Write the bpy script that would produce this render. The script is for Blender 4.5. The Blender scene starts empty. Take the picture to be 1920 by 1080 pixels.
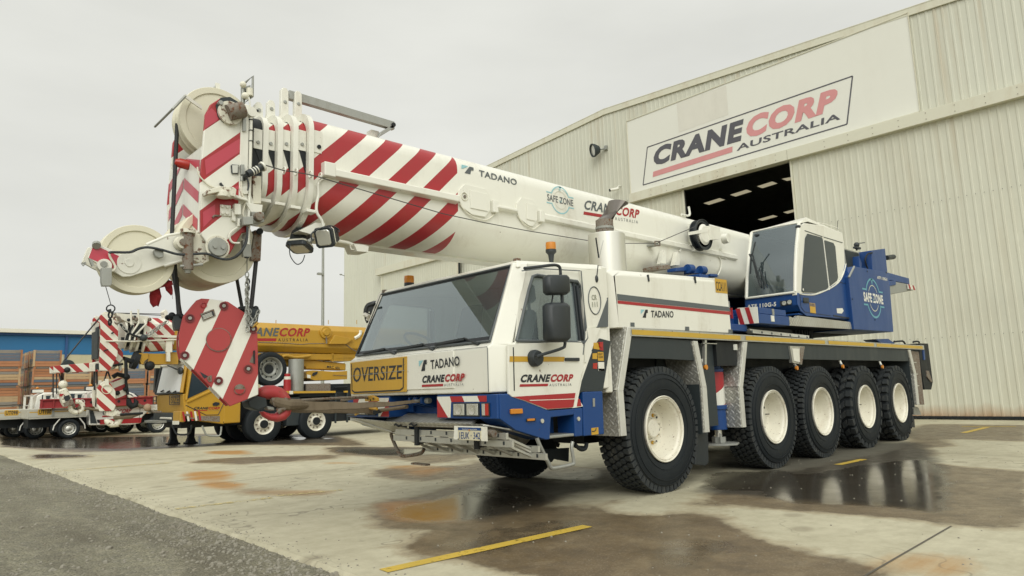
import bpy, bmesh, math, random
import numpy as np
from mathutils import Vector, Matrix
random.seed(7)
R = math.radians
scene = bpy.context.scene
COL = scene.collection
# ------------------------------------------------------------------ camera
F, AZ, PI_, RO = 1274.8112, R(46.7995), R(8.3918), R(-1.841)
CAM = Vector((-7.0169, -4.8697, 1.2837))
FW = Vector((math.cos(AZ)*math.cos(PI_), math.sin(AZ)*math.cos(PI_), math.sin(PI_)))
_r = Vector((math.sin(AZ), -math.cos(AZ), 0)); _u = _r.cross(FW)
RT = _r*math.cos(RO) + _u*math.sin(RO); UP = -_r*math.sin(RO) + _u*math.cos(RO)
cd = bpy.data.cameras.new('camera'); camo = bpy.data.objects.new('camera', cd); COL.objects.link(camo)
cd.sensor_width = 36; cd.lens = F/1920*36; cd.clip_start = .05; cd.clip_end = 3000
mw = Matrix((RT, UP, -FW)).transposed().to_4x4(); mw.translation = CAM
camo.matrix_world = mw; scene.camera = camo
# ------------------------------------------------------------------ light
EL, SAZ = R(38), R(222)                     # overcast: the brighter part of the sky is behind the camera
w = bpy.data.worlds.new("World"); scene.world = w; w.use_nodes = True
nt = w.node_tree; nt.nodes.clear()
def N(t, typ, **k):
    n = t.nodes.new(typ)
    for a, b in k.items(): setattr(n, a, b)
    return n
wo = N(nt, 'ShaderNodeOutputWorld'); bg = N(nt, 'ShaderNodeBackground')
sky = N(nt, 'ShaderNodeTexSky', sky_type='NISHITA', sun_disc=False, sun_elevation=EL, sun_rotation=SAZ)
hs = N(nt, 'ShaderNodeHueSaturation'); hs.inputs['Saturation'].default_value = .25
tc = N(nt, 'ShaderNodeTexCoord'); sep = N(nt, 'ShaderNodeSeparateXYZ')
mr = N(nt, 'ShaderNodeMapRange'); mr.inputs['From Min'].default_value = 0; mr.inputs['From Max'].default_value = 1
mr.interpolation_type = 'SMOOTHSTEP'
mr.inputs['To Min'].default_value = 9.0; mr.inputs['To Max'].default_value = 12.0
nz = N(nt, 'ShaderNodeTexNoise'); nz.inputs['Scale'].default_value = 1.6; nz.inputs['Detail'].default_value = 6
mp = N(nt, 'ShaderNodeMapping'); mp.inputs['Scale'].default_value = (1, 1, 3.2)
cr = N(nt, 'ShaderNodeMapRange'); cr.inputs['From Min'].default_value = .3; cr.inputs['From Max'].default_value = .7
cr.inputs['To Min'].default_value = .86; cr.inputs['To Max'].default_value = 1.06
mu = N(nt, 'ShaderNodeMath', operation='MULTIPLY')
vm = N(nt, 'ShaderNodeVectorMath', operation='SCALE'); vm.inputs[0].default_value = (.995, 1.0, .93)
mx = N(nt, 'ShaderNodeMix', data_type='RGBA'); mx.inputs['Factor'].default_value = .9
L = nt.links.new
L(sky.outputs[0], hs.inputs['Color']); L(tc.outputs['Generated'], sep.inputs[0]); L(sep.outputs['Z'], mr.inputs['Value'])
L(tc.outputs['Generated'], mp.inputs[0]); L(mp.outputs[0], nz.inputs['Vector']); L(nz.outputs['Fac'], cr.inputs['Value'])
dv = N(nt, 'ShaderNodeVectorMath', operation='DOT_PRODUCT'); dv.inputs[1].default_value = (math.sin(SAZ)*math.cos(EL), math.cos(SAZ)*math.cos(EL), math.sin(EL)); L(tc.outputs['Generated'], dv.inputs[0])
br = N(nt, 'ShaderNodeMapRange'); br.interpolation_type = 'SMOOTHSTEP'; br.inputs['From Min'].default_value = 0; br.inputs['From Max'].default_value = 1; br.inputs['To Min'].default_value = 1; br.inputs['To Max'].default_value = 1.7; L(dv.outputs['Value'], br.inputs['Value'])
mb_ = N(nt, 'ShaderNodeMath', operation='MULTIPLY'); L(mr.outputs[0], mb_.inputs[0]); L(br.outputs[0], mb_.inputs[1]); L(mb_.outputs[0], mu.inputs[0]); L(cr.outputs[0], mu.inputs[1]); L(mu.outputs[0], vm.inputs['Scale'])
L(hs.outputs[0], mx.inputs[6]); L(vm.outputs[0], mx.inputs[7]); L(mx.outputs[2], bg.inputs['Color'])
bg.inputs['Strength'].default_value = .1; L(bg.outputs[0], wo.inputs[0])
sl = bpy.data.lights.new('sun', 'SUN'); sl.energy = 1.5; sl.angle = R(40); sl.color = (1, .98, .92)
so = bpy.data.objects.new('sun', sl); COL.objects.link(so)
sd = Vector((math.sin(SAZ)*math.cos(EL), math.cos(SAZ)*math.cos(EL), math.sin(EL)))
so.rotation_euler = sd.to_track_quat('Z', 'Y').to_euler(); so.location = sd*60
vs = scene.view_settings; vs.view_transform = 'Standard'; vs.look = 'None'; vs.exposure = -.24; vs.gamma = 1
scene.cycles.max_bounces = 8; scene.cycles.transparent_max_bounces = 12
scene.cycles.caustics_reflective = False; scene.cycles.caustics_refractive = False
# ------------------------------------------------------------------ where a traced point of the photo lies on a plane of the place
CR = dict(A=(150,120,500/1125), B=(640,460,500/1227), C=(1060,380,440/1485), D=(1360,400,420/1008), E=(0,560,360/1341),
  F=(280,540,420/1463), G=(1040,600,380/1207), H=(580,180,520/1652), I=(160,580,190/1710), J=(440,600,260/1170), K=(320,140,1/6),
  L=(320,310,200/1271), M=(150,420,350/1920), N=(460,170,200/655), O=(830,280,430/1659), Q=(1370,400,370/1598), R=(640,700,320/1920),
  S=(1640,600,140/657), T=(220,700,180/1389), U=(90,640,180/1023), V=(0,640,110/625), W=(640,760,600/1920), Z=(1160,0,760/1865),
  P=(0,0,1), a1=(0,600,190/1282), a2=(1480,180,440/1485), a3=(330,540,170/765), a4=(1060,640,120/648), a5=(820,720,280/1779),
  a6=(960,480,180/972), a7=(560,380,200/1800), c6=(0,760,700/1920), c5=(1460,700,460/1307), c4=(600,440,400/1800))
def on(ax, k, pts, val):
    a, b, s = CR[k]; one = not isinstance(pts[0], (tuple, list)); out = []
    for (x, y) in ([pts] if one else pts):
        d = FW*F + RT*(a+x*s-960) - UP*(b+y*s-540)
        out.append(CAM + d*((val-CAM[ax])/d[ax]))
    return out[0] if one else out
onX = lambda k, p, v: on(0, k, p, v)
onY = lambda k, p, v: on(1, k, p, v)
onZ = lambda k, p, v=0.: on(2, k, p, v)
# ------------------------------------------------------------------ mesh builder
class MB:
    def __init__(s): s.v = []; s.f = []; s.mi = []; s.mats = []; s.flat = []
    def m(s, mat):
        if mat not in s.mats: s.mats.append(mat)
        return s.mats.index(mat)
    def add(s, vs, fs, mat):
        o = len(s.v); s.v += [tuple(v) for v in vs]; i = s.m(mat)
        for f in fs: s.f.append([o+a for a in f]); s.mi.append(i)
        return s
    def face(s, pts, mat): return s.add(pts, [range(len(pts))], mat)
    def box(s, x0, x1, y0, y1, z0, z1, mat):
        vs = [(x, y, z) for x in (x0, x1) for y in (y0, y1) for z in (z0, z1)]
        return s.add(vs, [(0,1,3,2),(4,6,7,5),(0,4,5,1),(2,3,7,6),(0,2,6,4),(1,5,7,3)], mat)
    def obox(s, c, ax, mat):
        c = Vector(c); a, b, d = [Vector(q) for q in ax]
        vs = [c+i*a+j*b+k*d for i in (-1,1) for j in (-1,1) for k in (-1,1)]
        return s.add(vs, [(0,1,3,2),(4,6,7,5),(0,4,5,1),(2,3,7,6),(0,2,6,4),(1,5,7,3)], mat)
    def ex(s, pts, d, mat, back=None):
        """polygon pts extruded by vector d"""
        n = len(pts); d = Vector(d); p = [Vector(q) for q in pts]
        s.add(p+[q+d for q in p], [list(range(n))[::-1], list(range(n, 2*n))]+[(i,(i+1)%n,n+(i+1)%n,n+i) for i in range(n)], mat)
        return s
    def loft(s, rings, mat, caps=True, closed=True):
        n = len(rings[0]); vs = [p for r in rings for p in r]; fs = []
        for k in range(len(rings)-1):
            for i in range(n if closed else n-1):
                j = (i+1) % n; fs.append((k*n+i, k*n+j, (k+1)*n+j, (k+1)*n+i))
        if caps: fs += [list(range(n))[::-1], list(range((len(rings)-1)*n, len(rings)*n))]
        return s.add(vs, fs, mat)
    def cyl(s, p0, p1, r0, mat, r1=None, n=20, caps=True):
        p0 = Vector(p0); p1 = Vector(p1); r1 = r0 if r1 is None else r1
        d = (p1-p0).normalized(); a = d.orthogonal().normalized(); b = d.cross(a)
        return s.loft([[p+(a*math.cos(2*math.pi*i/n)+b*math.sin(2*math.pi*i/n))*r for i in range(n)] for p, r in ((p0, r0), (p1, r1))], mat, caps)
    def tube(s, pts, r, mat, n=8, sub=0):
        p = [Vector(q) for q in pts]
        if sub:
            q = []
            for i in range(len(p)-1):
                a = p[max(i-1,0)]; b = p[i]; c = p[i+1]; d = p[min(i+2,len(p)-1)]
                for k in range(sub):
                    t = k/sub; q.append(.5*((2*b)+(c-a)*t+(2*a-5*b+4*c-d)*t*t+(3*b-a-3*c+d)*t**3))
            p = q+[p[-1]]
        u = None; rings = []
        for i in range(len(p)):
            t = (p[min(i+1,len(p)-1)]-p[max(i-1,0)]).normalized()
            u = t.orthogonal().normalized() if u is None else (u-t*u.dot(t)).normalized()
            w_ = t.cross(u); rr = r[i] if isinstance(r, list) else r
            rings.append([p[i]+(u*math.cos(2*math.pi*k/n)+w_*math.sin(2*math.pi*k/n))*rr for k in range(n)])
        return s.loft(rings, mat)
    def lathe(s, prof, o, ax, mat, n=48, caps=False):
        o = Vector(o); ax = Vector(ax).normalized(); a = ax.orthogonal().normalized(); b = ax.cross(a)
        return s.loft([[o+ax*h+(a*math.cos(2*math.pi*i/n)+b*math.sin(2*math.pi*i/n))*max(r,1e-4) for i in range(n)] for r, h in prof], mat, caps)
    def sphere(s, c, r, mat, n=12, sc=(1,1,1)):
        c = Vector(c)
        return s.loft([[c+Vector((sc[0]*r*math.sin(t)*math.cos(2*math.pi*i/n), sc[1]*r*math.sin(t)*math.sin(2*math.pi*i/n), sc[2]*r*math.cos(t))) for i in range(n)] for t in [max(1e-3,min(math.pi-1e-3,math.pi*k/8)) for k in range(9)]], mat)
    def torus(s, c, ax, r, t, mat, n=28, m=8, a0=0, a1=2*math.pi):
        c = Vector(c); ax = Vector(ax).normalized(); a = ax.orthogonal().normalized(); b = ax.cross(a)
        return s.tube([c+(a*math.cos(a0+(a1-a0)*i/n)+b*math.sin(a0+(a1-a0)*i/n))*r for i in range(n+1)], t, mat, m)
    def chain(s, p0, p1, mat, link=.05, r=.006):
        p0 = Vector(p0); p1 = Vector(p1); d = p1-p0; n = max(2, int(d.length/(link*.75))); d.normalize()
        a = d.orthogonal().normalized(); b = d.cross(a)
        for i in range(n):
            c = p0+(p1-p0)*((i+.5)/n); e = a if i % 2 else b
            s.tube([c+d*link*.5*math.cos(t)+e*link*.3*math.sin(t) for t in [2*math.pi*k/8 for k in range(9)]], r, mat, 5)
        return s
    def text(s, txt, q, mat, bold=0., lift=None):
        """flat lettering fitted to the corner points q = (bottom left, bottom right, top left[, top right])"""
        vs, fs = glyphs(txt, bold)
        a, b, c = [Vector(t) for t in q[:3]]; d = Vector(q[3]) if len(q) > 3 else b+c-a
        l = Vector(lift) if lift else Vector((0,0,0))
        return s.add([(a*(1-u)+b*u)*(1-t)+(c*(1-u)+d*u)*t+l for u, t in vs], fs, mat)
_gl = {}
def glyphs(txt, bold):
    if (txt, bold) in _gl: return _gl[(txt, bold)]
    cu = bpy.data.curves.new('lettering', 'FONT'); cu.body = txt; cu.offset = bold; cu.resolution_u = 3
    cu.space_character = 1.0+bold*2.2
    o = bpy.data.objects.new('lettering', cu); COL.objects.link(o); bpy.context.view_layer.update()
    me = o.to_mesh(); vs = np.array([v.co[:2] for v in me.vertices]); fs = [list(p.vertices) for p in me.polygons]
    o.to_mesh_clear(); bpy.data.objects.remove(o); bpy.data.curves.remove(cu)
    lo, hi = vs.min(0), vs.max(0); vs = (vs-lo)/(hi-lo)
    _gl[(txt, bold)] = ([tuple(v) for v in vs], fs); return _gl[(txt, bold)]
def onN(k, pts, p0, n):
    a, b, s = CR[k]; one = not isinstance(pts[0], (tuple, list)); out = []; p0 = Vector(p0); n = Vector(n)
    for (x, y) in ([pts] if one else pts):
        d = FW*F + RT*(a+x*s-960) - UP*(b+y*s-540); out.append(CAM + d*((p0-CAM).dot(n)/d.dot(n)))
    return out[0] if one else out
def root(name, label, cat, loc=(0,0,0), group=None):
    o = bpy.data.objects.new(name, None); COL.objects.link(o); o.location = loc; o.empty_display_size = .3
    o['label'] = label; o['category'] = cat
    if group: o['group'] = group
    return o
def tag(o, label, cat, group=None):
    o['label'] = label; o['category'] = cat
    if group: o['group'] = group
    return o
def wloc(o):
    v = Vector((0,0,0))
    while o: v = v+Vector(o.location); o = o.parent
    return v
def obj(name, mb, parent=None, bevel=0., smooth=32, kind=None, label=None, loc=None, seg=2, nrm=True):
    """one mesh object; vertices are given in world space (or about loc)"""
    me = bpy.data.meshes.new(name)
    org = Vector(loc) if loc is not None else (wloc(parent) if parent else Vector((0,0,0)))
    me.from_pydata([tuple(Vector(v)-(Vector((0,0,0)) if loc is not None else org)) for v in mb.v], [], mb.f)
    for m in mb.mats: me.materials.append(m)
    me.polygons.foreach_set('material_index', mb.mi)
    if nrm:
        b = bmesh.new(); b.from_mesh(me); bmesh.ops.recalc_face_normals(b, faces=b.faces); b.to_mesh(me); b.free()
    if smooth:
        me.polygons.foreach_set('use_smooth', [True]*len(me.polygons)); me.set_sharp_from_angle(angle=R(smooth))
    o = bpy.data.objects.new(name, me); COL.objects.link(o)
    if loc is not None: o.location = Vector(loc)-(wloc(parent) if parent else Vector((0,0,0)))
    if parent: o.parent = parent
    if bevel:
        bv = o.modifiers.new('bevel', 'BEVEL'); bv.width = bevel; bv.segments = seg; bv.limit_method = 'ANGLE'; bv.angle_limit = R(38); bv.harden_normals = bool(smooth)
    if kind: o['kind'] = kind
    if label: o['label'] = label
    return o
def dup(o, parent=None):
    c = o.copy(); COL.objects.link(c)
    if parent: c.parent = parent
    for ch in list(o.children):
        d = ch.copy(); COL.objects.link(d); d.parent = c
        for g in list(ch.children):
            e = g.copy(); COL.objects.link(e); e.parent = d
            for h in list(g.children):
                i = h.copy(); COL.objects.link(i); i.parent = e
    return c
# ------------------------------------------------------------------ materials
def newmat(name):
    m = bpy.data.materials.new(name); m.use_nodes = True; t = m.node_tree
    return m, t, t.nodes['Principled BSDF']
def tnoise(t, co, scale, detail=5, rough=.6, stretch=None):
    n = N(t, 'ShaderNodeTexNoise'); n.inputs['Scale'].default_value = scale; n.inputs['Detail'].default_value = detail; n.inputs['Roughness'].default_value = rough
    if stretch:
        mp = N(t, 'ShaderNodeMapping'); mp.inputs['Scale'].default_value = stretch; t.links.new(co, mp.inputs[0]); co = mp.outputs[0]
    t.links.new(co, n.inputs['Vector']); return n.outputs['Fac']
def trange(t, x, a, b, c=0., d=1., smooth=False):
    n = N(t, 'ShaderNodeMapRange'); n.clamp = True
    if smooth: n.interpolation_type = 'SMOOTHSTEP'
    for k, v in zip(('From Min','From Max','To Min','To Max'), (a,b,c,d)): n.inputs[k].default_value = v
    t.links.new(x, n.inputs['Value']); return n.outputs[0]
def tmath(t, op, a, b=None, c=None):
    n = N(t, 'ShaderNodeMath', operation=op)
    for i, x in enumerate((a, b, c)):
        if x is None: continue
        if isinstance(x, (int, float)): n.inputs[i].default_value = x
        else: t.links.new(x, n.inputs[i])
    return n.outputs[0]
def tmix(t, f, a, b, mode='MIX'):
    n = N(t, 'ShaderNodeMix', data_type='RGBA', blend_type=mode)
    for i, x in ((0, f), (6, a), (7, b)):
        if isinstance(x, (int, float)): n.inputs[i].default_value = x
        elif isinstance(x, tuple): n.inputs[i].default_value = (*x, 1)
        else: t.links.new(x, n.inputs[i])
    return n.outputs[2]
def tbump(t, p, h, s, d=.01):
    n = N(t, 'ShaderNodeBump'); n.inputs['Strength'].default_value = s; n.inputs['Distance'].default_value = d
    t.links.new(h, n.inputs['Height']); t.links.new(n.outputs[0], p.inputs['Normal'])
def paint(name, col, rough=.35, metal=0., coat=0., dirt=.25, dcol=(.16,.12,.07), dscale=2.5, grime=.0, bump=0., bscale=60, var=.06, spec=.5, col2=None, stripe=None, rust=0., st=(1,1,.25)):
    """paint or metal with dirt streaks; stripe = (nx, ny, nz, offset, period, duty) bands of col2"""
    m, t, p = newmat(name); co = N(t, 'ShaderNodeTexCoord').outputs['Object']; c = col
    if stripe:
        d = N(t, 'ShaderNodeVectorMath', operation='DOT_PRODUCT'); d.inputs[1].default_value = stripe[:3]
        gp = N(t, 'ShaderNodeNewGeometry').outputs['Position'] if len(stripe) > 6 else co
        t.links.new(gp, d.inputs[0])
        fr = tmath(t, 'FRACT', tmath(t, 'DIVIDE', tmath(t, 'SUBTRACT', d.outputs['Value'], stripe[3]), stripe[4]))
        c = tmix(t, tmath(t, 'LESS_THAN', fr, stripe[5]), col, col2)
    n1 = tnoise(t, co, dscale*.6, 4); c = tmix(t, trange(t, n1, .25, .75, 0, var), c, (.02,.02,.02))
    if dirt:
        n2 = tnoise(t, co, dscale, 8, .7, st); n3 = tnoise(t, co, dscale*9, 4)
        f = tmath(t, 'MULTIPLY', trange(t, n2, .5, .75, 0, dirt), trange(t, n3, .35, .6, .4, 1)); c = tmix(t, f, c, dcol)
        t.links.new(trange(t, n2, .3, .7, rough*.85, min(1, rough*1.35)), p.inputs['Roughness'])
    else: p.inputs['Roughness'].default_value = rough
    if rust:
        n4 = tnoise(t, co, dscale*5, 8, .7); f = trange(t, n4, .68-rust*.3, .72-rust*.25); c = tmix(t, f, c, (.12,.045,.015))
    if isinstance(c, tuple): p.inputs['Base Color'].default_value = (*c, 1)
    else: t.links.new(c, p.inputs['Base Color'])
    p.inputs['Metallic'].default_value = metal; p.inputs['Coat Weight'].default_value = coat; p.inputs['Coat Roughness'].default_value = .15
    p.inputs['Specular IOR Level'].default_value = spec
    if bump: tbump(t, p, tnoise(t, co, bscale, 4), bump, .004)
    return m
WHITE = (.78,.775,.69); RED = (.37,.020,.025); PINK = (.50,.055,.085); BLUE = (.007,.052,.20); YEL = (.47,.265,.022); DARK = (.018,.022,.024)
white = paint('white paint', WHITE, .32, coat=.25, dirt=.55, dcol=(.38,.32,.22), dscale=1.8, rust=.03)
white_d = paint('weathered white paint', (.74,.72,.60), .45, dirt=.45, rust=.12)
white_c = paint('chipped white paint', (.74,.72,.60), .45, dirt=.4, rust=.45, dscale=3)
cream = paint('cream sheave nylon', (.70,.67,.52), .5, dirt=.3, dscale=1.5)
red = paint('red paint', RED, .35, dirt=.2)
pink = paint('red reflective tape', PINK, .3, dirt=.15)
blue = paint('blue paint', BLUE, .38, coat=.15, dirt=.10, dcol=(.10,.11,.11), spec=.35, rust=.04)
blue_l = paint('pale blue vinyl', (.30,.56,.60), .4, dirt=.1)
blue_s = paint('mid blue vinyl', (.12,.36,.44), .4, dirt=.1)
yellow = paint('yellow paint', YEL, .4, coat=.2, dirt=.3)
yel_s = paint('yellow retroreflective sheet', (.56,.33,.035), .4, dirt=.2)
dark = paint('dark grey paint', (.030,.039,.042), .5, dirt=.3, dcol=(.08,.08,.07), spec=.4)
black = paint('black steel', (.011,.014,.016), .55, dirt=.25, dcol=(.05,.047,.04), spec=.35)
ink = paint('black vinyl', (.016,.02,.025), .45, dirt=.05)
grey_v = paint('grey vinyl', (.10,.115,.12), .45, dirt=.05)
rubber = paint('tyre rubber', (.0075,.0115,.0145), .60, dirt=.30, dcol=(.045,.05,.05), dscale=5, bump=.25, bscale=90, spec=.35)
rubber_t = paint('dusty tread rubber', (.034,.039,.041), .8, dirt=.7, dcol=(.13,.125,.105), dscale=7, bump=.3, bscale=70, spec=.25)
plastic = paint('black plastic', (.022,.028,.032), .42, dirt=.25, dcol=(.10,.10,.09), bump=.15, bscale=200)
rim_w = paint('cream rim paint', (.78,.755,.645), .35, dirt=.5, dcol=(.36,.27,.15), dscale=5, rust=.22)
alu = paint('aluminium', (.58,.58,.53), .38, metal=.75, dirt=.35, dscale=4)
galv = paint('galvanised steel', (.36,.37,.34), .5, metal=.5, dirt=.4, dscale=8)
steel = paint('polished stainless steel', (.74,.73,.66), .33, metal=.75, dirt=.15)
rusty = paint('rusty steel', (.21,.185,.15), .7, dirt=.9, dcol=(.10,.045,.02), dscale=7, bump=.3, bscale=80, rust=.5)
rope_m = paint('greased wire rope', (.018,.02,.022), .5, dirt=.3, bump=.5, bscale=300)
strap_m = paint('worn webbing', (.16,.125,.08), .85, dirt=.6, dcol=(.06,.045,.03), dscale=12, bump=.4, bscale=150)
amber = paint('amber plastic', (.60,.22,.02), .25, dirt=.15)
redlens = paint('red lens plastic', (.42,.03,.02), .2, dirt=.15)
lens = paint('clear lamp lens', (.62,.62,.55), .12, dirt=.2, metal=.4)
nutbrass = paint('yellow nut indicator', (.62,.36,.03), .5, dirt=.3)
flag_m = paint('red flag cloth', (.42,.03,.04), .8, dirt=.2)
def checker():
    m, t, p = newmat('aluminium tread plate'); co = N(t, 'ShaderNodeTexCoord').outputs['Object']
    # raised lozenges alternating in direction
    k = 11.; sx = N(t, 'ShaderNodeSeparateXYZ'); t.links.new(co, sx.inputs[0])
    h = tmath(t, 'ADD', sx.outputs[0], sx.outputs[1]); a = tmath(t, 'MULTIPLY', h, k); b = tmath(t, 'MULTIPLY', sx.outputs[2], k)
    def loz(da, db):
        fa = tmath(t, 'SUBTRACT', tmath(t, 'FRACT', tmath(t, 'ADD', a, da)), .5); fb = tmath(t, 'SUBTRACT', tmath(t, 'FRACT', tmath(t, 'ADD', b, db)), .5)
        u = tmath(t, 'ADD', fa, fb) if da == 0 else tmath(t, 'SUBTRACT', fa, fb); v = tmath(t, 'SUBTRACT', fa, fb) if da == 0 else tmath(t, 'ADD', fa, fb)
        d = tmath(t, 'ADD', tmath(t, 'POWER', tmath(t, 'DIVIDE', u, .62), 2), tmath(t, 'POWER', tmath(t, 'DIVIDE', v, .2), 2))
        return trange(t, d, .7, 1., 1, 0)
    g = tmath(t, 'MAXIMUM', loz(0, 0), loz(.5, .5))
    n = tnoise(t, co, 4, 6); c = tmix(t, trange(t, n, .35, .7, 0, .6), (.50,.50,.46), (.30,.28,.23)); c = tmix(t, tmath(t, 'MULTIPLY', g, .5), c, (.70,.70,.65))
    t.links.new(c, p.inputs['Base Color']); p.inputs['Metallic'].default_value = .6; p.inputs['Roughness'].default_value = .42
    tbump(t, p, g, .6, .006); return m
tread = checker()
tread_l = paint('bright aluminium edge', (.66,.66,.61), .4, metal=.35, dirt=.35, dscale=9, bump=.3, bscale=60)
def glass(name, tint, rough=.02, body=.0, bcol=(.1,.13,.14), ior=1.5, gain=1.6):
    m, t, p = newmat(name); t.nodes.remove(p); out = t.nodes['Material Output']
    tr = N(t, 'ShaderNodeBsdfTransparent'); tr.inputs[0].default_value = (*tint, 1)
    df = N(t, 'ShaderNodeBsdfDiffuse'); df.inputs[0].default_value = (*bcol, 1)
    gl = N(t, 'ShaderNodeBsdfGlossy'); gl.inputs['Roughness'].default_value = rough
    ge = N(t, 'ShaderNodeNewGeometry'); dt = N(t, 'ShaderNodeVectorMath', operation='DOT_PRODUCT'); t.links.new(ge.outputs['Normal'], dt.inputs[0]); t.links.new(ge.outputs['Incoming'], dt.inputs[1])
    f0 = ((ior-1)/(ior+1))**2; fr = tmath(t, 'MULTIPLY_ADD', tmath(t, 'POWER', tmath(t, 'SUBTRACT', 1, tmath(t, 'ABSOLUTE', dt.outputs['Value'])), 5), 1-f0, f0)
    a = N(t, 'ShaderNodeMixShader'); a.inputs[0].default_value = body; b = N(t, 'ShaderNodeMixShader')
    t.links.new(tr.outputs[0], a.inputs[1]); t.links.new(df.outputs[0], a.inputs[2]); gl.inputs[0].default_value = (.86,.95,1,1); t.links.new(tmath(t, 'MINIMUM', tmath(t, 'MULTIPLY', fr, gain), 1), b.inputs[0])
    t.links.new(a.outputs[0], b.inputs[1]); t.links.new(gl.outputs[0], b.inputs[2]); t.links.new(b.outputs[0], out.inputs['Surface']); return m
glass_w = glass('windscreen glass', (.58,.66,.68), body=.15, bcol=(.28,.37,.39), ior=1.5, gain=3.8)
glass_s = glass('tinted side glass', (.50,.56,.58), body=.45, bcol=(.33,.40,.42), ior=1.5, gain=4.5)
glass_d = glass('dark tinted glass', (.22,.25,.26), body=.25, bcol=(.10,.13,.14), ior=1.6)
glass_o = glass('operator cab glass', (.40,.45,.46), body=.16, bcol=(.20,.27,.29), ior=1.5, gain=3.4)
glass_p = glass('pale dusty glass', (.55,.58,.58), body=.7, bcol=(.52,.53,.51), ior=1.5)
# ------------------------------------------------------------------ logos (drawn with lettering)
def logo_crane(mb, q, a=None, b=None, c=None, lift=None, bold=.035):
    """the two-colour company wordmark with its bar; q = bottom left, bottom right, top left of the whole block"""
    o, e, tl = [Vector(p) for p in q]; ex = e-o; ey = tl-o
    P = lambda u, v: o+ex*u+ey*v
    sl = .035
    mb.text('CRANE', (P(.0,.36), P(.525,.36), P(sl,1), P(.525+sl,1)), a, bold, lift)
    mb.text('CORP', (P(.54,.36), P(.97,.36), P(.54+sl,1), P(.97+sl,1)), b, bold, lift)
    l = Vector(lift or (0,0,0))
    mb.face([P(0,.02)+l, P(.505,.02)+l, P(.512,.22)+l, P(.007,.22)+l], b)
    mb.text('A U S T R A L I A', (P(.535,0), P(.96,0), P(.535,.22), P(.96,.22)), c or a, .0, lift)
def logo_t(mb, q, txt, lb, dk, lift=None, bold=.012):
    o, e, tl = [Vector(p) for p in q]; ex = e-o; ey = tl-o; l = Vector(lift or (0,0,0))
    P = lambda u, v: o+ex*u+ey*v
    mb.face([P(0,1.05)+l, P(.12,1.05)+l, P(0,.42)+l], lb)
    mb.face([P(.135,1.05)+l, P(.205,1.05)+l, P(.205,.6)+l, P(.165,.6)+l, P(.15,-.05)+l, P(.05,-.05)+l], dk)
    mb.text(txt, (P(.30,.0), P(1,.0), P(.30,.95), P(1,.95)), dk, bold, lift)
def safezone(mb, c, ux, uy, rad, ring, inner, tx, lift=(0,0,0), bold=.03):
    """round emblem with the words across it"""
    c = Vector(c)+Vector(lift); ux = Vector(ux); uy = Vector(uy)
    def arc(r0, r1, a0, a1, mat, n=24):
        p = [c+(ux*math.cos(a)+uy*math.sin(a))*r0 for a in [a0+(a1-a0)*i/n for i in range(n+1)]]; q = [c+(ux*math.cos(a)+uy*math.sin(a))*r1 for a in [a0+(a1-a0)*i/n for i in range(n+1)]]
        mb.add(p+q, [(i, i+1, n+2+i, n+1+i) for i in range(n)], mat)
    h = rad*.30
    def bar(x0, x1, y0, y1, mat): mb.face([c+ux*x0+uy*y0, c+ux*x1+uy*y0, c+ux*x1+uy*y1, c+ux*x0+uy*y1], mat)
    arc(rad*.91, rad, R(20), R(160), ring); arc(rad*.91, rad, R(200), R(340), ring)
    arc(rad*.62, rad*.66, R(28), R(152), inner); arc(rad*.62, rad*.66, R(208), R(332), inner)
    for sx in (-1, 1):
        for sy in (-1, 1): bar(sx*rad*.93, sx*rad*1.4, sy*rad*.34, sy*rad*.42, ring)
    mb.face([c+uy*rad*.98-ux*rad*.12, c+uy*rad*.98+ux*rad*.12, c+uy*rad*.62], ring)
    arc(rad*.10, rad*.15, R(-180), R(60), ring, 10)
    mb.text('SAFE ZONE', (c-ux*rad*1.33-uy*h*.8, c+ux*rad*1.33-uy*h*.8, c-ux*rad*1.33+uy*h*.8), tx, bold)
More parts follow.
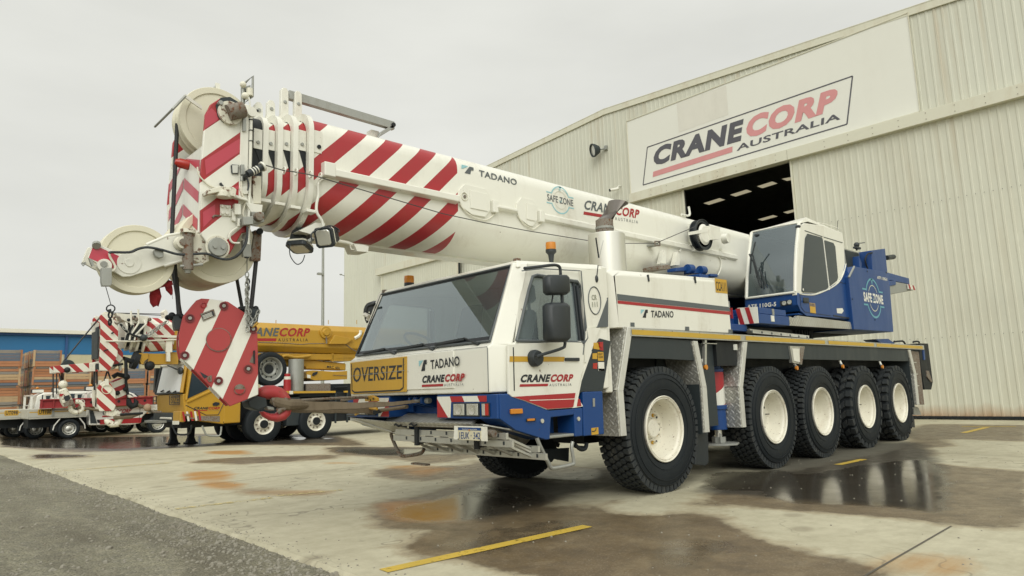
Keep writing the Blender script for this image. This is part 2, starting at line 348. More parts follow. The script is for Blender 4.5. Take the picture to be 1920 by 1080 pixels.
# ================================================================== THE SETTING
def ground_mats():
    # gravel / worn asphalt
    m, t, p = newmat('compacted gravel'); co = N(t, 'ShaderNodeNewGeometry').outputs['Position']
    n1 = tnoise(t, co, .35, 6); n2 = tnoise(t, co, 9, 8, .75); n3 = tnoise(t, co, 1.1, 6, .6, (1, .5, 1))
    vo = N(t, 'ShaderNodeTexVoronoi'); vo.inputs['Scale'].default_value = 42; t.links.new(co, vo.inputs['Vector'])
    c = tmix(t, trange(t, n1, .3, .7), (.205,.192,.125), (.30,.28,.19)); c = tmix(t, trange(t, n3, .52, .68, 0, .55), c, (.12,.115,.085))
    c = tmix(t, trange(t, n2, .35, .7, 0, .8), c, (.10,.098,.082)); c = tmix(t, trange(t, vo.outputs['Color'], .55, .95, 0, .5), c, (.42,.39,.30))
    t.links.new(c, p.inputs['Base Color']); p.inputs['Roughness'].default_value = .9
    n9 = tnoise(t, co, .8, 7, .7, (1.6,.5,1)); c = tmix(t, trange(t, n9, .42, .66, 0, .8), c, (.105,.092,.062)); n10 = tnoise(t, co, 3.2, 5, .7); c = tmix(t, trange(t, n10, .56, .72, 0, .5), c, (.34,.315,.235)); vo2 = N(t, 'ShaderNodeTexVoronoi'); vo2.inputs['Scale'].default_value = 17; t.links.new(co, vo2.inputs['Vector']); c = tmix(t, tmath(t, 'MULTIPLY', trange(t, vo2.outputs['Distance'], .22, .12), .5), c, (.085,.075,.06))
    t.links.new(c, p.inputs['Base Color'])
    h = tmath(t, 'ADD', tmath(t, 'MULTIPLY', n2, .7), tmath(t, 'MULTIPLY', vo.outputs['Distance'], -.7)); tbump(t, p, h, .9, .03)
    # concrete with wet film where the yard holds water
    k, t, p = newmat('yard concrete'); co = N(t, 'ShaderNodeNewGeometry').outputs['Position']
    aw = N(t, 'ShaderNodeAttribute', attribute_name='wet').outputs['Fac']; ar = N(t, 'ShaderNodeAttribute', attribute_name='rust').outputs['Fac']
    ad = N(t, 'ShaderNodeAttribute', attribute_name='pool').outputs['Fac']
    n1 = tnoise(t, co, .45, 7, .6); n2 = tnoise(t, co, 5, 8, .7); n3 = tnoise(t, co, 60, 3); n4 = tnoise(t, co, 1.4, 8, .65, (1, 1.0, 1)); n5 = tnoise(t, co, 1.1, 8, .7, (.35, 1.6, 1))
    n6 = tnoise(t, co, .9, 9, .72, (.5,1.3,1)); dry = tmix(t, trange(t, n1, .3, .7), (.52,.49,.36), (.40,.37,.26)); dry = tmix(t, trange(t, n2, .42, .72, 0, .42), dry, (.25,.225,.155)); dry = tmix(t, trange(t, n6, .50, .68, 0, .55), dry, (.30,.27,.185))
    dry = tmix(t, trange(t, n3, .62, .75, 0, .35), dry, (.22,.20,.16)); dry = tmix(t, trange(t, n5, .52, .7, 0, .35), dry, (.33,.30,.21))
    vs_ = N(t, 'ShaderNodeTexVoronoi'); vs_.inputs['Scale'].default_value = .9; vs_.inputs['Randomness'].default_value = 1; mpv = N(t, 'ShaderNodeMapping'); mpv.inputs['Scale'].default_value = (1,1.3,1); t.links.new(co, mpv.inputs[0]); t.links.new(mpv.outputs[0], vs_.inputs['Vector'])
    spd = tmath(t, 'ADD', vs_.outputs['Distance'], tmath(t, 'MULTIPLY', n2, .25)); dry = tmix(t, tmath(t, 'MULTIPLY', trange(t, spd, .27, .20), .5), dry, (.20,.17,.115))
    wn = tmath(t, 'ADD', tmath(t, 'MULTIPLY', tmath(t, 'SUBTRACT', n4, .5), 1.1), tmath(t, 'MULTIPLY', tmath(t, 'SUBTRACT', n2, .5), .7))
    wv = tmath(t, 'ADD', aw, tmath(t, 'MULTIPLY', wn, .80)); wet = trange(t, wv, .36, .62, smooth=True)
    pl = trange(t, tmath(t, 'ADD', ad, tmath(t, 'MULTIPLY', wn, .95)), .36, .80, smooth=True)
    mud = tmix(t, trange(t, n1, .35, .65), (.145,.104,.055), (.19,.142,.082)); mud = tmix(t, trange(t, n2, .4, .7, 0, .5), mud, (.075,.062,.045))
    mud = tmix(t, trange(t, n3, .55, .66, 0, .75), mud, (.30,.26,.19)); n11 = tnoise(t, co, 2.1, 9, .75); mud = tmix(t, trange(t, n11, .48, .62, 0, .6), mud, (.085,.064,.038)); mud = tmix(t, trange(t, n11, .46, .36, 0, .45), mud, (.27,.215,.135))
    rv = trange(t, tmath(t, 'ADD', ar, tmath(t, 'MULTIPLY', tmath(t, 'SUBTRACT', n5, .5), 1.1)), .30, .80)
    dry = tmix(t, tmath(t, 'MULTIPLY', rv, .85), dry, (.36,.165,.022)); mud = tmix(t, tmath(t, 'MULTIPLY', rv, .85), mud, (.30,.125,.012))
    n7 = tnoise(t, co, .42, 4, .55); crk = trange(t, tmath(t, 'ABSOLUTE', tmath(t, 'SUBTRACT', n7, .5)), .0045, .001); n8 = tnoise(t, co, .7, 2); crk = tmath(t, 'MULTIPLY', crk, trange(t, n8, .45, .6)); dry = tmix(t, tmath(t, 'MULTIPLY', crk, .55), dry, (.13,.115,.085))
    ringf = tmath(t, 'MULTIPLY', trange(t, wv, .18, .40), trange(t, wv, .60, .42)); dry = tmix(t, tmath(t, 'MULTIPLY', ringf, .55), dry, (.27,.21,.125))
    ao = N(t, 'ShaderNodeAttribute', attribute_name='painted_shade').outputs['Fac']; ov = trange(t, tmath(t, 'ADD', ao, tmath(t, 'MULTIPLY', wn, .45)), .30, .80)  # shade and dark underside reflections painted into the slab colour
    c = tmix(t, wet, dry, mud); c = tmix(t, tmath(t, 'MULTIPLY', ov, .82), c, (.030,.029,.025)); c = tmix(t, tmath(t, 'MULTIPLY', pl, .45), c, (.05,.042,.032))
    t.links.new(c, p.inputs['Base Color'])
    rg = trange(t, n2, .3, .7, .30, .50); dr = trange(t, n2, .3, .7, .62, .85)
    mixr = N(t, 'ShaderNodeMix'); t.links.new(wet, mixr.inputs[0]); t.links.new(dr, mixr.inputs[2]); t.links.new(rg, mixr.inputs[3])
    mixp = N(t, 'ShaderNodeMix'); t.links.new(pl, mixp.inputs[0]); t.links.new(mixr.outputs[0], mixp.inputs[2]); t.links.new(trange(t, n4, .3, .7, .07, .19), mixp.inputs[3])
    t.links.new(mixp.outputs[0], p.inputs['Roughness']); p.inputs['IOR'].default_value = 1.45
    b = N(t, 'ShaderNodeBump'); b.inputs['Distance'].default_value = .006
    t.links.new(trange(t, pl, 0, 1, .4, .03), b.inputs['Strength']); t.links.new(tmath(t, 'ADD', n2, tmath(t, 'MULTIPLY', n3, .5)), b.inputs['Height']); t.links.new(b.outputs[0], p.inputs['Normal'])
    return m, k
gravel_m, conc_m = ground_mats()
g = MB(); 
nx, ny = 26, 40
g.add([(x, y, 0) for x in (-900, 900) for y in (-900, 900)], [(0,2,3,1)], gravel_m)
gr = obj('ground', MB().add([(x, y, -.03) for x in (-900, 900) for y in (-900, 900)], [(0,2,3,1)], gravel_m), kind='structure', smooth=0)
# the concrete yard: a fine sheet so that the wet film can follow its patches
XE = -4.38
xs = np.concatenate([np.arange(XE, 17.0, .1), [20, 30, 60]]); ys = np.concatenate([[-60, -30, -15], np.arange(-8, 36, .12), [45, 70, 120]])
gx, gy = np.meshgrid(xs, ys, indexing='ij'); nxg, nyg = gx.shape
def inside(poly):
    px = np.array([q[0] for q in poly]); py = np.array([q[1] for q in poly]); r = np.zeros(gx.shape, bool); j = len(px)-1
    for i in range(len(px)):
        cnd = ((py[i] > gy) != (py[j] > gy)); xi = (px[j]-px[i])*(gy-py[i])/(py[j]-py[i]+1e-12)+px[i]; r ^= cnd & (gx < xi); j = i
    return r
def blur(a, n):
    for _ in range(n):
        b = np.pad(a, 1, mode='edge'); a = (b[1:-1,1:-1]*2+b[:-2,1:-1]+b[2:,1:-1]+b[1:-1,:-2]+b[1:-1,2:])/6
    return a
def mask(polys, n):
    a = np.zeros(gx.shape)
    for k, val, pts in polys: a = np.where(inside(onZ(k, pts)), val, a)
    return blur(a, n)
WETP = [('W',1.,[(190,600),(300,565),(480,560),(700,480),(780,440),(860,430),(960,460),(1120,500),(1310,566),(1180,622),(900,688),(720,712),(400,738),(180,752),(230,690)]),
 ('W',1.,[(310,875),(400,835),(530,775),(750,705),(950,665),(1200,632),(1400,612),(1520,600),(1640,565),(1720,560),(1560,640),(1640,670),(1920,660),(1930,1040),(1200,1040),(960,990),(750,920),(480,920),(505,890),(330,915)]),
 ('W',.8,[(245,980),(330,930),(400,925),(440,950),(330,985)]),
 ('P',1.,[(1240,966),(1300,940),(1440,905),(1480,885),(1660,850),(1740,822),(1790,832),(1720,846),(1765,850),(1700,862),(1850,880),(1930,885),(1930,995),(1790,985),(1640,965),(1460,958),(1340,945)]),
 ('P',1.,[(1240,966),(1330,960),(1470,1035),(1600,1050),(1680,1080),(1700,1100),(1200,1100)]),
 ('P',.9,[(1730,795),(1925,797),(1925,830),(1800,822),(1720,830),(1700,815)]),
 ('P',.9,[(880,860),(1000,870),(1130,880),(1120,905),(1010,896),(900,892)]),
 ('P',.85,[(600,838),(900,838),(900,856),(820,870),(700,858),(620,850)]),
 ('P',.8,[(690,880),(880,872),(900,892),(790,905),(700,893)]),
 ('P',.8,[(0,818),(480,812),(640,818),(700,836),(420,834),(230,846),(120,848),(0,838)]),
 ('P',.75,[(60,850),(160,852),(180,858),(60,862)]), ('P',.75,[(330,866),(430,858),(640,852),(640,860),(440,872)]),
 ('P',.5,[(400,905),(460,912),(640,925),(620,935),(440,930)])]
POOL = [('W',1.,[(330,600),(560,570),(722,500),(722,700),(430,715),(300,690)]), ('W',.58,[(722,500),(800,455),(900,440),(1090,510),(1290,566),(1180,612),(900,678),(722,702)]),
 ('P',1.,[(1480,893),(1640,868),(1745,858),(1778,885),(1782,968),(1640,950),(1500,946),(1420,930)]),
 ('P',.9,[(1320,885),(1480,880),(1480,905),(1380,925),(1310,915)]),
 ('W',.62,[(420,845),(900,720),(1300,660),(1560,700),(1500,760),(900,930),(560,890)]),
 ('P',.55,[(1180,1000),(1400,1010),(1480,1070),(1200,1090)]),
 ('P',1.,[(0,822),(480,816),(640,822),(420,830),(230,842),(60,840),(0,834)]), ('P',.95,[(60,852),(160,853),(170,857),(60,860)]),
 ('P',1.,[(620,842),(860,842),(860,852),(700,854),(630,848)]), ('P',.3,[(740,880),(880,875),(895,890),(790,900)])]
RUSTP = [('c6',.85,[(930,345),(1090,330),(1220,350),(1200,385),(960,388)]), ('c6',1.,[(1000,402),(1120,388),(1240,400),(1260,445),(1100,430)]), ('c6',.75,[(1230,440),(1500,432),(1740,436),(1780,455),(1500,470),(1260,462)]), ('c6',.9,[(1010,235),(1250,230),(1330,250),(1150,258)]),
 ('c6',.9,[(1640,290),(1880,295),(1860,305),(1650,300)]), ('W',1.,[(190,575),(400,575),(700,560),(728,600),(722,712),(540,716),(300,690)]), ('W',.7,[(200,355),(600,360),(700,380),(480,440),(260,375)]),
 ('W',.7,[(700,490),(780,480),(770,520),(700,520)]), ('P',.6,[(1600,1040),(1780,1030),(1900,1080),(1600,1080)])]
SHADEP = [('W',1.,[(715,520),(800,450),(880,425),(1000,440),(1250,430),(1500,420),(1560,500),(1400,540),(1300,566),(1180,615),(900,685),(715,700)]), ('P',.9,[(1290,925),(1370,888),(1480,876),(1590,848),(1700,826),(1735,832),(1760,850),(1778,890),(1780,965),(1640,945),(1500,940),(1400,930)]),
 ('P',.85,[(1360,840),(1600,830),(1690,820),(1640,845),(1480,880),(1330,880)]), ('P',.8,[(0,822),(300,818),(480,814),(640,820),(640,830),(420,836),(200,846),(0,838)]), ('P',.7,[(60,852),(160,853),(170,857),(60,860)]), ('P',.75,[(600,838),(880,838),(880,854),(700,856)]), ('P',.6,[(880,885),(1010,895),(1150,870),(1240,880),(1180,910),(1000,905)]), ('W',.35,[(420,845),(900,720),(1300,660),(1560,700),(1500,760),(900,930),(560,890)])]  # dark reflections under vehicles and along wet streaks, painted as ground colour
painted_shade = mask(SHADEP, 7); wet = mask(WETP, 9); pool = mask(POOL, 5); rust_a = mask(RUSTP, 7)
cm = bpy.data.meshes.new('yard'); vs = np.stack([gx, gy, np.zeros_like(gx)], -1).reshape(-1, 3)
idx = np.arange(nxg*nyg).reshape(nxg, nyg); fc = np.stack([idx[:-1,:-1], idx[1:,:-1], idx[1:,1:], idx[:-1,1:]], -1).reshape(-1, 4)
cm.from_pydata(vs.tolist(), [], fc.tolist())
for nm, a in (('wet', wet), ('pool', pool), ('rust', rust_a), ('painted_shade', painted_shade)): cm.attributes.new(nm, 'FLOAT', 'POINT').data.foreach_set('value', a.reshape(-1).astype(np.float32))
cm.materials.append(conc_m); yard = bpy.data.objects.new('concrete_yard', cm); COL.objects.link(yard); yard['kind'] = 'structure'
# slab edge towards the gravel (ragged) and saw-cut joints
e = MB(); random.seed(3); top = []; low = []
yy = -30.; j = 0.
while yy < 60:
    j = max(-.06, min(.03, j*.8+random.uniform(-.02, .017))); top.append((XE-.001, yy, 0.)); low.append((XE-.03+j, yy, -.035)); yy += .09
e.add(top+low, [(i, i+1, len(top)+i+1, len(top)+i) for i in range(len(top)-1)], conc_m)
obj('concrete_yard_edge', e, kind='structure', smooth=0)
joint = paint('tar joint', (.10,.09,.07), .8, dirt=.3)
jm = MB()
q = onZ('c5', [(920,815),(470,1075)]); d = (q[1]-q[0]).normalized(); nrm_ = Vector((-d.y, d.x, 0))*.008
for o_ in (0.,):
    a, b = q[0]-d*.0+Vector((0,0,.004)), q[1]+d*3+Vector((0,0,.004)); jm.face([a-nrm_, b-nrm_, b+nrm_, a+nrm_], joint)
jm.add([(x, y, .004) for x in (5.95, 5.962) for y in (-8, 12)], [(0,2,3,1)], joint)
jm.add([(x, y, .004) for x in (-4.3, 15) for y in (6.0, 6.012)], [(0,2,3,1)], joint)
obj('yard_joint', jm, kind='structure', smooth=0)
# painted lines
def linemat(name, col, keep):
    m, t, p = newmat(name); co = N(t, 'ShaderNodeNewGeometry').outputs['Position']; out = t.nodes['Material Output']
    n = tnoise(t, co, 14, 8, .75); n2 = tnoise(t, co, 2.2, 4); c = tmix(t, trange(t, n2, .35, .65, 0, .35), col, (.36,.27,.06)); t.links.new(c, p.inputs['Base Color']); p.inputs['Roughness'].default_value = .5
    a = trange(t, tmath(t, 'ADD', n, tmath(t, 'MULTIPLY', n2, .25)), keep, keep+.06); tr = N(t, 'ShaderNodeBsdfTransparent'); mxs = N(t, 'ShaderNodeMixShader')
    t.links.new(a, mxs.inputs[0]); t.links.new(tr.outputs[0], mxs.inputs[1]); t.links.new(p.outputs[0], mxs.inputs[2]); t.links.new(mxs.outputs[0], out.inputs['Surface']); return m
line_y = linemat('yellow line paint', (.58,.40,.055), .49); line_f = linemat('faded line paint', (.60,.50,.22), .60)
def strip(name, a, b, wd, mat):
    a = Vector(a); b = Vector(b); d = (b-a).normalized(); n = Vector((-d.y, d.x, 0))*wd/2; u = Vector((0,0,.005))
    k = 24; vs = [a+(b-a)*i/k+s*n+u for i in range(k+1) for s in (-1, 1)]
    obj(name, MB().add(vs, [(2*i, 2*i+2, 2*i+3, 2*i+1) for i in range(k)], mat), kind='structure', smooth=0)
strip('yellow_line', (-4.2,-.41,0), (-2.08,-.53,0), .13, line_y); strip('yellow_line', (3.6,-.53,0), (4.5,-.57,0), .12, line_y)
q = onZ('c5', [(985,318),(1110,288)]); strip('yellow_line', q[0], q[1], .14, line_y)
q = onZ('c5', [(975,284),(1265,284)]); strip('yellow_line', q[0], q[1], .12, line_y)
for pa, pb in (((900,535),(1400,476)), ((290,340),(880,296)), ((150,283),(560,255))):
    q = onZ('c6', [pa, pb]); strip('faded_line', q[0], q[1], .12, line_f)
q = onZ('c6', [(1420,468),(1760,436)]); strip('faded_line', q[0], q[1], .12, line_f)
# loose stones along the edge and on the slab
st = MB(); stone_m = paint('grey stones', (.25,.235,.19), .9, dirt=.5); random.seed(11)
def stone(x, y, r, z):
    a = random.random()*6; pts = []
    for k, (zz, s) in enumerate(((0,1.),(.55,.8),(.8,.3))):
        pts.append([(x+math.cos(a+i*1.257)*r*s*random.uniform(.7,1.2), y+math.sin(a+i*1.257)*r*s*random.uniform(.7,1.2), z+zz*r) for i in range(5)])
    st.loft(pts, stone_m, caps=True)
for i in range(3800):
    y = random.uniform(-2.5, 14)**1 if i % 3 else random.uniform(-2.5, 3); d = abs(random.gauss(0, .35)) if i % 2 else random.uniform(0, 4.5)
    stone(XE-.03-d, y, random.uniform(.006, .02) if random.random() < .93 else random.uniform(.02, .035), -.032)
for i in range(420): stone(random.uniform(XE, 7), random.uniform(-3.5, 6), random.uniform(.004, .012), 0.)
for i in range(300): stone(XE+abs(random.gauss(0, .12)), random.uniform(-2.5, 12), random.uniform(.004, .011), 0.)
so_ = obj('loose_stones', st, kind='stuff', smooth=0)
# ------------------------------------------------------------------ the warehouse
WX = 15.8
def clad(m, top):
    t = m.node_tree; p = t.nodes['Principled BSDF']; lk = p.inputs['Base Color'].links[0]; src = lk.from_socket
    g_ = N(t, 'ShaderNodeNewGeometry').outputs['Position']; sx = N(t, 'ShaderNodeSeparateXYZ'); t.links.new(g_, sx.inputs[0])
    wn = N(t, 'ShaderNodeTexWhiteNoise', noise_dimensions='1D'); t.links.new(tmath(t, 'FLOOR', tmath(t, 'DIVIDE', sx.outputs[1], .848)), wn.inputs['W'])
    c = tmix(t, trange(t, wn.outputs['Value'], 0, 1, 0, .10), src, (.33,.32,.26))
    st_ = tnoise(t, g_, 1., 6, .7, (3, 3, .12)); f = tmath(t, 'MULTIPLY', trange(t, st_, .54, .70), trange(t, sx.outputs[2], top-4.5, top, .12, .55)); c = tmix(t, f, c, (.40,.30,.17))
    n_ = tnoise(t, g_, .22, 4); c = tmix(t, trange(t, n_, .4, .7, 0, .14), c, (.40,.39,.33)); t.links.new(c, p.inputs['Base Color']); return m
wallm = paint('cream sheet metal', (.62,.625,.525), .5, dirt=.25, dcol=(.40,.36,.25), dscale=.5, var=.06)
doorm = paint('cream door sheeting', (.61,.61,.50), .5, dirt=.35, dcol=(.40,.34,.21), dscale=.7, var=.08)
flash = paint('cream flashing', (.64,.63,.51), .5, dirt=.5, dcol=(.38,.26,.13), dscale=1.2)
def stain_base(name, col):
    m, t, p = newmat(name); g_ = N(t, 'ShaderNodeNewGeometry').outputs['Position']; sx = N(t, 'ShaderNodeSeparateXYZ'); t.links.new(g_, sx.inputs[0])
    n = tnoise(t, g_, 1.3, 7, .7, (1,1,.25)); n2 = tnoise(t, g_, .5, 4); c = tmix(t, trange(t, n, .45, .75, 0, .22), col, (.40,.34,.22))
    z = tmath(t, 'ADD', sx.outputs[2], tmath(t, 'MULTIPLY', tmath(t, 'SUBTRACT', n, .5), .7)); c = tmix(t, trange(t, z, .45, .05, 0, .85), c, (.36,.17,.055))
    c = tmix(t, trange(t, n2, .3, .7, 0, .12), c, (.3,.3,.25)); t.links.new(c, p.inputs['Base Color']); p.inputs['Roughness'].default_value = .5; return m
doorb = clad(stain_base('door sheeting rusted at the foot', (.63,.63,.52)), 8.8)
def ribbed(mb, x, y0, y1, zf0, zf1, mat, pitch=.212, rib=.05, h=.015):
    """trapezoid ribs standing proud towards -x; zf0/zf1 give the lower and upper edge height at y"""
    y = y0; pr = []
    while y < y1-1e-6:
        for dy, dx in ((0,0),(pitch-rib-.03,0),(pitch-rib-.012,-h),(pitch-.018,-h)):
            if y+dy < y1: pr.append((x+dx, y+dy))
        y += pitch
    pr.append((x, y1)); n = len(pr)
    vs = [(a, b, zf0(b)) for a, b in pr]+[(a, b, zf1(b)) for a, b in pr]
    mb.add(vs, [(i, i+1, n+i+1, n+i) for i in range(n-1)], mat)
clad(wallm, 12.6); clad(doorm, 8.8)
RID = 13.08; RZ = 13.32; ztop = lambda y: RZ-abs(y-RID)*.0615
wh = root('warehouse', 'long cream warehouse clad in ribbed sheet metal with a dark open doorway', 'building', (WX, 5, 0))
YL, YR, XB = 36., -26., 52.
c_ = lambda v: (lambda y: v)
b = MB(); ribbed(b, WX, YR, YL, c_(9.0), lambda y: ztop(y)-.02, wallm); ribbed(b, WX, 9.34, YL, c_(0), c_(9.0), wallm)
ribbed(b, WX, YR, 4.9, c_(0), c_(9.0), wallm)
b.add([(XB,YR,0),(XB,YL,0),(XB,YL,ztop(YL)),(XB,RID,RZ),(XB,YR,ztop(YR))], [range(5)], wallm)
for yy in (YR, YL): b.add([(WX,yy,0),(XB,yy,0),(XB,yy,ztop(yy)),(WX,yy,ztop(yy))], [range(4)], wallm)
obj('wall', b, wh, smooth=0, nrm=False)
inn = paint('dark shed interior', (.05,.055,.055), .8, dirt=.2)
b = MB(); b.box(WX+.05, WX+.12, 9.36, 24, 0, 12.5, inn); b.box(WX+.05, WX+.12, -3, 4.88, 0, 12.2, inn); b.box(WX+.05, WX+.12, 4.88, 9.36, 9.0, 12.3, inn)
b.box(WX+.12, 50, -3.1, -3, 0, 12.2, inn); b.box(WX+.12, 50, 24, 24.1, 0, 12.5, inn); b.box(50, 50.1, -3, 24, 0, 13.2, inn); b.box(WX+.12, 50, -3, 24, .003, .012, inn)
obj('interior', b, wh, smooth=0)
# roof sheets with gaps for the skylights
skym, t_, p_ = newmat('translucent roof sheet'); t_.nodes.remove(p_); tl_ = N(t_, 'ShaderNodeBsdfTranslucent'); tl_.inputs[0].default_value = (.27,.24,.17,1); t_.links.new(tl_.outputs[0], t_.nodes['Material Output'].inputs['Surface'])
roofm = paint('roof sheeting', (.5,.5,.42), .5, dirt=.3)
rf = MB(); sky_y = [(17.1,18.3),(15.2,16.35),(13.5,14.5),(11.9,12.9),(10.1,11.0)]; sky_x = [(32.4,33.1),(39.8,40.5)]
yc_ = sorted(set([YR-.3, YL+.3, RID]+[v for a in sky_y for v in a])); xc_ = sorted([WX-.02, XB]+[v for a in sky_x for v in a]); panes = []
for i in range(len(yc_)-1):
    a, c = yc_[i], yc_[i+1]
    for k in range(len(xc_)-1):
        q = [(xc_[k],a,ztop(a)+.03),(xc_[k+1],a,ztop(a)+.03),(xc_[k+1],c,ztop(c)+.03),(xc_[k],c,ztop(c)+.03)]
        if (a, c) in sky_y and (xc_[k], xc_[k+1]) in sky_x: panes.append(q)
        else: rf.face(q, roofm)
ro = obj('roof', rf, wh, smooth=0)
for q in panes: obj('skylight', MB().face(q, skym), ro, smooth=0)
b = MB()                                                              # barge flashing on the gable edge
for a, c in ((YR, RID), (RID, YL)):
    b.ex([(WX-.07, a, ztop(a)-.19), (WX-.07, c, ztop(c)-.19), (WX-.07, c, ztop(c)+.06), (WX-.07, a, ztop(a)+.06)], (.05,0,0), flash)
    b.ex([(WX-.08, a, ztop(a)+.05), (WX-.08, c, ztop(c)+.05), (WX-.08, c, ztop(c)+.075), (WX-.08, a, ztop(a)+.075)], (.4,0,0), flash)
obj('barge_flashing', b, wh, smooth=0)
# header rail over the big doors
b = MB(); yy = YR
for i, (a, c) in enumerate(((-26,-20),(-19.99,-14),(-13.99,-8),(-7.99,-1.95),(-1.94,4.98),(4.99,11.75))):
    b.box(15.42+.004*(i % 2), 15.78, a, c, 8.76, 9.13, flash)
    for k in range(8): b.cyl((15.42, a+.4+k*.75, 8.85), (15.405, a+.4+k*.75, 8.85), .014, rusty, n=6); b.cyl((15.42, a+.4+k*.75, 9.04), (15.405, a+.4+k*.75, 9.04), .014, rusty, n=6)
obj('door_header', b, wh, bevel=.006, smooth=0)
b = MB(); b.box(15.40, 15.74, 22.6, 31.4, 8.5, 8.93, flash); b.box(15.41,15.74,22.2,22.59,8.5,8.93,flash); obj('door_header', b, wh, smooth=0)
d_ = MB(); ribbed(d_, 15.62, -12, 4.93, c_(.06), c_(8.8), doorb); d_.box(15.58, 15.64, 4.93, 4.99, .06, 8.8, flash); d_.box(15.60,15.70,-12,4.93,.03,.10,black)
for zz in (2.35, 6.35):
    for k in range(70): d_.cyl((15.592, 4.86-k*.212, zz), (15.580, 4.86-k*.212, zz), .010, dark, n=6)
obj('sliding_door', d_, wh, smooth=0, nrm=False)
d_ = MB(); ribbed(d_, 15.66, 9.32, 14, c_(.06), c_(8.75), doorm); d_.box(15.62, 15.67, 9.26, 9.33, .06, 8.75, flash); obj('sliding_door', d_, wh, smooth=0, nrm=False)
d_ = MB(); ribbed(d_, 15.56, 23.6, 30.9, c_(.06), c_(8.5), doorm); d_.box(15.53, 15.6, 30.9, 31.0, .06, 8.5, flash); d_.box(15.5, 15.6, 23.3, 23.6, .06, 8.5, flash); d_.box(15.52, 15.58, 23.2, 23.29, .06, 8.5, black); obj('sliding_door', d_, wh, smooth=0, nrm=False)
# the company sign: a framed board with cut vinyl
board_m = paint('white sign board', (.73,.73,.66), .4, dirt=.2, dcol=(.55,.53,.45), dscale=.4, var=.05)
patch_m = paint('grey repair vinyl', (.68,.665,.59), .45, dirt=.1); sgrey = paint('sun-faded black vinyl', (.085,.085,.10), .5, dirt=.1); spink = paint('sun-faded red vinyl', (.62,.27,.27), .5, dirt=.1)
sg = root('sign_board', 'wide white sign board with black and faded red company name above the warehouse door', 'sign', (15.74, 6.4, 9.2))
b = MB(); b.ex([(15.74,.92,9.24),(15.74,11.87,9.17),(15.74,11.87,12.42),(15.74,.92,12.48)], (.05,0,0), board_m)
sx_ = 15.735
b.ex([(sx_,9.36,11.16),(sx_,9.36,12.4),(sx_,7.18,12.35),(sx_,7.18,11.2)], (.003,0,0), patch_m)
for (p0, p1) in (((11.22,9.45),(3.05,9.51)),((3.05,9.51),(2.72,11.06)),((2.72,11.06),(10.89,10.99)),((10.89,10.99),(11.22,9.45))):
    a = Vector((sx_-.002,*p0)); c = Vector((sx_-.002,*p1)); dd = (c-a).normalized(); nn = Vector((0,-dd.z,dd.y))*.022; b.face([a-nn,c-nn,c+nn,a+nn], sgrey)
P3 = lambda y, z: Vector((sx_-.003, y, z))
b.text('CRANE', (P3(10.72,10.10),P3(6.78,10.04),P3(10.50,10.87),P3(6.58,10.85)), sgrey, .055)
b.text('CORP', (P3(6.62,10.04),P3(3.42,10.10),P3(6.42,10.85),P3(3.16,10.86)), spink, .055)
b.face([P3(10.72,9.66),P3(7.15,9.72),P3(7.12,9.93),P3(10.68,9.88)], spink)
b.text('AUSTRALIA', (P3(6.98,9.70),P3(3.24,9.74),P3(6.93,9.94),P3(3.20,9.97)), sgrey, .02)
obj('panel', b, sg, smooth=0)
b = MB()
for a, c in (((.92,9.24),(.92,12.48)),((.92,12.48),(11.87,12.42)),((11.87,12.42),(11.87,9.17)),((11.87,9.17),(.92,9.24))): b.tube([(15.73,*a),(15.73,*c)], .022, flash, 4)
obj('frame', b, sg, smooth=0)
fl = root('floodlight', 'round grey floodlight bracketed high on the cream warehouse wall', 'light', (15.7, 13.3, 11.55))
b = MB(); b.lathe([(.05,.3),(.17,.26),(.27,.08),(.30,0),(.30,-.05),(.25,-.05),(.24,.0)], (15.35,13.45,11.5), (.75,-.4,.2), dark, 28); obj('housing', b, fl)
b = MB(); b.cyl((15.35,13.45,11.5), Vector((15.35,13.45,11.5))+Vector((.75,-.4,.2))*.01, .24, lens, n=28); obj('lens', b, fl)
b = MB(); b.tube([(15.6,13.25,11.55),(15.8,13.1,11.6)], .04, galv); b.box(15.68,15.77,12.98,13.12,11.5,11.68,galv); obj('bracket', b, fl)
scn = root('security_camera', 'small white bullet camera under the left end of the company sign', 'camera', (15.7, 12.5, 9.55))
b = MB(); b.cyl((15.66,12.45,9.58),(15.35,12.65,9.50),.06,white,n=14); b.cyl((15.35,12.65,9.50),(15.33,12.66,9.495),.062,black,n=14); obj('body', b, scn)
b = MB(); b.tube([(15.6,12.48,9.58),(15.66,12.42,9.7),(15.78,12.4,9.7)], .025, white); obj('bracket', b, scn)
wl = root('wall_lamp', 'small lamp on an arm at the far left corner of the warehouse', 'light', (15.6, 36, 7.9))
q = onX('c4', [(200,340),(175,336)], 15.6); b = MB(); b.tube([(15.8,35.95,q[0].z),q[1]], .03, galv); b.sphere(q[1], .09, galv, sc=(1,1,.6)); obj('arm', b, wl)
pl = root('light_pole', 'tall slim galvanised light pole standing behind the yellow crane', 'pole', (12.2, 32, 0))
b = MB(); b.cyl((12.2,32,0),(12.15,32,10.4),.11,galv,r1=.07,n=14); obj('shaft', b, pl)
b = MB(); b.box(12.0,12.4,31.8,32.2,0,.03,galv); obj('base_plate', b, pl)
b = MB(); b.tube([(12.15,32,10.35),(11.8,31.6,10.55),(11.4,31.2,10.6)], .05, galv); b.box(11.1,11.5,31.0,31.3,10.55,10.68,galv); obj('lamp_head', b, pl)
q = onY('H', [(79,1062),(73,1066)], 32); b = MB(); b.box(q[0].x-.35,q[0].x+.0,31.85,32.05,q[0].z-.06,q[0].z+.06,galv); obj('junction_box', b, pl)
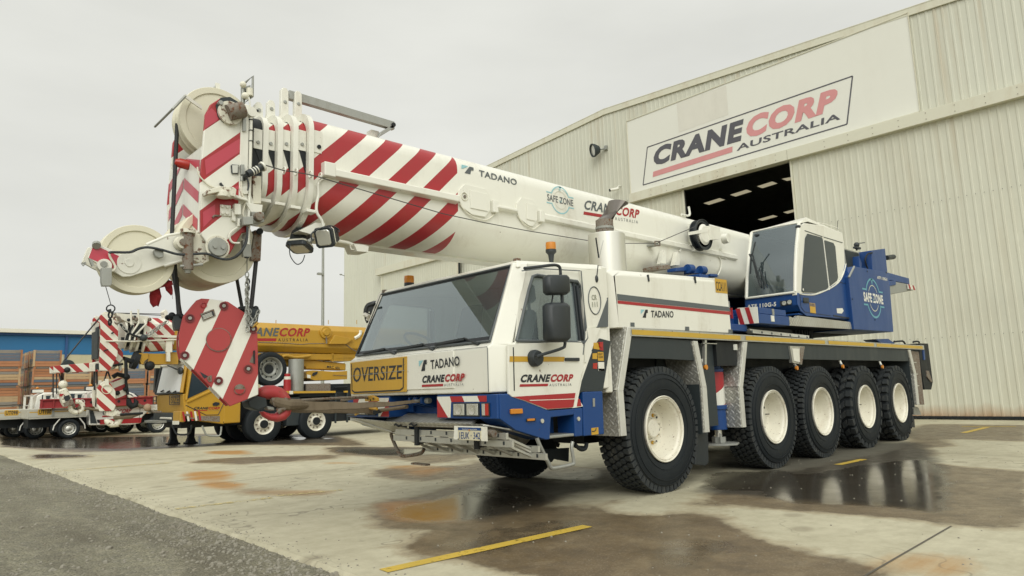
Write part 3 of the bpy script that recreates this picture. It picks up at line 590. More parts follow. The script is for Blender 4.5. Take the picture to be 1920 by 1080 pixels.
# ------------------------------------------------------------------ the blue shed far behind
bb = root('blue_shed', 'far long shed with a blue upper wall and cream lower wall', 'building', (-10, 46, 0))
bm = paint('blue sheeting', (.014,.135,.31), .5, dirt=.08, dscale=.2); bc = paint('cream block wall', (.50,.46,.31), .7, dirt=.2); bt = paint('blue trim', (.02,.075,.22), .5, dirt=.1); bw = paint('white fascia', (.72,.70,.60), .5, dirt=.1)
b = MB(); b.box(-60, 14, 45, 45.2, 4.25, 5.42, bm)
x = -59.
b2 = MB(); b2.box(-60, 14, 45.02, 45.2, 0, 4.25, bc); obj('lower_wall', b2, bb, smooth=0); obj('upper_wall', b, bb, smooth=0)
b = MB(); b.box(-60.2, 14.2, 44.6, 60, 5.5, 5.72, bw); obj('roof', b, bb, smooth=0)
b = MB(); b.box(-60, 14, 44.85, 45, 5.36, 5.5, bt)
for x in (-7.6, -2.5, 1.55, 5.6, 9.7): b.box(x, x+.13, 44.9, 45.0, 1.2, 5.36, bt)
obj('gutter', b, bb, smooth=0)
# ================================================================== THE WHITE AND BLUE MOBILE CRANE
W_ = 2.79; MID = W_/2
stripe_b = paint('white paint with red boom stripes', RED, .32, dirt=.2, coat=.2, col2=WHITE, stripe=(1,0,-1,-7.169,.4435,.49,1)) 
def swapped(name, off, per, duty, n, c1=RED, c2=WHITE, **k): return paint(name, c2, .34, dirt=.22, col2=c1, stripe=(*n, off, per, duty, 1), **k)
stripe_b = swapped('white paint with red boom stripes', -7.169, .4435, .49, (1,0,-1))
stripe_h = swapped('white paint with red head stripes', -8.41, .45, .45, (1,0,-1))
cr_ = root('mobile_crane', 'big white and blue five-axle mobile crane with its boom resting forward over the cab', 'crane', (3.5, MID, 0))
# ---------------- wheels
def tyre_mesh(style):
    b = MB(); T = .43
    prof = [(.388,.045),(.405,.008),(.43,-.004),(.50,-.018),(.58,-.02),(.645,-.008),(.68,.010),(.700,.028),(.706,.06),(.706,T-.06),(.700,T-.026),(.69,T-.008),(.62,T+.015),(.5,T+.015),(.405,T-.01),(.388,T-.05)]
    b.lathe([(r, h) for r, h in prof], (0,0,0), (0,1,0), rubber, 96)
    for r, h in ((.475,-.0165),(.60,-.021),(.655,-.008)): b.torus((0,h,0), (0,1,0), r, .0045, rubber, 96, 6)
    def block(a0, poly, r0=.712, r1=.745, tp=.93):
        ca = sum(p[0] for p in poly)/len(poly); cy = sum(p[1] for p in poly)/len(poly); lo = []; hi = []
        for (u, y) in poly:
            for (rr, s, out) in ((r0,1.,lo),(r1,tp,hi)):
                uu = ca+(u-ca)*s; yy = cy+(y-cy)*s; a = a0+uu/.745
                out.append((math.cos(a)*rr, yy, math.sin(a)*rr))
        b.loft([lo, hi], rubber_t, caps=True)
    if style == 0:                                             # road pattern: staggered hexagonal blocks
        n = 54; pt = 2*math.pi*.745/n
        for i in range(n):
            a = 2*math.pi*i/n
            for rw in range(3):
                yc = .43*(.32+.18*rw); o = pt/2 if rw % 2 else 0
                hx = [(o+pt*.40*c_x, yc+.037*s_y) for c_x, s_y in ((-1,.15),(-.55,1),(.55,1),(1,-.15),(.55,-1),(-.55,-1))]
                block(a, hx, r0=.705, r1=.746, tp=.9)
            for sg in (0, 1):
                y0, y1 = (.006, .085) if not sg else (.43-.006, .43-.085)
                block(a, [(-.37*pt+pt/2,y0),(.37*pt+pt/2,y0),(.37*pt+pt/2,y1*.5+y0*.5),(.26*pt+pt/2,y1),(-.26*pt+pt/2,y1),(-.37*pt+pt/2,y1*.5+y0*.5)], r0=.668, r1=.746, tp=.95)
    else:                                                      # traction pattern: big shoulder lugs and chevrons
        n = 27; pt = 2*math.pi*.745/n
        for i in range(n):
            a = 2*math.pi*i/n
            for sg in (0, 1):
                f = (lambda y: y) if not sg else (lambda y: .43-y); o = pt*.5*sg
                block(a, [(-.33*pt+o,f(-.004)),(.33*pt+o,f(-.004)),(.33*pt+o,f(.085)),(.2*pt+o,f(.10)),(-.33*pt+o,f(.085))], r0=.655, r1=.75, tp=.92)
                block(a, [(-.30*pt+o,f(.115)),(.36*pt+o,f(.105)),(.78*pt+o,f(.200)),(.14*pt+o,f(.203))], r0=.70, r1=.749, tp=.88)
    return b
def rim_mesh():
    b = MB()
    b.lathe([(.372,.05),(.392,.010),(.394,-.010),(.386,-.016),(.376,-.010),(.368,.012),(.352,.020),(.340,.032),(.334,.05),(.327,.10),(.318,.235),(.305,.255),(.27,.262),(.15,.27),(.14,.268)], (0,0,0), (0,1,0), rim_w, 72)
    b.torus((0,-.002,0), (0,1,0), .362, .006, rim_w, 72, 6)
    return b
def hub_mesh(kind):
    b = MB()
    b.lathe([(.16,.272),(.158,.235),(.12,.225),(.112,.16),(.10,.148),(.0,.146)] if kind else [(.16,.272),(.15,.20),(.13,.19),(.0,.188)], (0,0,0), (0,1,0), rim_w, 32)
    if kind: b.lathe([(.128,.226),(.134,.222),(.134,.234),(.126,.236)], (0,0,0), (0,1,0), galv, 32)
    n = 10
    for i in range(n):
        a = 2*math.pi*(i+.3)/n; c = (math.cos(a)*.205, 0, math.sin(a)*.205); g = nutbrass if kind else rim_w
        if kind: b.cyl((c[0],.262,c[2]), (c[0],.245,c[2]), .024, g, n=6); b.cyl((c[0],.246,c[2]), (c[0],.20,c[2]), .012, steel, n=8)
        else: b.cyl((c[0],.262,c[2]), (c[0],.24,c[2]), .018, g, n=6)
        a += math.pi/n; b.cyl((math.cos(a)*.255,.262,math.sin(a)*.255), (math.cos(a)*.255,.2605,math.sin(a)*.255), .018, black, n=10)
    if not kind:
        b.tube([(.10,.265,.02),(.10,.18,.03),(.13,.14,.03)], .007, black); b.cyl((.10,.24,.02),(.10,.2,.02),.02,rusty,n=8)
    return b
def make_wheel(style, kind, parent, loc):
    wl = bpy.data.objects.new('wheel', None); COL.objects.link(wl); wl.parent = parent; wl.location = Vector(loc)-wloc(parent)
    obj('tyre', tyre_mesh(style), wl, loc=wloc(wl), smooth=30, nrm=True); obj('rim', rim_mesh(), wl, loc=wloc(wl), smooth=40, nrm=False); obj('hub', hub_mesh(kind), wl, loc=wloc(wl), smooth=35)
    return wl
AX = [0, 2.812, 4.52, 6.438, 8.229]
protos = [make_wheel(0, 1, cr_, (AX[0],0,.745)), make_wheel(0, 0, cr_, (AX[1],0,.745)), None, make_wheel(1, 0, cr_, (AX[3],0,.745)), None]
for i, src, dy in ((2, 1, 0), (4, 3, 0), (0, 0, 1), (1, 1, 1), (2, 1, 1), (3, 3, 1), (4, 3, 1)):
    c = dup(protos[src], cr_); c.location = Vector((AX[i], W_*dy, .745))-wloc(cr_); c.rotation_euler = (0, random.uniform(0, 6), math.pi*dy)
# ---------------- chassis and deck
b = MB(); b.box(-1.5, 10.2, .95, 1.84, .78, 1.80, black); b.box(-2.3, -1.5, 1.0, 1.8, .85, 1.25, black)
for x in AX: b.cyl((x,.3,.745),(x,W_-.3,.745),.13,black,n=16); b.obox((x,MID,.76),((.2,0,0),(0,.28,0),(0,0,.22)),black)
for x in AX: b.cyl((x,.27,.745),(x,.48,.745),.24,black,n=18)
for k in range(14): b.tube([(-.3+k*.75,.75,1.0+.1*(k%3)),(0+k*.75,.7,.85),(.4+k*.75,.8,.95)], .022, black, sub=4)
for x in (-.75, .95, 1.95): b.box(x, x+.03, .25, W_-.25, .95, 1.8, black)
obj('chassis', b, cr_, bevel=.012)
b = MB(); b.box(-.6, 10.12, .03, W_-.03, 1.85, 1.925, alu)
obj('deck', b, cr_, bevel=.01)
edge_y = linemat('chipped yellow tape', (.55,.35,.04), .36)
b = MB(); jn = [-.585, 2.09, 4.95, 7.2, 10.12]
for i in range(4):
    b.box(jn[i]+.006, jn[i+1]-.006, -.012, .04, 1.845, 1.94, alu)
    for k in range(int((jn[i+1]-jn[i])/.6)): b.cyl((jn[i]+.25+k*.62,-.012,1.93),(jn[i]+.25+k*.62,-.018,1.93),.01,galv,n=6)
de = obj('deck_edge', b, cr_, bevel=.006)
obj('deck_edge', MB().box(-.58, 10.11, W_-.04, W_+.012, 1.845, 1.94, alu), cr_, bevel=.006)
b = MB()
for i in range(4):
    n = 30; x0, x1 = jn[i]+.03, jn[i+1]-.12
    b.add([(x0+(x1-x0)*k/n, -.0155, z) for k in range(n+1) for z in (1.862, 1.922)], [(2*k, 2*k+2, 2*k+3, 2*k+1) for k in range(n)], edge_y)
obj('yellow_tape', b, de, smooth=0)
# side skirts under the deck
def skirt(k, pts, y=.02):
    q = onY(k, pts, y); return MB().ex(q, (0,.025,0), dark)
s1 = skirt('G', [(430,93),(822,122),(848,243),(640,232),(408,228)]); obj('side_skirt', s1, cr_, bevel=.006)
s2 = MB().ex([(2.13,.02,1.845),(9.12,.02,1.845),(9.19,.02,1.585),(2.03,.02,1.60)], (0,.025,0), dark)
obj('side_skirt', s2, cr_, bevel=.006)
# mudguards (profiles in x-z, .46 m wide)
def guard(pts, y0=0., y1=.47, th=.03, lip=.05, name='mudguard'):
    b = MB(); o = [Vector((x, 0, z)) for x, z in pts]
    for i in range(len(o)-1):
        a, c = o[i], o[i+1]; d = (c-a).normalized(); n = Vector((d.z, 0, -d.x))*th
        b.ex([a+Vector((0,y0,0)), c+Vector((0,y0,0)), c+Vector((0,y1,0)), a+Vector((0,y1,0))], n, tread)
        e = Vector((0,y0-.006,0)); w_ = Vector((1,0,0))*lip
        b.ex([a+e, c+e, c+e+w_, a+e+w_], (0,.02,0), tread_l)
    return obj(name, b, cr_, bevel=.004)
guard([(-.62,1.945),(-.862,1.215),(-.845,.715)], lip=.10)
guard([(.76,1.82),(.90,1.22),(.895,.64)], lip=.10)
guard([(2.08,1.84),(1.85,1.2),(1.85,.645)], lip=.10)
guard([(9.08,1.83),(9.27,1.33),(9.25,.665)], lip=.13)
for (x0, z0, x1, z1) in ((-.62,1.945,-.85,.715),(.76,1.82,.9,.64),(2.08,1.84,1.85,.645),(9.08,1.83,9.25,.665)):
    pass
b = MB()
for pts in ([(-.62,1.945),(-.862,1.215),(-.845,.715)],[(9.08,1.83),(9.27,1.33),(9.25,.665)]):
    for i in range(2):
        a, c = pts[i], pts[i+1]; b.ex([(a[0],W_-.47,a[1]),(c[0],W_-.47,c[1]),(c[0],W_,c[1]),(a[0],W_,a[1])], (.03,0,0), tread)
obj('mudguard', b, cr_)
# dark splash panels behind the wheels and the mud flap
b = MB(); b.box(.86, .88, .02, .5, .62, 1.8, dark); b.box(.60,.88,.48,.5,.9,1.8,dark); b.box(9.1,9.13,.02,.6,.62,1.7,dark); b.box(2.3,9.1,.50,.52,1.3,1.84,black); b.box(-.5,.86,.50,.52,1.3,1.84,black)
for k in range(4): b.cyl((.856,.2,.8+k*.22),(.85,.2,.8+k*.22),.018,black,n=8)
obj('splash_panel', b, cr_)
q = onY('G', [(850,655),(915,672),(918,850),(900,868),(835,862)], .12); obj('mud_flap', MB().ex(q, (0,.36,0), plastic), cr_, bevel=.01)
q = onY('S', [(335,840),(350,880),(355,945),(330,945)], .1); obj('mud_flap', MB().ex(q, (0,.36,0), plastic), cr_)
q = onY('a5', [(1240,780),(1570,760),(1565,925),(1380,890),(1350,925),(1260,900)], 1.0); obj('mud_flap', MB().ex(q, (0,.03,0), plastic), cr_)
# outrigger jack between first and second axle
def jack(x, y, parent):
    b = MB(); b.cyl((x,y,.62),(x,y,.92),.125,blue,n=24); b.cyl((x,y,.90),(x,y,.96),.145,blue,n=24); b.cyl((x,y,1.42),(x,y,1.80),.105,blue,n=24); b.cyl((x,y,1.42),(x,y,1.47),.13,blue,n=24)
    j = obj('outrigger_jack', b, parent, bevel=.008)
    # chevron sleeve
    b = MB(); n = 12; rr = .128
    for k in range(n):
        a0, a1 = 2*math.pi*k/n, 2*math.pi*(k+1)/n
        zc = lambda a: .16*abs(((a/(2*math.pi)*2+.33) % 1)-.5)
        zs = [lambda a: .96, lambda a: min(1.42,.90+zc(a)*1.2), lambda a: 1.12+zc(a)*1.6, lambda a: 1.42]
        for i, m in ((0, red), (1, white), (2, red)):
            b.add([(x+rr*math.cos(a), y+rr*math.sin(a), max(.96, min(1.42, zs[i+e_](a)))) for a in (a0, (a0+a1)/2, a1) for e_ in (0, 1)], [(0,2,3,1),(2,4,5,3)], m)
    obj('chevron_sleeve', b, j)
    b = MB(); b.cyl((x,y,.46),(x,y,.62),.05,steel,n=16); b.cyl((x,y,.44),(x,y,.52),.10,galv,n=8); b.cyl((x,y,.415),(x,y,.44),.28,galv,n=8); b.cyl((x-.12,y-.1,.44),(x-.12,y-.1,.58),.016,galv,n=8)
    obj('foot_pad', b, j, bevel=.004)
    b = MB(); b.box(x-.03,x+.05,y-.108,y-.104,1.55,1.72,white); b.box(x-.015,x+.035,y-.110,y-.1085,1.64,1.69,yel_s); obj('warning_label', b, j, smooth=0)
jack(1.72, .30, cr_)
b = MB(); b.box(1.4,1.95,.05,W_-.05,1.5,1.83,black); b.box(1.05,1.4,.1,.5,.7,1.8,dark); obj('outrigger_beam', b, cr_)
b = MB(); q = onY('G', [(895,120),(906,120),(906,265),(895,265)], .0); b.ex(q, (0,.04,0), alu); b.box(1.0,1.35,-.0,.03,1.79,1.80,alu); b.cyl((1.9,.05,1.72),(1.9,.05,1.80),.04,lens,n=10)
obj('ladder_rail', b, cr_)
# amber side markers under the deck
for k, p in (('Q',0),):
    for (kk, x, y) in (('D',325,690),('D',532,684),('D',710,686),('G',905,272)):
        q = onY(kk, (x, y), -.01); b = MB(); b.cyl(q+Vector((0,.0,-.02)), q+Vector((0,.03,-.02)), .034, amber, n=14); b.cyl(q+Vector((0,.03,-.02)), q+Vector((0,.05,.02)), .03, plastic, n=10); b.tube([q+Vector((0,.03,.0)), q+Vector((0,.06,.09))], .02, white)
        obj('side_marker', b, cr_)
q = onY('Q', [(0,0)], 0)
b = MB(); q = onY('D', [(290,597),(357,600),(345,680),(303,672)], -.01); b.ex(q, (0,.05,0), alu); q = onY('D', [(302,608),(334,610),(336,670),(310,664)], -.02); b.ex(q, (0,.02,0), white); q = onY('D', [(338,602),(356,602),(346,676),(334,676)], -.016); b.ex(q, (0,.02,0), rusty); obj('hinged_bracket', b, cr_)
# ---------------- rear outrigger box and rear gear
b = MB(); b.box(9.3,10.0,.08,W_-.08,.95,1.82,dark); q = onY('S', [(315,270),(388,280),(438,745),(400,745)], .06); b.ex(q, (0,.04,0), rusty)
for zz in (1.05,1.3,1.55): b.box(9.35,9.62,.03,.06,zz,zz+.02,alu)
obj('rear_locker', b, cr_)
b = MB(); q = onY('S', [(395,205),(470,207),(512,545),(498,612),(440,612),(430,560),(395,300)], .3); b.ex(q, (0,W_-.6,0), black); q = onY('S', [(428,265),(440,265),(447,350),(434,350)], .28); b.ex(q, (0,.02,0), blue); q = onY('S', [(458,445),(478,448),(510,548),(495,543),(462,500)], .28); b.ex(q, (0,.04,0), rusty)
b.tube(onY('S', [(340,200),(345,190),(385,190),(392,203)], .3), .02, black, sub=4); obj('rear_outrigger', b, cr_)
b = MB(); q = onY('S', [(345,755),(385,770),(412,835),(345,835)], .2); b.ex(q, (0,.3,0), galv); obj('rear_step', b, cr_)
b = MB(); q = onY('S', [(5,168),(120,165),(180,207),(60,205)], .4); b.ex(q, (0,.25,0), blue); b.tube(onY('S', [(170,192),(245,186),(268,212)], .4), .02, black, sub=4); obj('deck_hook', b, cr_)
# ---------------- engine cover
hood = root  # (name kept free)
pr = [(-.90,1.935),(-.735,1.945),(1.869,1.955),(1.84,2.56),(1.80,2.735),(-.70,2.63),(-.965,2.60)]
b = MB(); y0, y1 = .03, W_-.03
sec = lambda y, dz, dx: [(-.90+dx,y,1.935),(1.869-dx*.3,y,1.95),(1.845-dx*.3,y,2.60-dz),(1.80-dx,y,2.735-dz),(-.72+dx,y,2.635-dz),(-.955+dx,y,2.605-dz)]
b.loft([sec(y0+.0,.06,.17), sec(y0+.05,.0,.10), sec(y0+.28,.0,.0), sec(y1-.28,0,0), sec(y1-.05,0,.10), sec(y1,.06,.17)], white)
ec = obj('engine_cover', b, cr_, bevel=.02, seg=3)
b = MB(); yy = y0-.003
def onE(pts): return [Vector((p.x, p.y, p.z)) for p in onY('C', pts, yy)]
b.face(onE([(327,577),(1035,660),(1047,688),(330,617)]), grey_v); b.face(onE([(330,619),(1047,690),(1053,711),(332,638)]), red)
logo_t(b, onE([(478,725),(685,728),(478,678)]), 'TADANO', blue_l, ink, bold=.025)
b.face(onE([(945,478),(1020,489),(1027,576),(952,568)]), yel_s)
b.text('CCA111', [p+Vector((0,-.002,0)) for p in onE([(955,556),(1020,564),(951,497),(1015,506)])], ink, .012)
for p in ((412,758),(758,784),(1032,802)): b.face(onE([p,(p[0]+26,p[1]+1),(p[0]+27,p[1]+27),(p[0]+1,p[1]+26)]), grey_v)
obj('side_decals', b, ec, smooth=0)
for p in ((522,455),(818,466)):
    q = onY('C', [p,(p[0]+8,p[1]),(p[0]+14,p[1]+43),(p[0]+5,p[1]+43)], y0-.012); obj('latch', MB().ex(q, (0,.02,0), plastic), ec, bevel=.004)
b = MB(); q = onY('C', [(595,395),(665,392),(665,420),(597,420)], .7); b.ex(q, (0,.3,0), rusty); obj('filler_cap', b, ec, bevel=.01)
b = MB()
for (x0, x1, y0_, y1_) in ((700,805,400,425),(805,882,410,440)):
    q = onY('C', [(x0,y0_+12),(x1,y0_),(x1,y1_+5),(x0,y1_+8)], .75); b.cyl(q[1]+Vector((-.02,0,-.05)), q[1]+Vector((-.16,0,-.06)), .07, blue, n=14); b.ex(q, (0,.16,0), blue)
q = onY('C', [(920,450),(965,452),(965,470),(920,465)], .7); b.ex(q, (0,.2,0), blue); obj('hose_reel', b, ec, bevel=.008)
# exhaust
b = MB(); b.cyl((-.29,.50,2.5),(-.29,.50,3.19),.235,steel,n=48); b.box(-.29,-.055,.50,.75,2.5,3.185,steel)
st_ = obj('exhaust_stack', b, cr_, bevel=.012)
q = onY('C', [(212,180),(287,180),(212,122),(287,145),(310,28),(312,95)], .52); c0 = (q[0]+q[1])/2; rr = (q[1]-q[0]).length/2*.93
b = MB(); b.lathe([(rr,0),(rr,.16)], c0-Vector((0,0,.02)), (0,0,1), rusty, 24); b.lathe([(rr*1.06,.02),(rr*1.06,.05)], c0, (0,0,1), galv, 24)
pipe_m = paint('heat-blued exhaust tip', (.22,.20,.18), .35, metal=.8, dirt=.5, dcol=(.2,.11,.06), dscale=5)
d1 = Vector((.62,-.05,.60)).normalized(); a_ = Vector((0,1,0)); p1 = c0+Vector((0,0,.14)); p2 = p1+d1*.40
b.loft([[p1+Vector((math.cos(t)*rr, math.sin(t)*rr, -math.cos(t)*rr*.0)) for t in [2*math.pi*i/20 for i in range(20)]], [p2+Vector((math.cos(t)*rr*.72, math.sin(t)*rr*.95, -math.cos(t)*rr*1.45)) if False else p2+(d1.cross(a_).normalized()*math.cos(t)+a_*math.sin(t))*rr+d1*(-.10*math.cos(t)) for t in [2*math.pi*i/20 for i in range(20)]]], pipe_m, caps=False)
obj('exhaust_tip', b, st_)
# ---------------- driver's cab
cabx0 = -2.70; FX = -2.70
cb = MB()
def mirror(p): return Vector((p.x, W_-p.y, p.z))
# lower front: panel between the creases, chamfered to the doors
z0, z1 = 1.247, 1.735
prof_lo = [(-2.46,.0),(-2.70,.10),(-2.70,W_-.10),(-2.46,W_)]
prof_hi = [(-2.44,.0),(-2.66,.10),(-2.66,W_-.10),(-2.44,W_)]
R0 = [(x, y, z0) for x, y in prof_lo]+[(-1.0,W_,z0),(-1.0,0,z0)]
R1 = [(x, y, z1-.05) for x, y in prof_lo]+[(-1.0,W_,z1-.05),(-1.0,0,z1-.05)]
R2 = [(x+.03, y+(.0 if i in (0,3) else 0), z1) for i, (x, y) in enumerate(prof_hi)]+[(-1.0,W_,z1),(-1.0,0,z1)]
cb.loft([[Vector(p)+Vector((.05,0,-.012)) if False else Vector(p) for p in R0], R1, R2], white)
# roof and rear wall, pillars
ws_b = [(-2.63,.12,1.74),(-2.63,W_-.12,1.74)]; ws_t = [(-2.28,.14,2.53),(-2.28,W_-.14,2.53)]
cb.loft([[(-2.30,.06,2.50),(-2.30,W_-.06,2.50),(-.97,W_-.03,2.60),(-.97,.03,2.60)], [(-2.27,.10,2.585),(-2.27,W_-.10,2.585),(-.99,W_-.08,2.665),(-.99,.08,2.665)]], white)
cb.box(-1.02, -.90, .03, W_-.03, 1.2, 2.64, white)
for sy in (0, 1):
    f = (lambda p: Vector(p)) if not sy else (lambda p: mirror(Vector(p)))
    cb.loft([[f(p) for p in ((-2.66,.10,1.70),(-2.62,.20,1.70),(-2.44,.055,1.70),(-2.46,.0,1.70))], [f(p) for p in ((-2.31,.12,2.56),(-2.28,.19,2.56),(-2.13,.085,2.56),(-2.17,.03,2.56))]], white)
cab = obj('cab', cb, cr_, bevel=.018, seg=3)
# side wall with the window opening: ring of quads around the opening (near and far side)
win_px = [(962,638),(1078,634),(1090,620),(1084,535),(1077,520),(1000,513),(988,516),(978,545)]
def sidewall(y, sgn):
    yv = lambda z: .0 if z < 1.75 else .0+.045*(z-1.75)/.8
    win = [(-2.41,1.745),(-1.40,1.752),(-1.345,1.80),(-1.37,2.36),(-1.42,2.425),(-2.05,2.44),(-2.115,2.42),(-2.19,2.27)]
    out = [(-2.46,1.60),(-1.40,1.60),(-1.0,1.72),(-.95,2.40),(-1.0,2.60),(-2.10,2.555),(-2.17,2.545),(-2.33,2.16)]
    b = MB(); n = len(win)
    V = lambda p, d: Vector((p[0], (yv(p[1])+d) if not sgn else W_-yv(p[1])-d, p[1]))
    for d in (0., .05):
        b.add([V(p, d) for p in win]+[V(p, d) for p in out], [(i,(i+1)%n,n+(i+1)%n,n+i) for i in range(n)], white)
    b.add([V(p, 0) for p in win]+[V(p, .05) for p in win], [(i,(i+1)%n,n+(i+1)%n,n+i) for i in range(n)], white)
    return b, win, V
sw, win, V0 = sidewall(0, 0); dz_ = obj('side_wall', sw, cab, smooth=0)
sw2, win2, V1 = sidewall(0, 1); obj('side_wall', sw2, cab, smooth=0)
for V_ in (V0, V1):
    obj('side_window', MB().face([V_(p, .02) for p in win], glass_s), cab, smooth=0)
    b = MB(); pts = [V_(p, -.004) for p in win]; b.tube(pts+[pts[0]], .017, grey_v, 6); 
    cxm = (-1.46, -1.47); b.tube([V_((-1.455,1.76), .01), V_((-1.475,2.42), .01)], .014, plastic, 6); b.tube([V_((-1.40,1.78), .012), V_((-1.425,2.38), .012)], .026, plastic, 6)
    obj('window_frame', b, cab)
# doors with their stripe and lettering (near side visible)
for sgn in (0, 1):
    ym = (lambda p, d=0: Vector((p.x, p.y+d, p.z))) if not sgn else (lambda p, d=0: Vector((p.x, W_-p.y-d, p.z)))
    q = onY('B', [(770,455),(1105,440),(1120,470),(1115,560),(1085,690),(1062,748),(945,756),(840,715),(785,697),(772,685)], -.018)
    b = MB(); b.ex([ym(p) for p in q], (0,.03 if not sgn else -.03,0), white)
    dr = obj('door', b, cab, bevel=.006)
    b = MB(); e = -.0215
    q = onY('B', [(790,697),(1078,679),(1068,742),(1058,746),(948,753),(845,714)], e); b.face([ym(p) for p in q], red)
    q = onY('B', [(775,510),(1028,513),(1024,535),(774,536)], e); b.face([ym(p) for p in q], yel_s)
    q = onY('B', [(865,712),(1075,705),(1074,708),(870,715)], e-.001); b.face([ym(p) for p in q], white)
    if not sgn: logo_crane(b, onY('B', [(820,652),(1068,646),(822,594)], e), ink, red, grey_v, bold=.05)
    obj('door_decals', b, dr, smooth=0)
    q = onY('B', [(1033,517),(1098,517),(1098,532),(1033,532)], -.04); b = MB(); b.ex([ym(p) for p in q], (0,.02 if not sgn else -.02,0), plastic); obj('handle', b, dr, bevel=.006)
b = MB(); b.tube(onY('a6', [(700,150),(735,560),(735,850),(720,1000)], -.02), .006, grey_v, 5); b.tube(onY('a6', [(100,150),(300,128),(690,150)], -.0), .006, grey_v, 5)
b.tube([(-2.475,-.018,1.26),(-2.47,-.018,1.68)], .007, black, 5); b.tube([(-2.702,.10,1.26),(-2.702,.10,1.68)], .004, grey_v, 5); b.tube([(-2.702,.10,1.69),(-2.702,W_-.10,1.69)], .003, grey_v, 4); obj('door_seal', b, cab)
# raised panel joints on the front
b = MB(); b.box(-2.712,-2.69,.62,W_-.12,1.30,1.69,white); obj('front_panel', b, cab, bevel=.012, seg=3)
fxp = -2.716
b = MB(); logo_t(b, onX('B', [(358,578),(545,553),(356,534)], fxp), 'TADANO', blue_l, ink, bold=.02); logo_crane(b, onX('B', [(370,653),(570,645),(369,600)], fxp), ink, red, grey_v, bold=.05)
obj('front_decals', b, cab, smooth=0)
# oversize sign fixed to the front left
q = onX('B', [(43,685),(298,674),(299,511),(40,540)], fxp-.008); b = MB(); b.ex([p for p in q], (.012,0,0), yel_s)
sg_ = obj('oversize_sign', b, cab, bevel=.004)
u = lambda a, c: (q[0]*(1-a)+q[1]*a)*(1-c)+(q[3]*(1-a)+q[2]*a)*c
b = MB(); l = Vector((-.002,0,0))
b.text('OVERSIZE', (u(.05,.37),u(.93,.37),u(.07,.835),u(.935,.77)), ink, .012, l)
for (a0,c0_),(a1,c1) in (((.03,.12),(.03,.96)),((.08,.05),(.90,.05)),((.955,.12),(.955,.96)),((.03,.12),(.08,.05)),((.90,.05),(.955,.12))):
    p0, p1 = u(a0,c0_)+l, u(a1,c1)+l; d = (p1-p0).normalized(); nn = Vector((0,-d.z,d.y))*.009; b.face([p0-nn,p1-nn,p1+nn,p0+nn], ink)
p0, p1 = u(.02,.79)+l*.5, u(.98,.76)+l*.5; b.face([p0,p1,p1+Vector((0,0,.004)),p0+Vector((0,0,.004))], grey_v); p0, p1 = u(.02,.565)+l*1.3, u(.98,.60)+l*1.3; b.face([p0,p1,p1+Vector((0,0,.005)),p0+Vector((0,0,.005))], galv)
obj('sign_lettering', b, sg_, smooth=0)
# windscreen
wb0, wb1 = Vector((-2.635,.13,1.745)), Vector((-2.635,W_-.13,1.745)); wt0, wt1 = Vector((-2.285,.16,2.535)), Vector((-2.285,W_-.16,2.535))
obj('windscreen', MB().face([wb0, wb1, wt1, wt0], glass_w), cab, smooth=0)
b = MB(); nn = (wb1-wb0).cross(wt0-wb0).normalized(); nn = nn if nn.x < 0 else -nn
def band(a, c, wd, toward): b.face([a+nn*.004, c+nn*.004, c+nn*.004+toward*wd, a+nn*.004+toward*wd], ink)
up_ = (wt0-wb0).normalized(); band(wb0, wb1, .055, up_); band(wt0, wt1, .03, -up_); band(wb0, wt0, .035, Vector((0,1,0))); band(wb1, wt1, .035, Vector((0,-1,0)))
b.tube([wb0+nn*.01, wb1+nn*.01, wt1+nn*.01, wt0+nn*.01, wb0+nn*.01], .012, grey_v, 6); obj('windscreen_seal', b, cab, smooth=0)
for (p, t, tip) in (((1340,925),(1200,872),(970,920)),((962,975),(850,920),(650,960)),((640,1010),(525,958),(365,995))):
    q = onX('c4', [p, t, tip], -2.66); q[1].x += .03; b = MB(); b.tube([q[0], q[0]*.6+q[1]*.4], .018, plastic, 6); b.tube([q[0], q[1]], .010, plastic, 6); b.tube([q[1], q[2]], .007, plastic, 6); b.tube([q[1]+Vector((.0,0,-.015)), q[2]+Vector((0,0,-.012))], .012, plastic, 6); obj('wiper', b, cab)
# interior of the cab
trim = paint('grey cab trim', (.10,.11,.11), .6, dirt=.1); seat_m = paint('dark seat cloth', (.03,.035,.04), .8, dirt=.1)
b = MB(); b.box(-2.60,-2.25,.15,W_-.15,1.55,1.74,trim); b.box(-2.4,-1.05,.1,W_-.1,1.3,1.34,trim); b.loft([[(-2.5,2.0,1.74),(-2.5,2.55,1.74),(-2.2,2.55,1.74),(-2.2,2.0,1.74)],[(-2.38,2.05,1.86),(-2.38,2.5,1.86),(-2.25,2.5,1.84),(-2.25,2.05,1.84)]], trim); obj('dashboard', b, cab, bevel=.02)
for yy in (.35, 1.85):
    b = MB(); b.box(-1.85,-1.35,yy,yy+.5,1.35,1.75,seat_m); b.loft([[(-1.42,yy,1.7),(-1.30,yy,1.7),(-1.30,yy+.5,1.7),(-1.42,yy+.5,1.7)],[(-1.25,yy+.06,2.4),(-1.15,yy+.06,2.4),(-1.15,yy+.44,2.4),(-1.25,yy+.44,2.4)]], seat_m); obj('seat', b, cab, bevel=.04, seg=3)
b = MB(); b.torus((-2.05,2.1,1.88), (.5,0,.87), .23, .016, plastic); b.tube([(-2.05,2.1,1.88),(-2.25,2.1,1.6)], .03, plastic); obj('steering_wheel', b, cab)
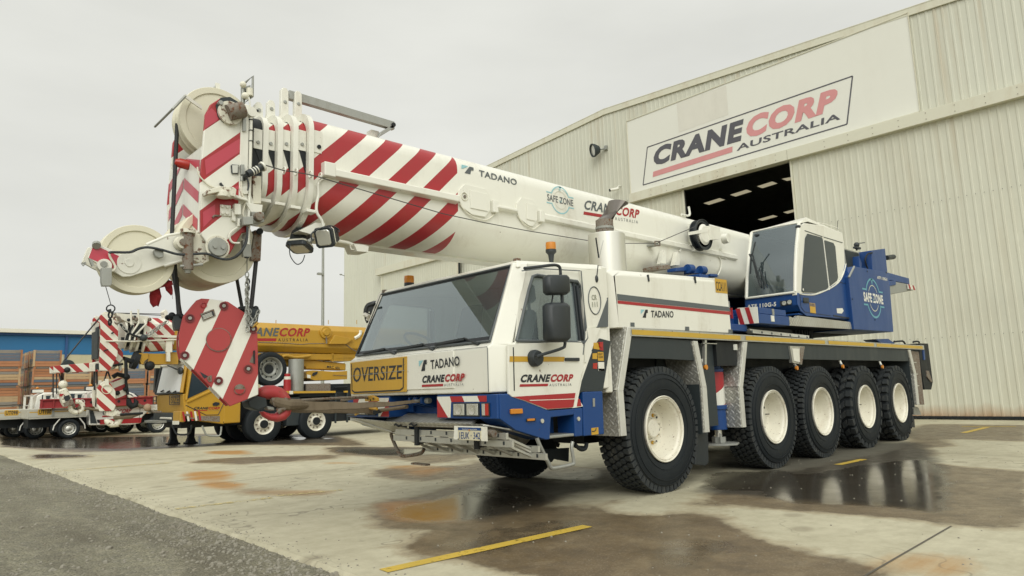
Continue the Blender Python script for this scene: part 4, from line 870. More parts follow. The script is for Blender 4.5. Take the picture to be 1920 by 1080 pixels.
# rear quarter of the cab: dark diagonal panel, roundel
b = MB(); b.ex(onY('a4', [(178,505),(380,505),(460,0),(350,-30),(270,95),(160,400),(130,530)], -.010), (0,.03,0), dark); b.ex(onY('B', [(1228,240),(1228,375),(1178,378)], -.004), (0,.02,0), grey_v); obj('rear_quarter_panel', b, cab)
b = MB(); b.ex(onY('a6', [(700,140),(925,130),(965,470),(865,715),(760,730),(740,850)], .004), (0,.03,0), white)
b.ex(onY('a4', [(70,675),(180,660),(180,655),(130,575),(165,400),(270,100),(240,120),(160,380),(110,560)], -.012), (0,.02,0), white); b.ex(onY('a4', [(118,660),(165,655),(148,585),(132,582)], -.016), (0,.005,0), red); b.ex(onY('a6', [(740,850),(760,727),(895,727),(825,900),(770,1060),(735,1080)], -.013), (0,.03,0), white)
c = onY('a6', (838,450), -.001); ring = [c+Vector((.105*math.cos(t),0,.155*math.sin(t))) for t in [2*math.pi*i/32 for i in range(33)]]; b.tube(ring, .006, grey_v, 5); gt = paint('dull green lettering', (.32,.33,.26), .5, dirt=0)
b.text('CR', onY('a6', [(810,445),(862,445),(806,392)], -.002), gt, .02); b.text('111', onY('a6', [(815,518),(868,515),(812,465)], -.002), gt, .02)
obj('rear_quarter', b, cab, smooth=20)
b = MB()
for (p, m) in ((((285,15),(345,12),(345,85),(288,75)),yel_s),(((330,8),(382,5),(385,95),(350,88)),red),(((278,122),(322,118),(322,180),(276,178)),yel_s),(((328,107),(385,107),(390,197),(332,197)),yel_s),(((332,210),(393,210),(396,300),(338,300)),white),(((284,222),(325,218),(322,280),(280,275)),redlens),(((338,275),(395,277),(396,300),(339,299)),red)):
    b.ex(onY('a4', list(p), -.014), (0,.012,0), m)
c = onY('a4', (362,42), -.03); b.cyl(c, c+Vector((0,.03,0)), .02, redlens, n=14); b.text('EXIT', onY('a4', [(338,140),(380,140),(336,120)], -.0165), ink, .01); b.text('CLEAR', onY('a4', [(338,168),(382,168),(336,148)], -.0165), ink, .01)
obj('switch_panel', b, cab)
# mirrors and their arms
b = MB(); b.tube(onY('a6', [(125,125),(260,110),(400,92),(455,95),(485,120),(492,190)], -.18), .016, plastic, sub=5); b.tube(onY('a6', [(505,380),(510,470)], -.2), .018, plastic); b.tube(onY('a6', [(535,855),(535,900),(505,935),(300,1000),(250,1020)], -.15), .016, plastic, sub=5); b.tube(onY('a6', [(415,390),(400,480),(385,800)], -.17), .008, plastic)
ma = obj('mirror_arm', b, cab)
def mirror_head(pts, y, t):
    q = onY('a6', pts, y); c = sum(q, Vector())/len(q); b = MB()
    b.loft([[c+(p-c)*s+Vector((0,dy,0)) for p in q] for s, dy in ((.80,-.02),(.93,-.005),(1,.03),(1,t),(.95,t+.01))], plastic); return b
rr_ = lambda x0,y0,x1,y1,r: [(x0+r,y0),(x1-r,y0),(x1,y0+r),(x1+8,y1-r),(x1-r+8,y1),(x0+r+8,y1),(x0+8,y1-r),(x0,y0+r)]
obj('mirror', mirror_head(rr_(358,185,586,390,28), -.24, .07), ma, smooth=60); obj('mirror', mirror_head(rr_(382,468,592,868,30), -.26, .10), ma, smooth=60)
b = MB(); c = onY('a6', (232,1035), -.04); b.lathe([(.005,-.06),(.07,-.055),(.085,-.02),(.085,.03)], c, (0,1,0), plastic, 20); obj('mirror_socket', b, ma, smooth=60)
b = MB(); q = onX('c4', [(462,582),(410,600),(398,640),(385,700),(400,740)], -2.4); b.tube([p for p in q], .016, plastic, sub=4); q = onX('c4', (415,655), -2.4); b.lathe([(.01,0),(.13,.02),(.15,.1)], q, (1,.2,.1), plastic, 18); q = onX('c4', [(380,675),(415,690),(405,720)], -2.42); b.tube(q, .03, white); obj('mirror', b, cab)
# beacons and small roof gear
def beacon(c, r, parent, base=True):
    b = MB(); b.lathe([(r,0),(r*1.04,r*.9),(r*.98,r*1.45),(.0,r*1.55)], c, (0,0,1), amber, 24)
    if base: b.lathe([(r*1.08,0),(r*1.08,-.03),(r*.62,-.06),(r*.42,-.15),(r*.3,-.24),(0,-.24)], c, (0,0,1), plastic, 20); b.cyl(c+Vector((0,0,-.34)), c+Vector((0,0,-.22)), .018, white, n=10); b.torus(c+Vector((r*.5,0,-.19)), (0,1,0), .022, .006, plastic, 10, 5)
    else: b.lathe([(r*1.02,0),(r*1.02,-.05),(r*.6,-.075)], c, (0,0,1), plastic, 20)
    return obj('beacon', b, parent)
beacon(onY('O', (783,726), .45), .058, cab); beacon(onX('c4', (752,408), -2.1), .062, cab, False)
q = onY('O', (537,812), .2); b = MB(); b.lathe([(.045,0),(.04,.05),(.0,.06)], q+Vector((0,0,-.02)), (0,0,1), rusty, 12); q = onX('c4', (548,488), -2.25); b.lathe([(.045,0),(.04,.05),(.0,.06)], q+Vector((0,0,-.02)), (0,0,1), rusty, 12); obj('roof_marker', b, cab)
b = MB(); q = onY('C', [(198,482),(212,350),(193,222)], .0); b.tube([q[0], q[0]*.35+q[1]*.65], .006, black, 5); b.tube([q[1], q[2]], .009, black, 6); b.sphere(q[0], .03, plastic, sc=(.8,.6,1.4)); b.tube(onY('C', [(215,345),(240,240)], .0), .004, galv, 5); obj('antenna', b, cab)
# ---------------- bumper, lamps, under-tray
side = [(-2.66,1.235),(-2.54,1.225),(-1.99,1.05),(-1.62,1.055),(-1.62,.99),(-1.97,.98),(-2.0,.765),(-2.06,.765),(-2.47,.885),(-2.66,1.0)]
bumps = []
for sy in (0, 1):
    bp = MB(); f = (lambda x, y, z: Vector((x, y, z))) if not sy else (lambda x, y, z: Vector((x, W_-y, z)))
    d = (0,.30,0) if not sy else (0,-.30,0)
    bp.ex([f(x, -.012, z) for x, z in side], d, blue)
    bp.ex([f(-2.685, .0, 1.235), f(-2.685, .94, 1.24), f(-2.685, .93, 1.0), f(-2.685, .0, 1.0)], (.30,0,0), blue)
    bp.ex([f(x, -.012, z) for x, z in ((-1.62,1.055),(-1.48,1.055),(-1.50,.765),(-1.62,.765))], (0,.25 if not sy else -.25,0), blue)
    bp.ex([f(-1.98,.28,.99), f(-1.98,.30,.99), f(-1.63,.30,.99), f(-1.63,.28,.99)], (0,0,-.24), blue)
    bp.ex([f(-2.0,.0,.77), f(-1.62,.0,.77), f(-1.62,.28,.77), f(-2.0,.28,.77)], (0,0,.03), galv)
    bumps.append(obj('bumper', bp, cr_, bevel=.014, seg=3))
bump = bumps[0]
b = MB(); b.box(-2.42,-2.3,.94,W_-.94,.99,1.245,blue)
for yy in (1.36, W_-1.30): b.ex([(-2.42,yy-.05,1.1),(-2.62,yy-.05,1.15),(-2.62,yy-.05,1.22),(-2.42,yy-.05,1.245)], (0,.03,0), blue); b.ex([(-2.42,yy+.05,1.1),(-2.62,yy+.05,1.15),(-2.62,yy+.05,1.22),(-2.42,yy+.05,1.245)], (0,.03,0), blue); b.cyl((-2.56,yy-.12,1.18),(-2.56,yy+.12,1.18),.03,galv,n=14)
b.box(-2.46,-2.42,1.7,2.1,1.05,1.2,blue); b.tube([(-2.5,1.95,1.24),(-2.52,1.95,1.0),(-2.50,1.93,.95),(-2.48,1.97,.97)], .014, blue); b.cyl((-2.48,1.9,1.2),(-2.48,2.05,1.2),.045,blue,n=12)
obj('tow_bracket', b, cr_, bevel=.008)
def lampset(sy):
    bump = bumps[sy]
    f = (lambda y, z, x=-2.688: Vector((x, y, z))) if not sy else (lambda y, z, x=-2.688: Vector((x, W_-y, z)))
    b = MB(); T = lambda pts, m, x=-2.6885: b.face([f(y, z, x) for y, z in pts], m)
    T([(.935,1.222),(.935,1.01),(.715,1.01),(.70,1.165),(.145,1.165),(.145,1.222)], white)
    T([(.937,1.20),(.937,1.01),(.755,1.01)], red, -2.6895); T([(.72,1.222),(.52,1.222),(.485,1.165),(.695,1.165)], red, -2.6895); T([(.285,1.222),(.145,1.222),(.145,1.165),(.25,1.165)], red, -2.6895)
    obj('stripe_plate', b, bump, smooth=0)
    for (y0, y1, m) in ((.645,.475,lens),(.435,.265,lens)):
        b = MB(); b.ex([f(y0+.018,1.155), f(y1-.018,1.155), f(y1-.018,1.025), f(y0+.018,1.025)], (-.012,0,0), plastic); b.ex([f(y0,1.145,-2.70), f(y1,1.145,-2.70), f(y1,1.035,-2.70), f(y0,1.035,-2.70)], (-.006,0,0), lens)
        c = f((y0+y1)/2, 1.09, -2.7065); b.lathe([(.0,.002),(.03,.0),(.05,-.004)], c, (1,0,0), steel, 16)
        obj('headlight', b, bump, bevel=.004)
    b = MB(); b.ex([f(.22,1.155), f(.10,1.155), f(.10,1.025), f(.22,1.025)], (-.01,0,0), plastic); b.ex([f(.205,1.145,-2.699), f(.16,1.145,-2.699), f(.16,1.035,-2.699), f(.205,1.035,-2.699)], (-.005,0,0), lens); b.ex([f(.16,1.145,-2.699), f(.11,1.145,-2.699), f(.11,1.035,-2.699), f(.16,1.035,-2.699)], (-.005,0,0), redlens)
    obj('indicator', b, bump, bevel=.003)
lampset(0); lampset(1); bump = bumps[0]
b = MB(); q = onY('a5', [(858,298),(995,292),(1000,352),(860,360)], -.013); b.ex(q, (0,-.03,0), amber); obj('indicator', b, bump, bevel=.008)
b = MB(); q = onY('a5', [(1055,412),(1168,405),(1168,440),(1055,448)], -.013); b.ex(q, (0,-.012,0), plastic); q = onY('a5', [(1070,415),(1155,409),(1155,436),(1070,443)], -.026); b.ex(q, (0,-.01,0), amber); obj('side_marker', b, bump, bevel=.004)
b = MB()
for p in ((1245,440),(1677,415)): c = onY('a5', p, -.013); b.cyl(c, c+Vector((0,-.012,0)), .022, steel, n=12)
obj('bolt', b, bump)
# sloping tread plate under the bumper
b = MB(); b.ex([(-2.40,.55,1.04),(-2.40,2.25,1.04),(-2.62,2.05,.95),(-2.72,.35,.955)], (.012,0,-.02), tread); b.ex([(-2.72,.2,.955),(-2.62,2.05,.95),(-2.58,2.03,.915),(-2.70,.2,.92)], (.012,0,0), tread)
b.ex([(-2.70,.18,.925),(-2.58,2.03,.918),(-1.9,1.8,.84),(-1.9,.5,.84)], (0,0,-.012), tread)
b.ex([(-2.72,.18,.955),(-2.50,.03,.90),(-2.05,.06,.775),(-2.1,.6,.80),(-2.4,.6,.9)], (0,0,-.012), tread)
b.ex([(-2.66,W_-.02,.99),(-2.62,2.05,.955),(-2.3,1.95,.84),(-2.3,W_-.25,.80)], (0,0,-.012), tread); b.ex([(-2.66,W_-.02,.985),(-2.64,W_-.10,.985),(-2.2,2.25,.77),(-2.2,2.35,.77)], (0,0,-.03), alu)
for (k, p) in (('R',(600,580)),('R',(770,575))): c = onX(k, p, -2.64); b.tube([c, c+Vector((-.02,-.05,.01)), c+Vector((-.03,-.12,-.01)), c+Vector((-.02,-.16,.0))], .012, black)
obj('under_tray', b, cr_, smooth=0)
b = MB()
P0 = lambda p, x: onX('R', p, x)
b.tube(onY('a5', [(1185,645),(1215,720),(1340,975),(1375,1003),(1420,1000),(1600,960),(1625,925),(1600,760),(1612,690)], .0), .020, galv, sub=3); obj('step_loop', b, cr_)
b = MB(); b.tube(onX('R', [(590,640),(560,690),(640,880),(680,925),(740,928),(890,900),(930,850)], -2.3), .022, rusty, sub=3); b.box(-2.33,-2.27,1.65,1.95,.44,.46,rusty); obj('step_loop', b, cr_)
b = MB(); q = onX('a5', [(735,660),(1290,905)], -2.4); b.tube([Vector((-2.62,.12,.86)), onY('a5', (1300,900), .06)], .018, white); b.cyl((-2.64,.2,.87),(-2.64,.10,.86),.035,rusty,n=12); obj('stay_rod', b, cr_)
b = MB(); b.tube(onY('a5', [(1640,720),(1700,775),(1760,770),(1779,700)], .1), .022, rubber, sub=4); b.tube(onY('a5', [(1600,640),(1640,740),(1750,760)], .25), .02, rubber, sub=4); obj('air_hose', b, cr_)
b = MB(); b.ex(onY('a4', [(178,512),(378,505),(395,940),(190,960)], -.02), (0,.22,0), blue); lk = obj('side_locker', b, cr_, bevel=.01)
b = MB(); b.ex(onY('a4', [(275,578),(295,575),(297,660),(277,662)], -.022), (0,-.006,0), galv); b.ex(onY('a4', [(262,878),(333,870),(335,940),(265,948)], -.022), (0,-.002,0), yel_s); q = onY('a4', [(270,910),(290,912),(308,900),(313,876)], -.026); b.tube(q, .005, ink, 5); obj('latch', b, lk)
b = MB(); q = onX('R', [(1270,590),(1635,600),(1640,765),(1262,742)], -2.742); b.ex(q, (.008,0,0), white); q = onX('R', [(1312,605),(1572,612),(1570,758),(1312,745)], -2.746); b.ex(q, (.004,0,0), paint('number plate white', (.62,.58,.42), .4, dirt=.2)); q2 = onX('R', [(1312,605),(1572,612),(1572,645),(1312,637)], -2.748); b.face(q2, blue)
b.text('1EUK · 342', onX('R', [(1326,736),(1560,742),(1327,660),(1562,664)], -2.7485), paint('plate blue', (.02,.06,.20), .4, dirt=0), .012); b.text('western australia', onX('R', [(1358,634),(1525,638),(1358,618),(1525,622)], -2.7495), white, 0)
c = onX('R', (1438,640), -2.7498); b.cyl(c, c+Vector((-.001,0,0)), .009, amber, n=10)
for p in ((1318,610),(1566,618),(1316,740),(1566,750)): c = onX('R', p, -2.749); b.cyl(c, c+Vector((-.004,0,0)), .006, plastic, n=8)
b.box(-2.735,-2.6,.3,.5,.84,.87,black); obj('number_plate', b, cr_, smooth=0)
# the aluminium ladder lashed under the bumper (a thing of its own)
ld = root('ladder', 'folded aluminium extension ladder strapped flat below the front bumper of the white crane', 'ladder', (-2.4, .8, .80))
def rail(x, y0, y1, z0, z1): 
    b = MB(); b.box(x, x+.03, y0, y1, z0, z1, alu)
    for k in range(int((y1-y0)/.27)): b.box(x-.004, x, y0+.1+k*.27, y0+.125+k*.27, z0+.02, z0+.055, plastic)
    return b
for (x, z, ya, yb) in ((-2.60,.805,-.02,1.86),(-2.602,.735,-.10,1.90),(-2.20,.655,-.04,1.84),(-2.202,.585,-.14,1.90)): obj('rail', rail(x, ya, yb, z, z+.062), ld, bevel=.004)
for k in range(7):
    for zz in (.835, .765):
        b = MB(); y_ = .05+k*.27; b.ex([(-2.57,y_,zz-.014),(-2.57,y_+.03,zz-.014),(-2.57,y_+.03,zz+.014),(-2.57,y_,zz+.014)], (.37,0,-.15), alu); obj('rung', b, ld, bevel=.004)
for yy in (1.42, .40):
    b = MB(); b.box(-2.625,-2.595,yy-.03,yy+.03,.70,.90,black); b.box(-2.63,-2.61,yy-.035,yy+.025,.84,.86,black); b.box(-2.60,-2.5,yy-.02,yy+.02,.715,.73,black); obj('clamp', b, ld)
# ---------------- superstructure
b = MB(); b.cyl((5.75,MID,1.925),(5.75,MID,2.20),.74,black,n=40)
for i in range(64): a = 2*math.pi*i/64; b.obox((5.75+.75*math.cos(a),MID+.75*math.sin(a),2.06),((.012*math.cos(a),.012*math.sin(a),0),(-.012*math.sin(a),.012*math.cos(a),0),(0,0,.12)),dark)
obj('turntable', b, cr_)
b = MB(); b.box(4.6,8.4,.85,1.05,2.2,3.0,blue); b.box(4.6,8.4,1.8,2.0,2.2,3.3,blue); b.box(4.6,8.3,.9,1.9,2.18,2.4,black); b.box(4.0,6.4,.1,.9,2.18,2.28,black); b.box(6.3,8.4,.1,2.6,2.19,2.3,black); b.box(7.6,8.6,1.9,2.65,2.2,3.4,blue)
b.box(6.15,6.45,1.0,1.2,1.93,2.2,white); obj('slewing_frame', b, cr_, bevel=.012)
b = MB(); q = onY('Q', [(150,935),(635,990),(635,1012),(185,970)], .15); b.ex(q, (0,.1,0), white)
for k in range(7): c = q[0]*(1-k/6.5)+q[1]*(k/6.5)+Vector((.05,-.002,-.03)); b.box(c.x, c.x+.05, c.y, c.y+.003, c.z-.02, c.z+.01, grey_v)
b.cyl((-.0,0,0),(0,0,.001),.001,white,n=3); obj('deck_rail', b, cr_)
# front slewing boxes with the striped end plate
b = MB(); b.box(2.55,3.55,-.02,.6,2.125,2.27,blue); b.box(2.62,3.5,0,.6,2.275,2.37,blue); b.box(1.95,2.6,.2,2.5,2.02,2.12,blue); b.box(2.0,4.3,.3,2.4,2.03,2.12,black); b.box(1.9,2.5,.35,1.0,2.1,2.3,blue); b.box(1.95,2.2,.55,.85,2.3,2.9,blue); b.box(2.3,2.5,.4,.8,2.3,2.5,galv); bx = obj('front_ballast_box', b, cr_, bevel=.01)
b = MB(); b.ex([(2.54,-.02,2.125),(2.54,.30,2.13),(2.54,.30,2.385),(2.54,-.02,2.37)], (-.012,0,0), white)
for k in range(2): y = .07+k*.15; b.ex([(2.526,y-.02,2.127),(2.526,y+.05,2.127),(2.526,y+.13-.02,2.375),(2.526,y+.06-.02,2.375)], (-.002,0,0), red)
b.ex([(2.40,.31,2.22),(2.40,.62,2.24),(2.40,.62,2.38),(2.40,.31,2.38)], (-.012,0,0), red); b.ex([(2.386,.36,2.22),(2.386,.42,2.22),(2.386,.52,2.38),(2.386,.46,2.38)], (-.002,0,0), white); obj('stripe_plate', b, bx, smooth=0)
b = MB(); c = onY('Q', (338,850), -.022); b.box(c.x-.05,c.x+.05,-.03,-.021,c.z-.05,c.z+.04,white); c = onY('Q', (340,800), 0); b.box(c.x-.03,c.x+.03,-.012,-.001,c.z-.06,c.z+.05,galv); obj('latch', b, bx)
# operator's cab
oy0, oy1 = .05, .98
sidep = [(4.07,2.70),(4.17,3.1),(4.30,3.5),(4.47,3.90),(4.62,3.965),(5.4,4.03),(6.27,4.01),(6.30,3.82),(6.24,3.40),(6.10,3.2),(5.83,3.02),(5.42,2.89),(4.86,2.735),(4.23,2.705)]
low = [(4.07,2.70),(4.23,2.705),(4.86,2.735),(5.42,2.89),(5.83,3.02),(6.10,3.2),(6.24,3.40),(6.33,3.40),(6.33,2.36),(5.3,2.345),(4.35,2.33),(4.14,2.40),(4.06,2.50)]
ob = MB()
for y0, d in ((oy0, .03), (oy1, -.03)): ob.ex([(x, y0, z) for x, z in sidep], (0,d,0), white); ob.ex([(x, y0-.002 if d > 0 else y0+.002, z) for x, z in low], (0,d,0), blue)
ob.ex([(4.06,oy0,2.50),(4.06,oy1,2.50),(4.07,oy1,2.70),(4.07,oy0,2.70)], (.03,0,0), blue); ob.ex([(4.14,oy0,2.40),(4.14,oy1,2.40),(4.06,oy1,2.50),(4.06,oy0,2.50)], (.03,0,0), blue); ob.box(4.14,6.33,oy0+.03,oy1-.03,2.34,2.37,blue); ob.box(6.27,6.31,oy0+.03,oy1-.03,2.37,4.0,white)
ob.loft([[(4.47,oy0+.01,3.935),(4.47,oy1-.01,3.935),(4.50,oy1-.01,3.965),(4.50,oy0+.01,3.965)], [(4.85,oy0+.03,4.03),(4.85,oy1-.03,4.03),(4.86,oy1-.06,4.01),(4.86,oy0+.06,4.12)], [(6.1,oy0+.03,4.03),(6.1,oy1-.03,4.03),(6.1,oy1-.06,4.05),(6.1,oy0+.06,4.05)], [(6.29,oy0+.0,3.86),(6.29,oy1,3.86),(6.28,oy1-.02,4.03),(6.28,oy0+.02,4.03)]], white)
ob.box(4.06,4.14,oy0,oy0+.08,2.66,2.72,white)
ob.box(4.75,6.25,oy0+.04,oy1-.04,3.94,4.0,trim); ob.box(6.2,6.27,oy0+.04,oy1-.04,2.4,3.94,trim); ob.box(4.45,6.25,oy1-.05,oy1-.035,2.4,3.9,trim); ob.box(4.2,6.25,oy0+.035,oy0+.05,2.4,2.7,trim)
oc = obj('operator_cab', ob, cr_, bevel=.012, seg=3)
gl_ = MB(); prf = [(4.075,2.72),(4.12,2.92),(4.165,3.12),(4.23,3.33),(4.30,3.54),(4.385,3.74),(4.47,3.94)]; bx_ = lambda y: -.03*(1-((y-.515)/.42)**2)
gl_.loft([[(x+bx_(y), y, z) for y in [oy0+.055+(oy1-oy0-.11)*j/8 for j in range(9)]] for x, z in prf], glass_o, caps=False, closed=False)
obj('windscreen', gl_, oc, smooth=40)
b = MB()
for yy in (oy0+.03, oy1-.03): b.tube([(x-.0, yy, z) for x, z in prf], .032, white, 8)
b.tube([(4.055,oy0+.03,2.71),(4.05,.5,2.71),(4.055,oy1-.03,2.71)], .022, white, 8); b.tube([(4.47,oy0+.03,3.955),(4.445,.5,3.96),(4.47,oy1-.03,3.955)], .016, white, 8)
for p in ((545,108),(212,175)): c = onX('Q', p, 4.42); b.sphere(c, .05, plastic, sc=(.6,1,.6))
obj('windscreen_frame', b, oc, smooth=60)
tint = paint('dark tinted window', (.026,.040,.052), .12, dirt=.12, dcol=(.06,.08,.09)); tint.node_tree.nodes['Principled BSDF'].inputs['Specular IOR Level'].default_value = .5
b = MB(); b.ex(onY('Q', [(620,165),(735,195),(745,215),(790,598),(775,612),(690,645),(585,640),(573,630),(575,560),(602,200)], oy0-.003), (0,-.006,0), tint); obj('side_window', b, oc, smooth=0)
b = MB(); b.ex(onY('Q', [(760,218),(830,240),(845,270),(868,520),(860,545),(805,588),(796,580),(755,230)], oy0-.003), (0,-.006,0), tint); obj('side_window', b, oc, smooth=0)
b = MB(); b.tube(onY('Q', [(557,650),(600,658),(680,658),(790,615),(870,562),(912,490),(932,410)], oy0-.004), .012, white, 6, sub=3); b.tube(onY('Q', [(600,140),(740,188),(905,238)], oy0-.002), .008, grey_v, 5); b.tube(onY('Q', [(745,190),(797,620)], oy0-.006), .014, white, 6)
b.tube(onY('Q', [(560,655),(570,760),(600,800),(815,830)], oy0-.004), .005, ink, 5); b.tube(onY('Q', [(870,555),(935,570),(968,845),(830,828)], oy0-.004), .006, ink, 5); b.ex(onY('Q', [(832,822),(970,848),(970,858),(832,833)], oy0-.003), (0,-.003,0), ink); obj('door_seam', b, oc, smooth=0)
b = MB(); b.ex(onY('Q', [(585,682),(630,685),(632,728),(588,725)], oy0-.003), (0,-.006,0), plastic); b.tube(onY('Q', [(590,712),(628,715)], oy0-.02), .012, plastic); obj('handle', b, oc)
b = MB(); b.ex(onY('Q', [(637,724),(682,730),(690,812),(645,805)], oy0-.003), (0,-.003,0), yel_s); b.face(onY('Q', [(639,727),(680,732),(684,758),(642,752)], oy0-.0065), rusty); b.ex(onY('Q', [(858,770),(905,768),(915,790),(900,812),(862,808)], oy0-.003), (0,-.001,0), white); c = onY('Q', (588,617), oy0-.012); b.cyl(c, c+Vector((0,-.002,0)), .022, white, n=12); obj('warning_label', b, oc, smooth=0)
b = MB(); b.text('ATF 110G-5', onX('Q', [(134,772),(368,752),(134,742),(368,716)], 4.052), white, .03); obj('front_lettering', b, oc, smooth=0)
b = MB(); b.ex(onX('Q', [(400,712),(497,698),(497,738),(408,752)], 4.055), (-.012,0,0), plastic)
for p in ((432,727),(475,719)): c = onX('Q', p, 4.04); b.lathe([(.0,-.0),(.035,-.004),(.04,.01)], c, (1,0,0), lens, 14)
obj('headlight', b, oc)
b = MB()
for pts in ([(265,610),(215,470),(175,330),(200,230)],[(240,600),(185,400),(150,330)],[(230,440),(290,600)],[(165,330),(160,490)]): b.tube(onX('Q', pts, 4.06), .013, plastic, 6)
obj('wiper', b, oc)
b = MB(); b.box(4.9,5.5,.3,.8,2.4,2.9,seat_m); b.box(5.4,5.55,.3,.8,2.9,3.6,seat_m); b.box(4.3,4.7,.15,.30,2.4,2.85,trim); b.box(4.25,4.5,.3,.7,2.5,2.75,trim); b.box(4.3,4.36,.72,.9,2.9,3.15,trim); obj('operator_seat', b, oc, bevel=.03)
b = MB(); b.tube(onY('Q', [(575,95),(585,68),(640,66),(760,85),(860,118),(888,140)], oy0+.1), .010, white, sub=3); b.tube(onY('Q', [(668,95),(700,80),(745,108)], oy0+.25), .03, plastic, sub=3); b.tube(onY('Q', [(866,130),(866,62)], .2), .005, black, 4); obj('roof_rail', b, oc)
b = MB(); b.ex(onY('Q', [(520,850),(545,828),(968,880),(990,938),(480,908),(475,835)], .02), (0,.05,0), tread); b.box(3.6,6.3,.04,.9,2.20,2.215,galv); obj('cab_step', b, cr_)
# side cover with the round emblem
b = MB(); b.ex([(6.16,-.02,2.16),(8.24,-.02,2.18),(8.36,-.02,3.43),(6.49,-.02,3.375),(6.16,-.02,3.14)], (0,.75,0), blue); b.box(6.4,8.2,.7,W_-.1,2.3,3.2,blue); b.tube([(6.15,-.025,3.13),(6.48,-.025,3.37)], .02, galv)
sc_ = obj('side_cover', b, cr_, bevel=.014, seg=3)
b = MB(); t4 = onY('Q', [(1155,530),(1160,848),(1150,688)], -.023); rz = (t4[0].z-t4[1].z)/2; cc = (t4[0]+t4[1])/2
safezone(b, cc, (.97,0,0), (0,0,1), rz, blue_s, paint('cream vinyl', (.60,.62,.5), .5, dirt=0), paint('lettering white', (.74,.74,.68), .4, dirt=0), bold=.045); b.text('ATF 110G-5', onY('Q', [(1187,530),(1268,548),(1187,505),(1268,524)], -.024), white, .04)
for p in ((1105,470),(985,695),(1168,862),(1260,480)): c = onY('Q', p, -.022); b.cyl(c, c+Vector((0,-.006,0)), .015, black, n=8)
obj('side_decals', b, sc_, smooth=0)
b = MB(); b.ex(onY('Q', [(918,285),(1040,320),(1048,430),(1000,432),(945,515)], .75), (0,1.2,0), galv)
q = onY('Q', [(925,300),(1035,330),(1042,425),(950,460)], .745)
for k in range(22):
    a = q[0]*(1-k/21)+q[3]*(k/21); c = q[1]*(1-k/21)+q[2]*(k/21); b.tube([a, c], .012, dark, 4)
obj('radiator_grille', b, cr_)
b = MB(); b.ex(onY('Q', [(1140,300),(1250,285),(1270,475),(1150,475)], .5), (0,.9,0), blue); b.ex(onY('Q', [(1050,400),(1150,400),(1160,475),(1060,470)], .8), (0,.6,0), black); b.ex(onY('Q', [(1040,345),(1062,400),(1060,470),(1045,440)], .6), (0,.5,0), blue); b.tube(onY('Q', [(1262,360),(1320,352)], .6), .06, plastic)
for o_ in (0, .12, .22): b.tube(onY('Q', [(1145,320),(1110,330),(1090,380),(1110,450)], .5+o_), .018, rubber, sub=4)
obj('winch_housing', b, cr_, bevel=.015)
b = MB(); q = onY('Q', [(1020,300),(1020,275),(1005,275),(1040,272)], .7); b.tube([q[0], q[1]], .02, plastic); b.sphere(onY('Q', (1020,255), .7), .06, plastic); b.tube(onY('Q', [(1020,245),(1085,237)], .7), .01, plastic, 5); b.box(q[2].x, q[3].x, .66,.74,q[2].z-.02,q[2].z+.02,plastic); obj('wind_sensor', b, cr_)
b = MB(); b.ex(onY('Q', [(1275,478),(1445,525),(1450,575),(1280,540)], .35), (0,1.9,0), blue); b.ex(onY('Q', [(1285,545),(1450,575),(1495,620),(1290,658)], .34), (0,1.9,0), paint('grey counterweight', (.30,.31,.28), .6)); 
b.ex(onY('Q', [(1290,545),(1340,548),(1340,580),(1290,590)], .32), (0,.06,0), blue); cw = obj('counterweight', b, cr_, bevel=.015)
b = MB(); b.ex(onY('Q', [(1437,575),(1492,588),(1496,622),(1440,612)], .30), (0,.02,0), white); b.ex(onY('Q', [(1437,572),(1450,576),(1462,612),(1448,612)], .296), (0,.003,0), red); b.ex(onY('Q', [(1472,583),(1486,586),(1496,622),(1484,620)], .296), (0,.003,0), red); obj('stripe_plate', b, cw, smooth=0)
# ---------------- the boom
YC = 1.40
def section(x, k=0., out=0.):
    """ovaloid ring at x; k shrinks for inner sections, out grows for collars"""
    a = .45-k+out; zt = 3.965-k+out; zb = 2.862+k-out; zc = 3.22; r = max(.06, .20-k*.5); p = []
    for i in range(7): t = math.pi/2*i/6; p.append((YC+a-r+r*math.sin(t), zt-r+r*math.cos(t)))
    n = 18
    for i in range(n+1): t = math.pi*i/n; p.append((YC+a*math.cos(t), zc-(zc-zb)*math.sin(t)))
    for i in range(7): t = math.pi/2*i/6; p.append((YC-a+r-r*math.cos(t), zt-r+r*math.sin(t)))
    return [Vector((x, y, z)) for y, z in p]
bm_ = MB(); xs_ = [-4.10,-3.2,-2.345]; bm_.loft([section(x) for x in xs_], stripe_b, caps=False); bm_.loft([section(x) for x in (-2.345,0,3,7.9)], white, caps=True)
boom = obj('boom', bm_, cr_, smooth=50)
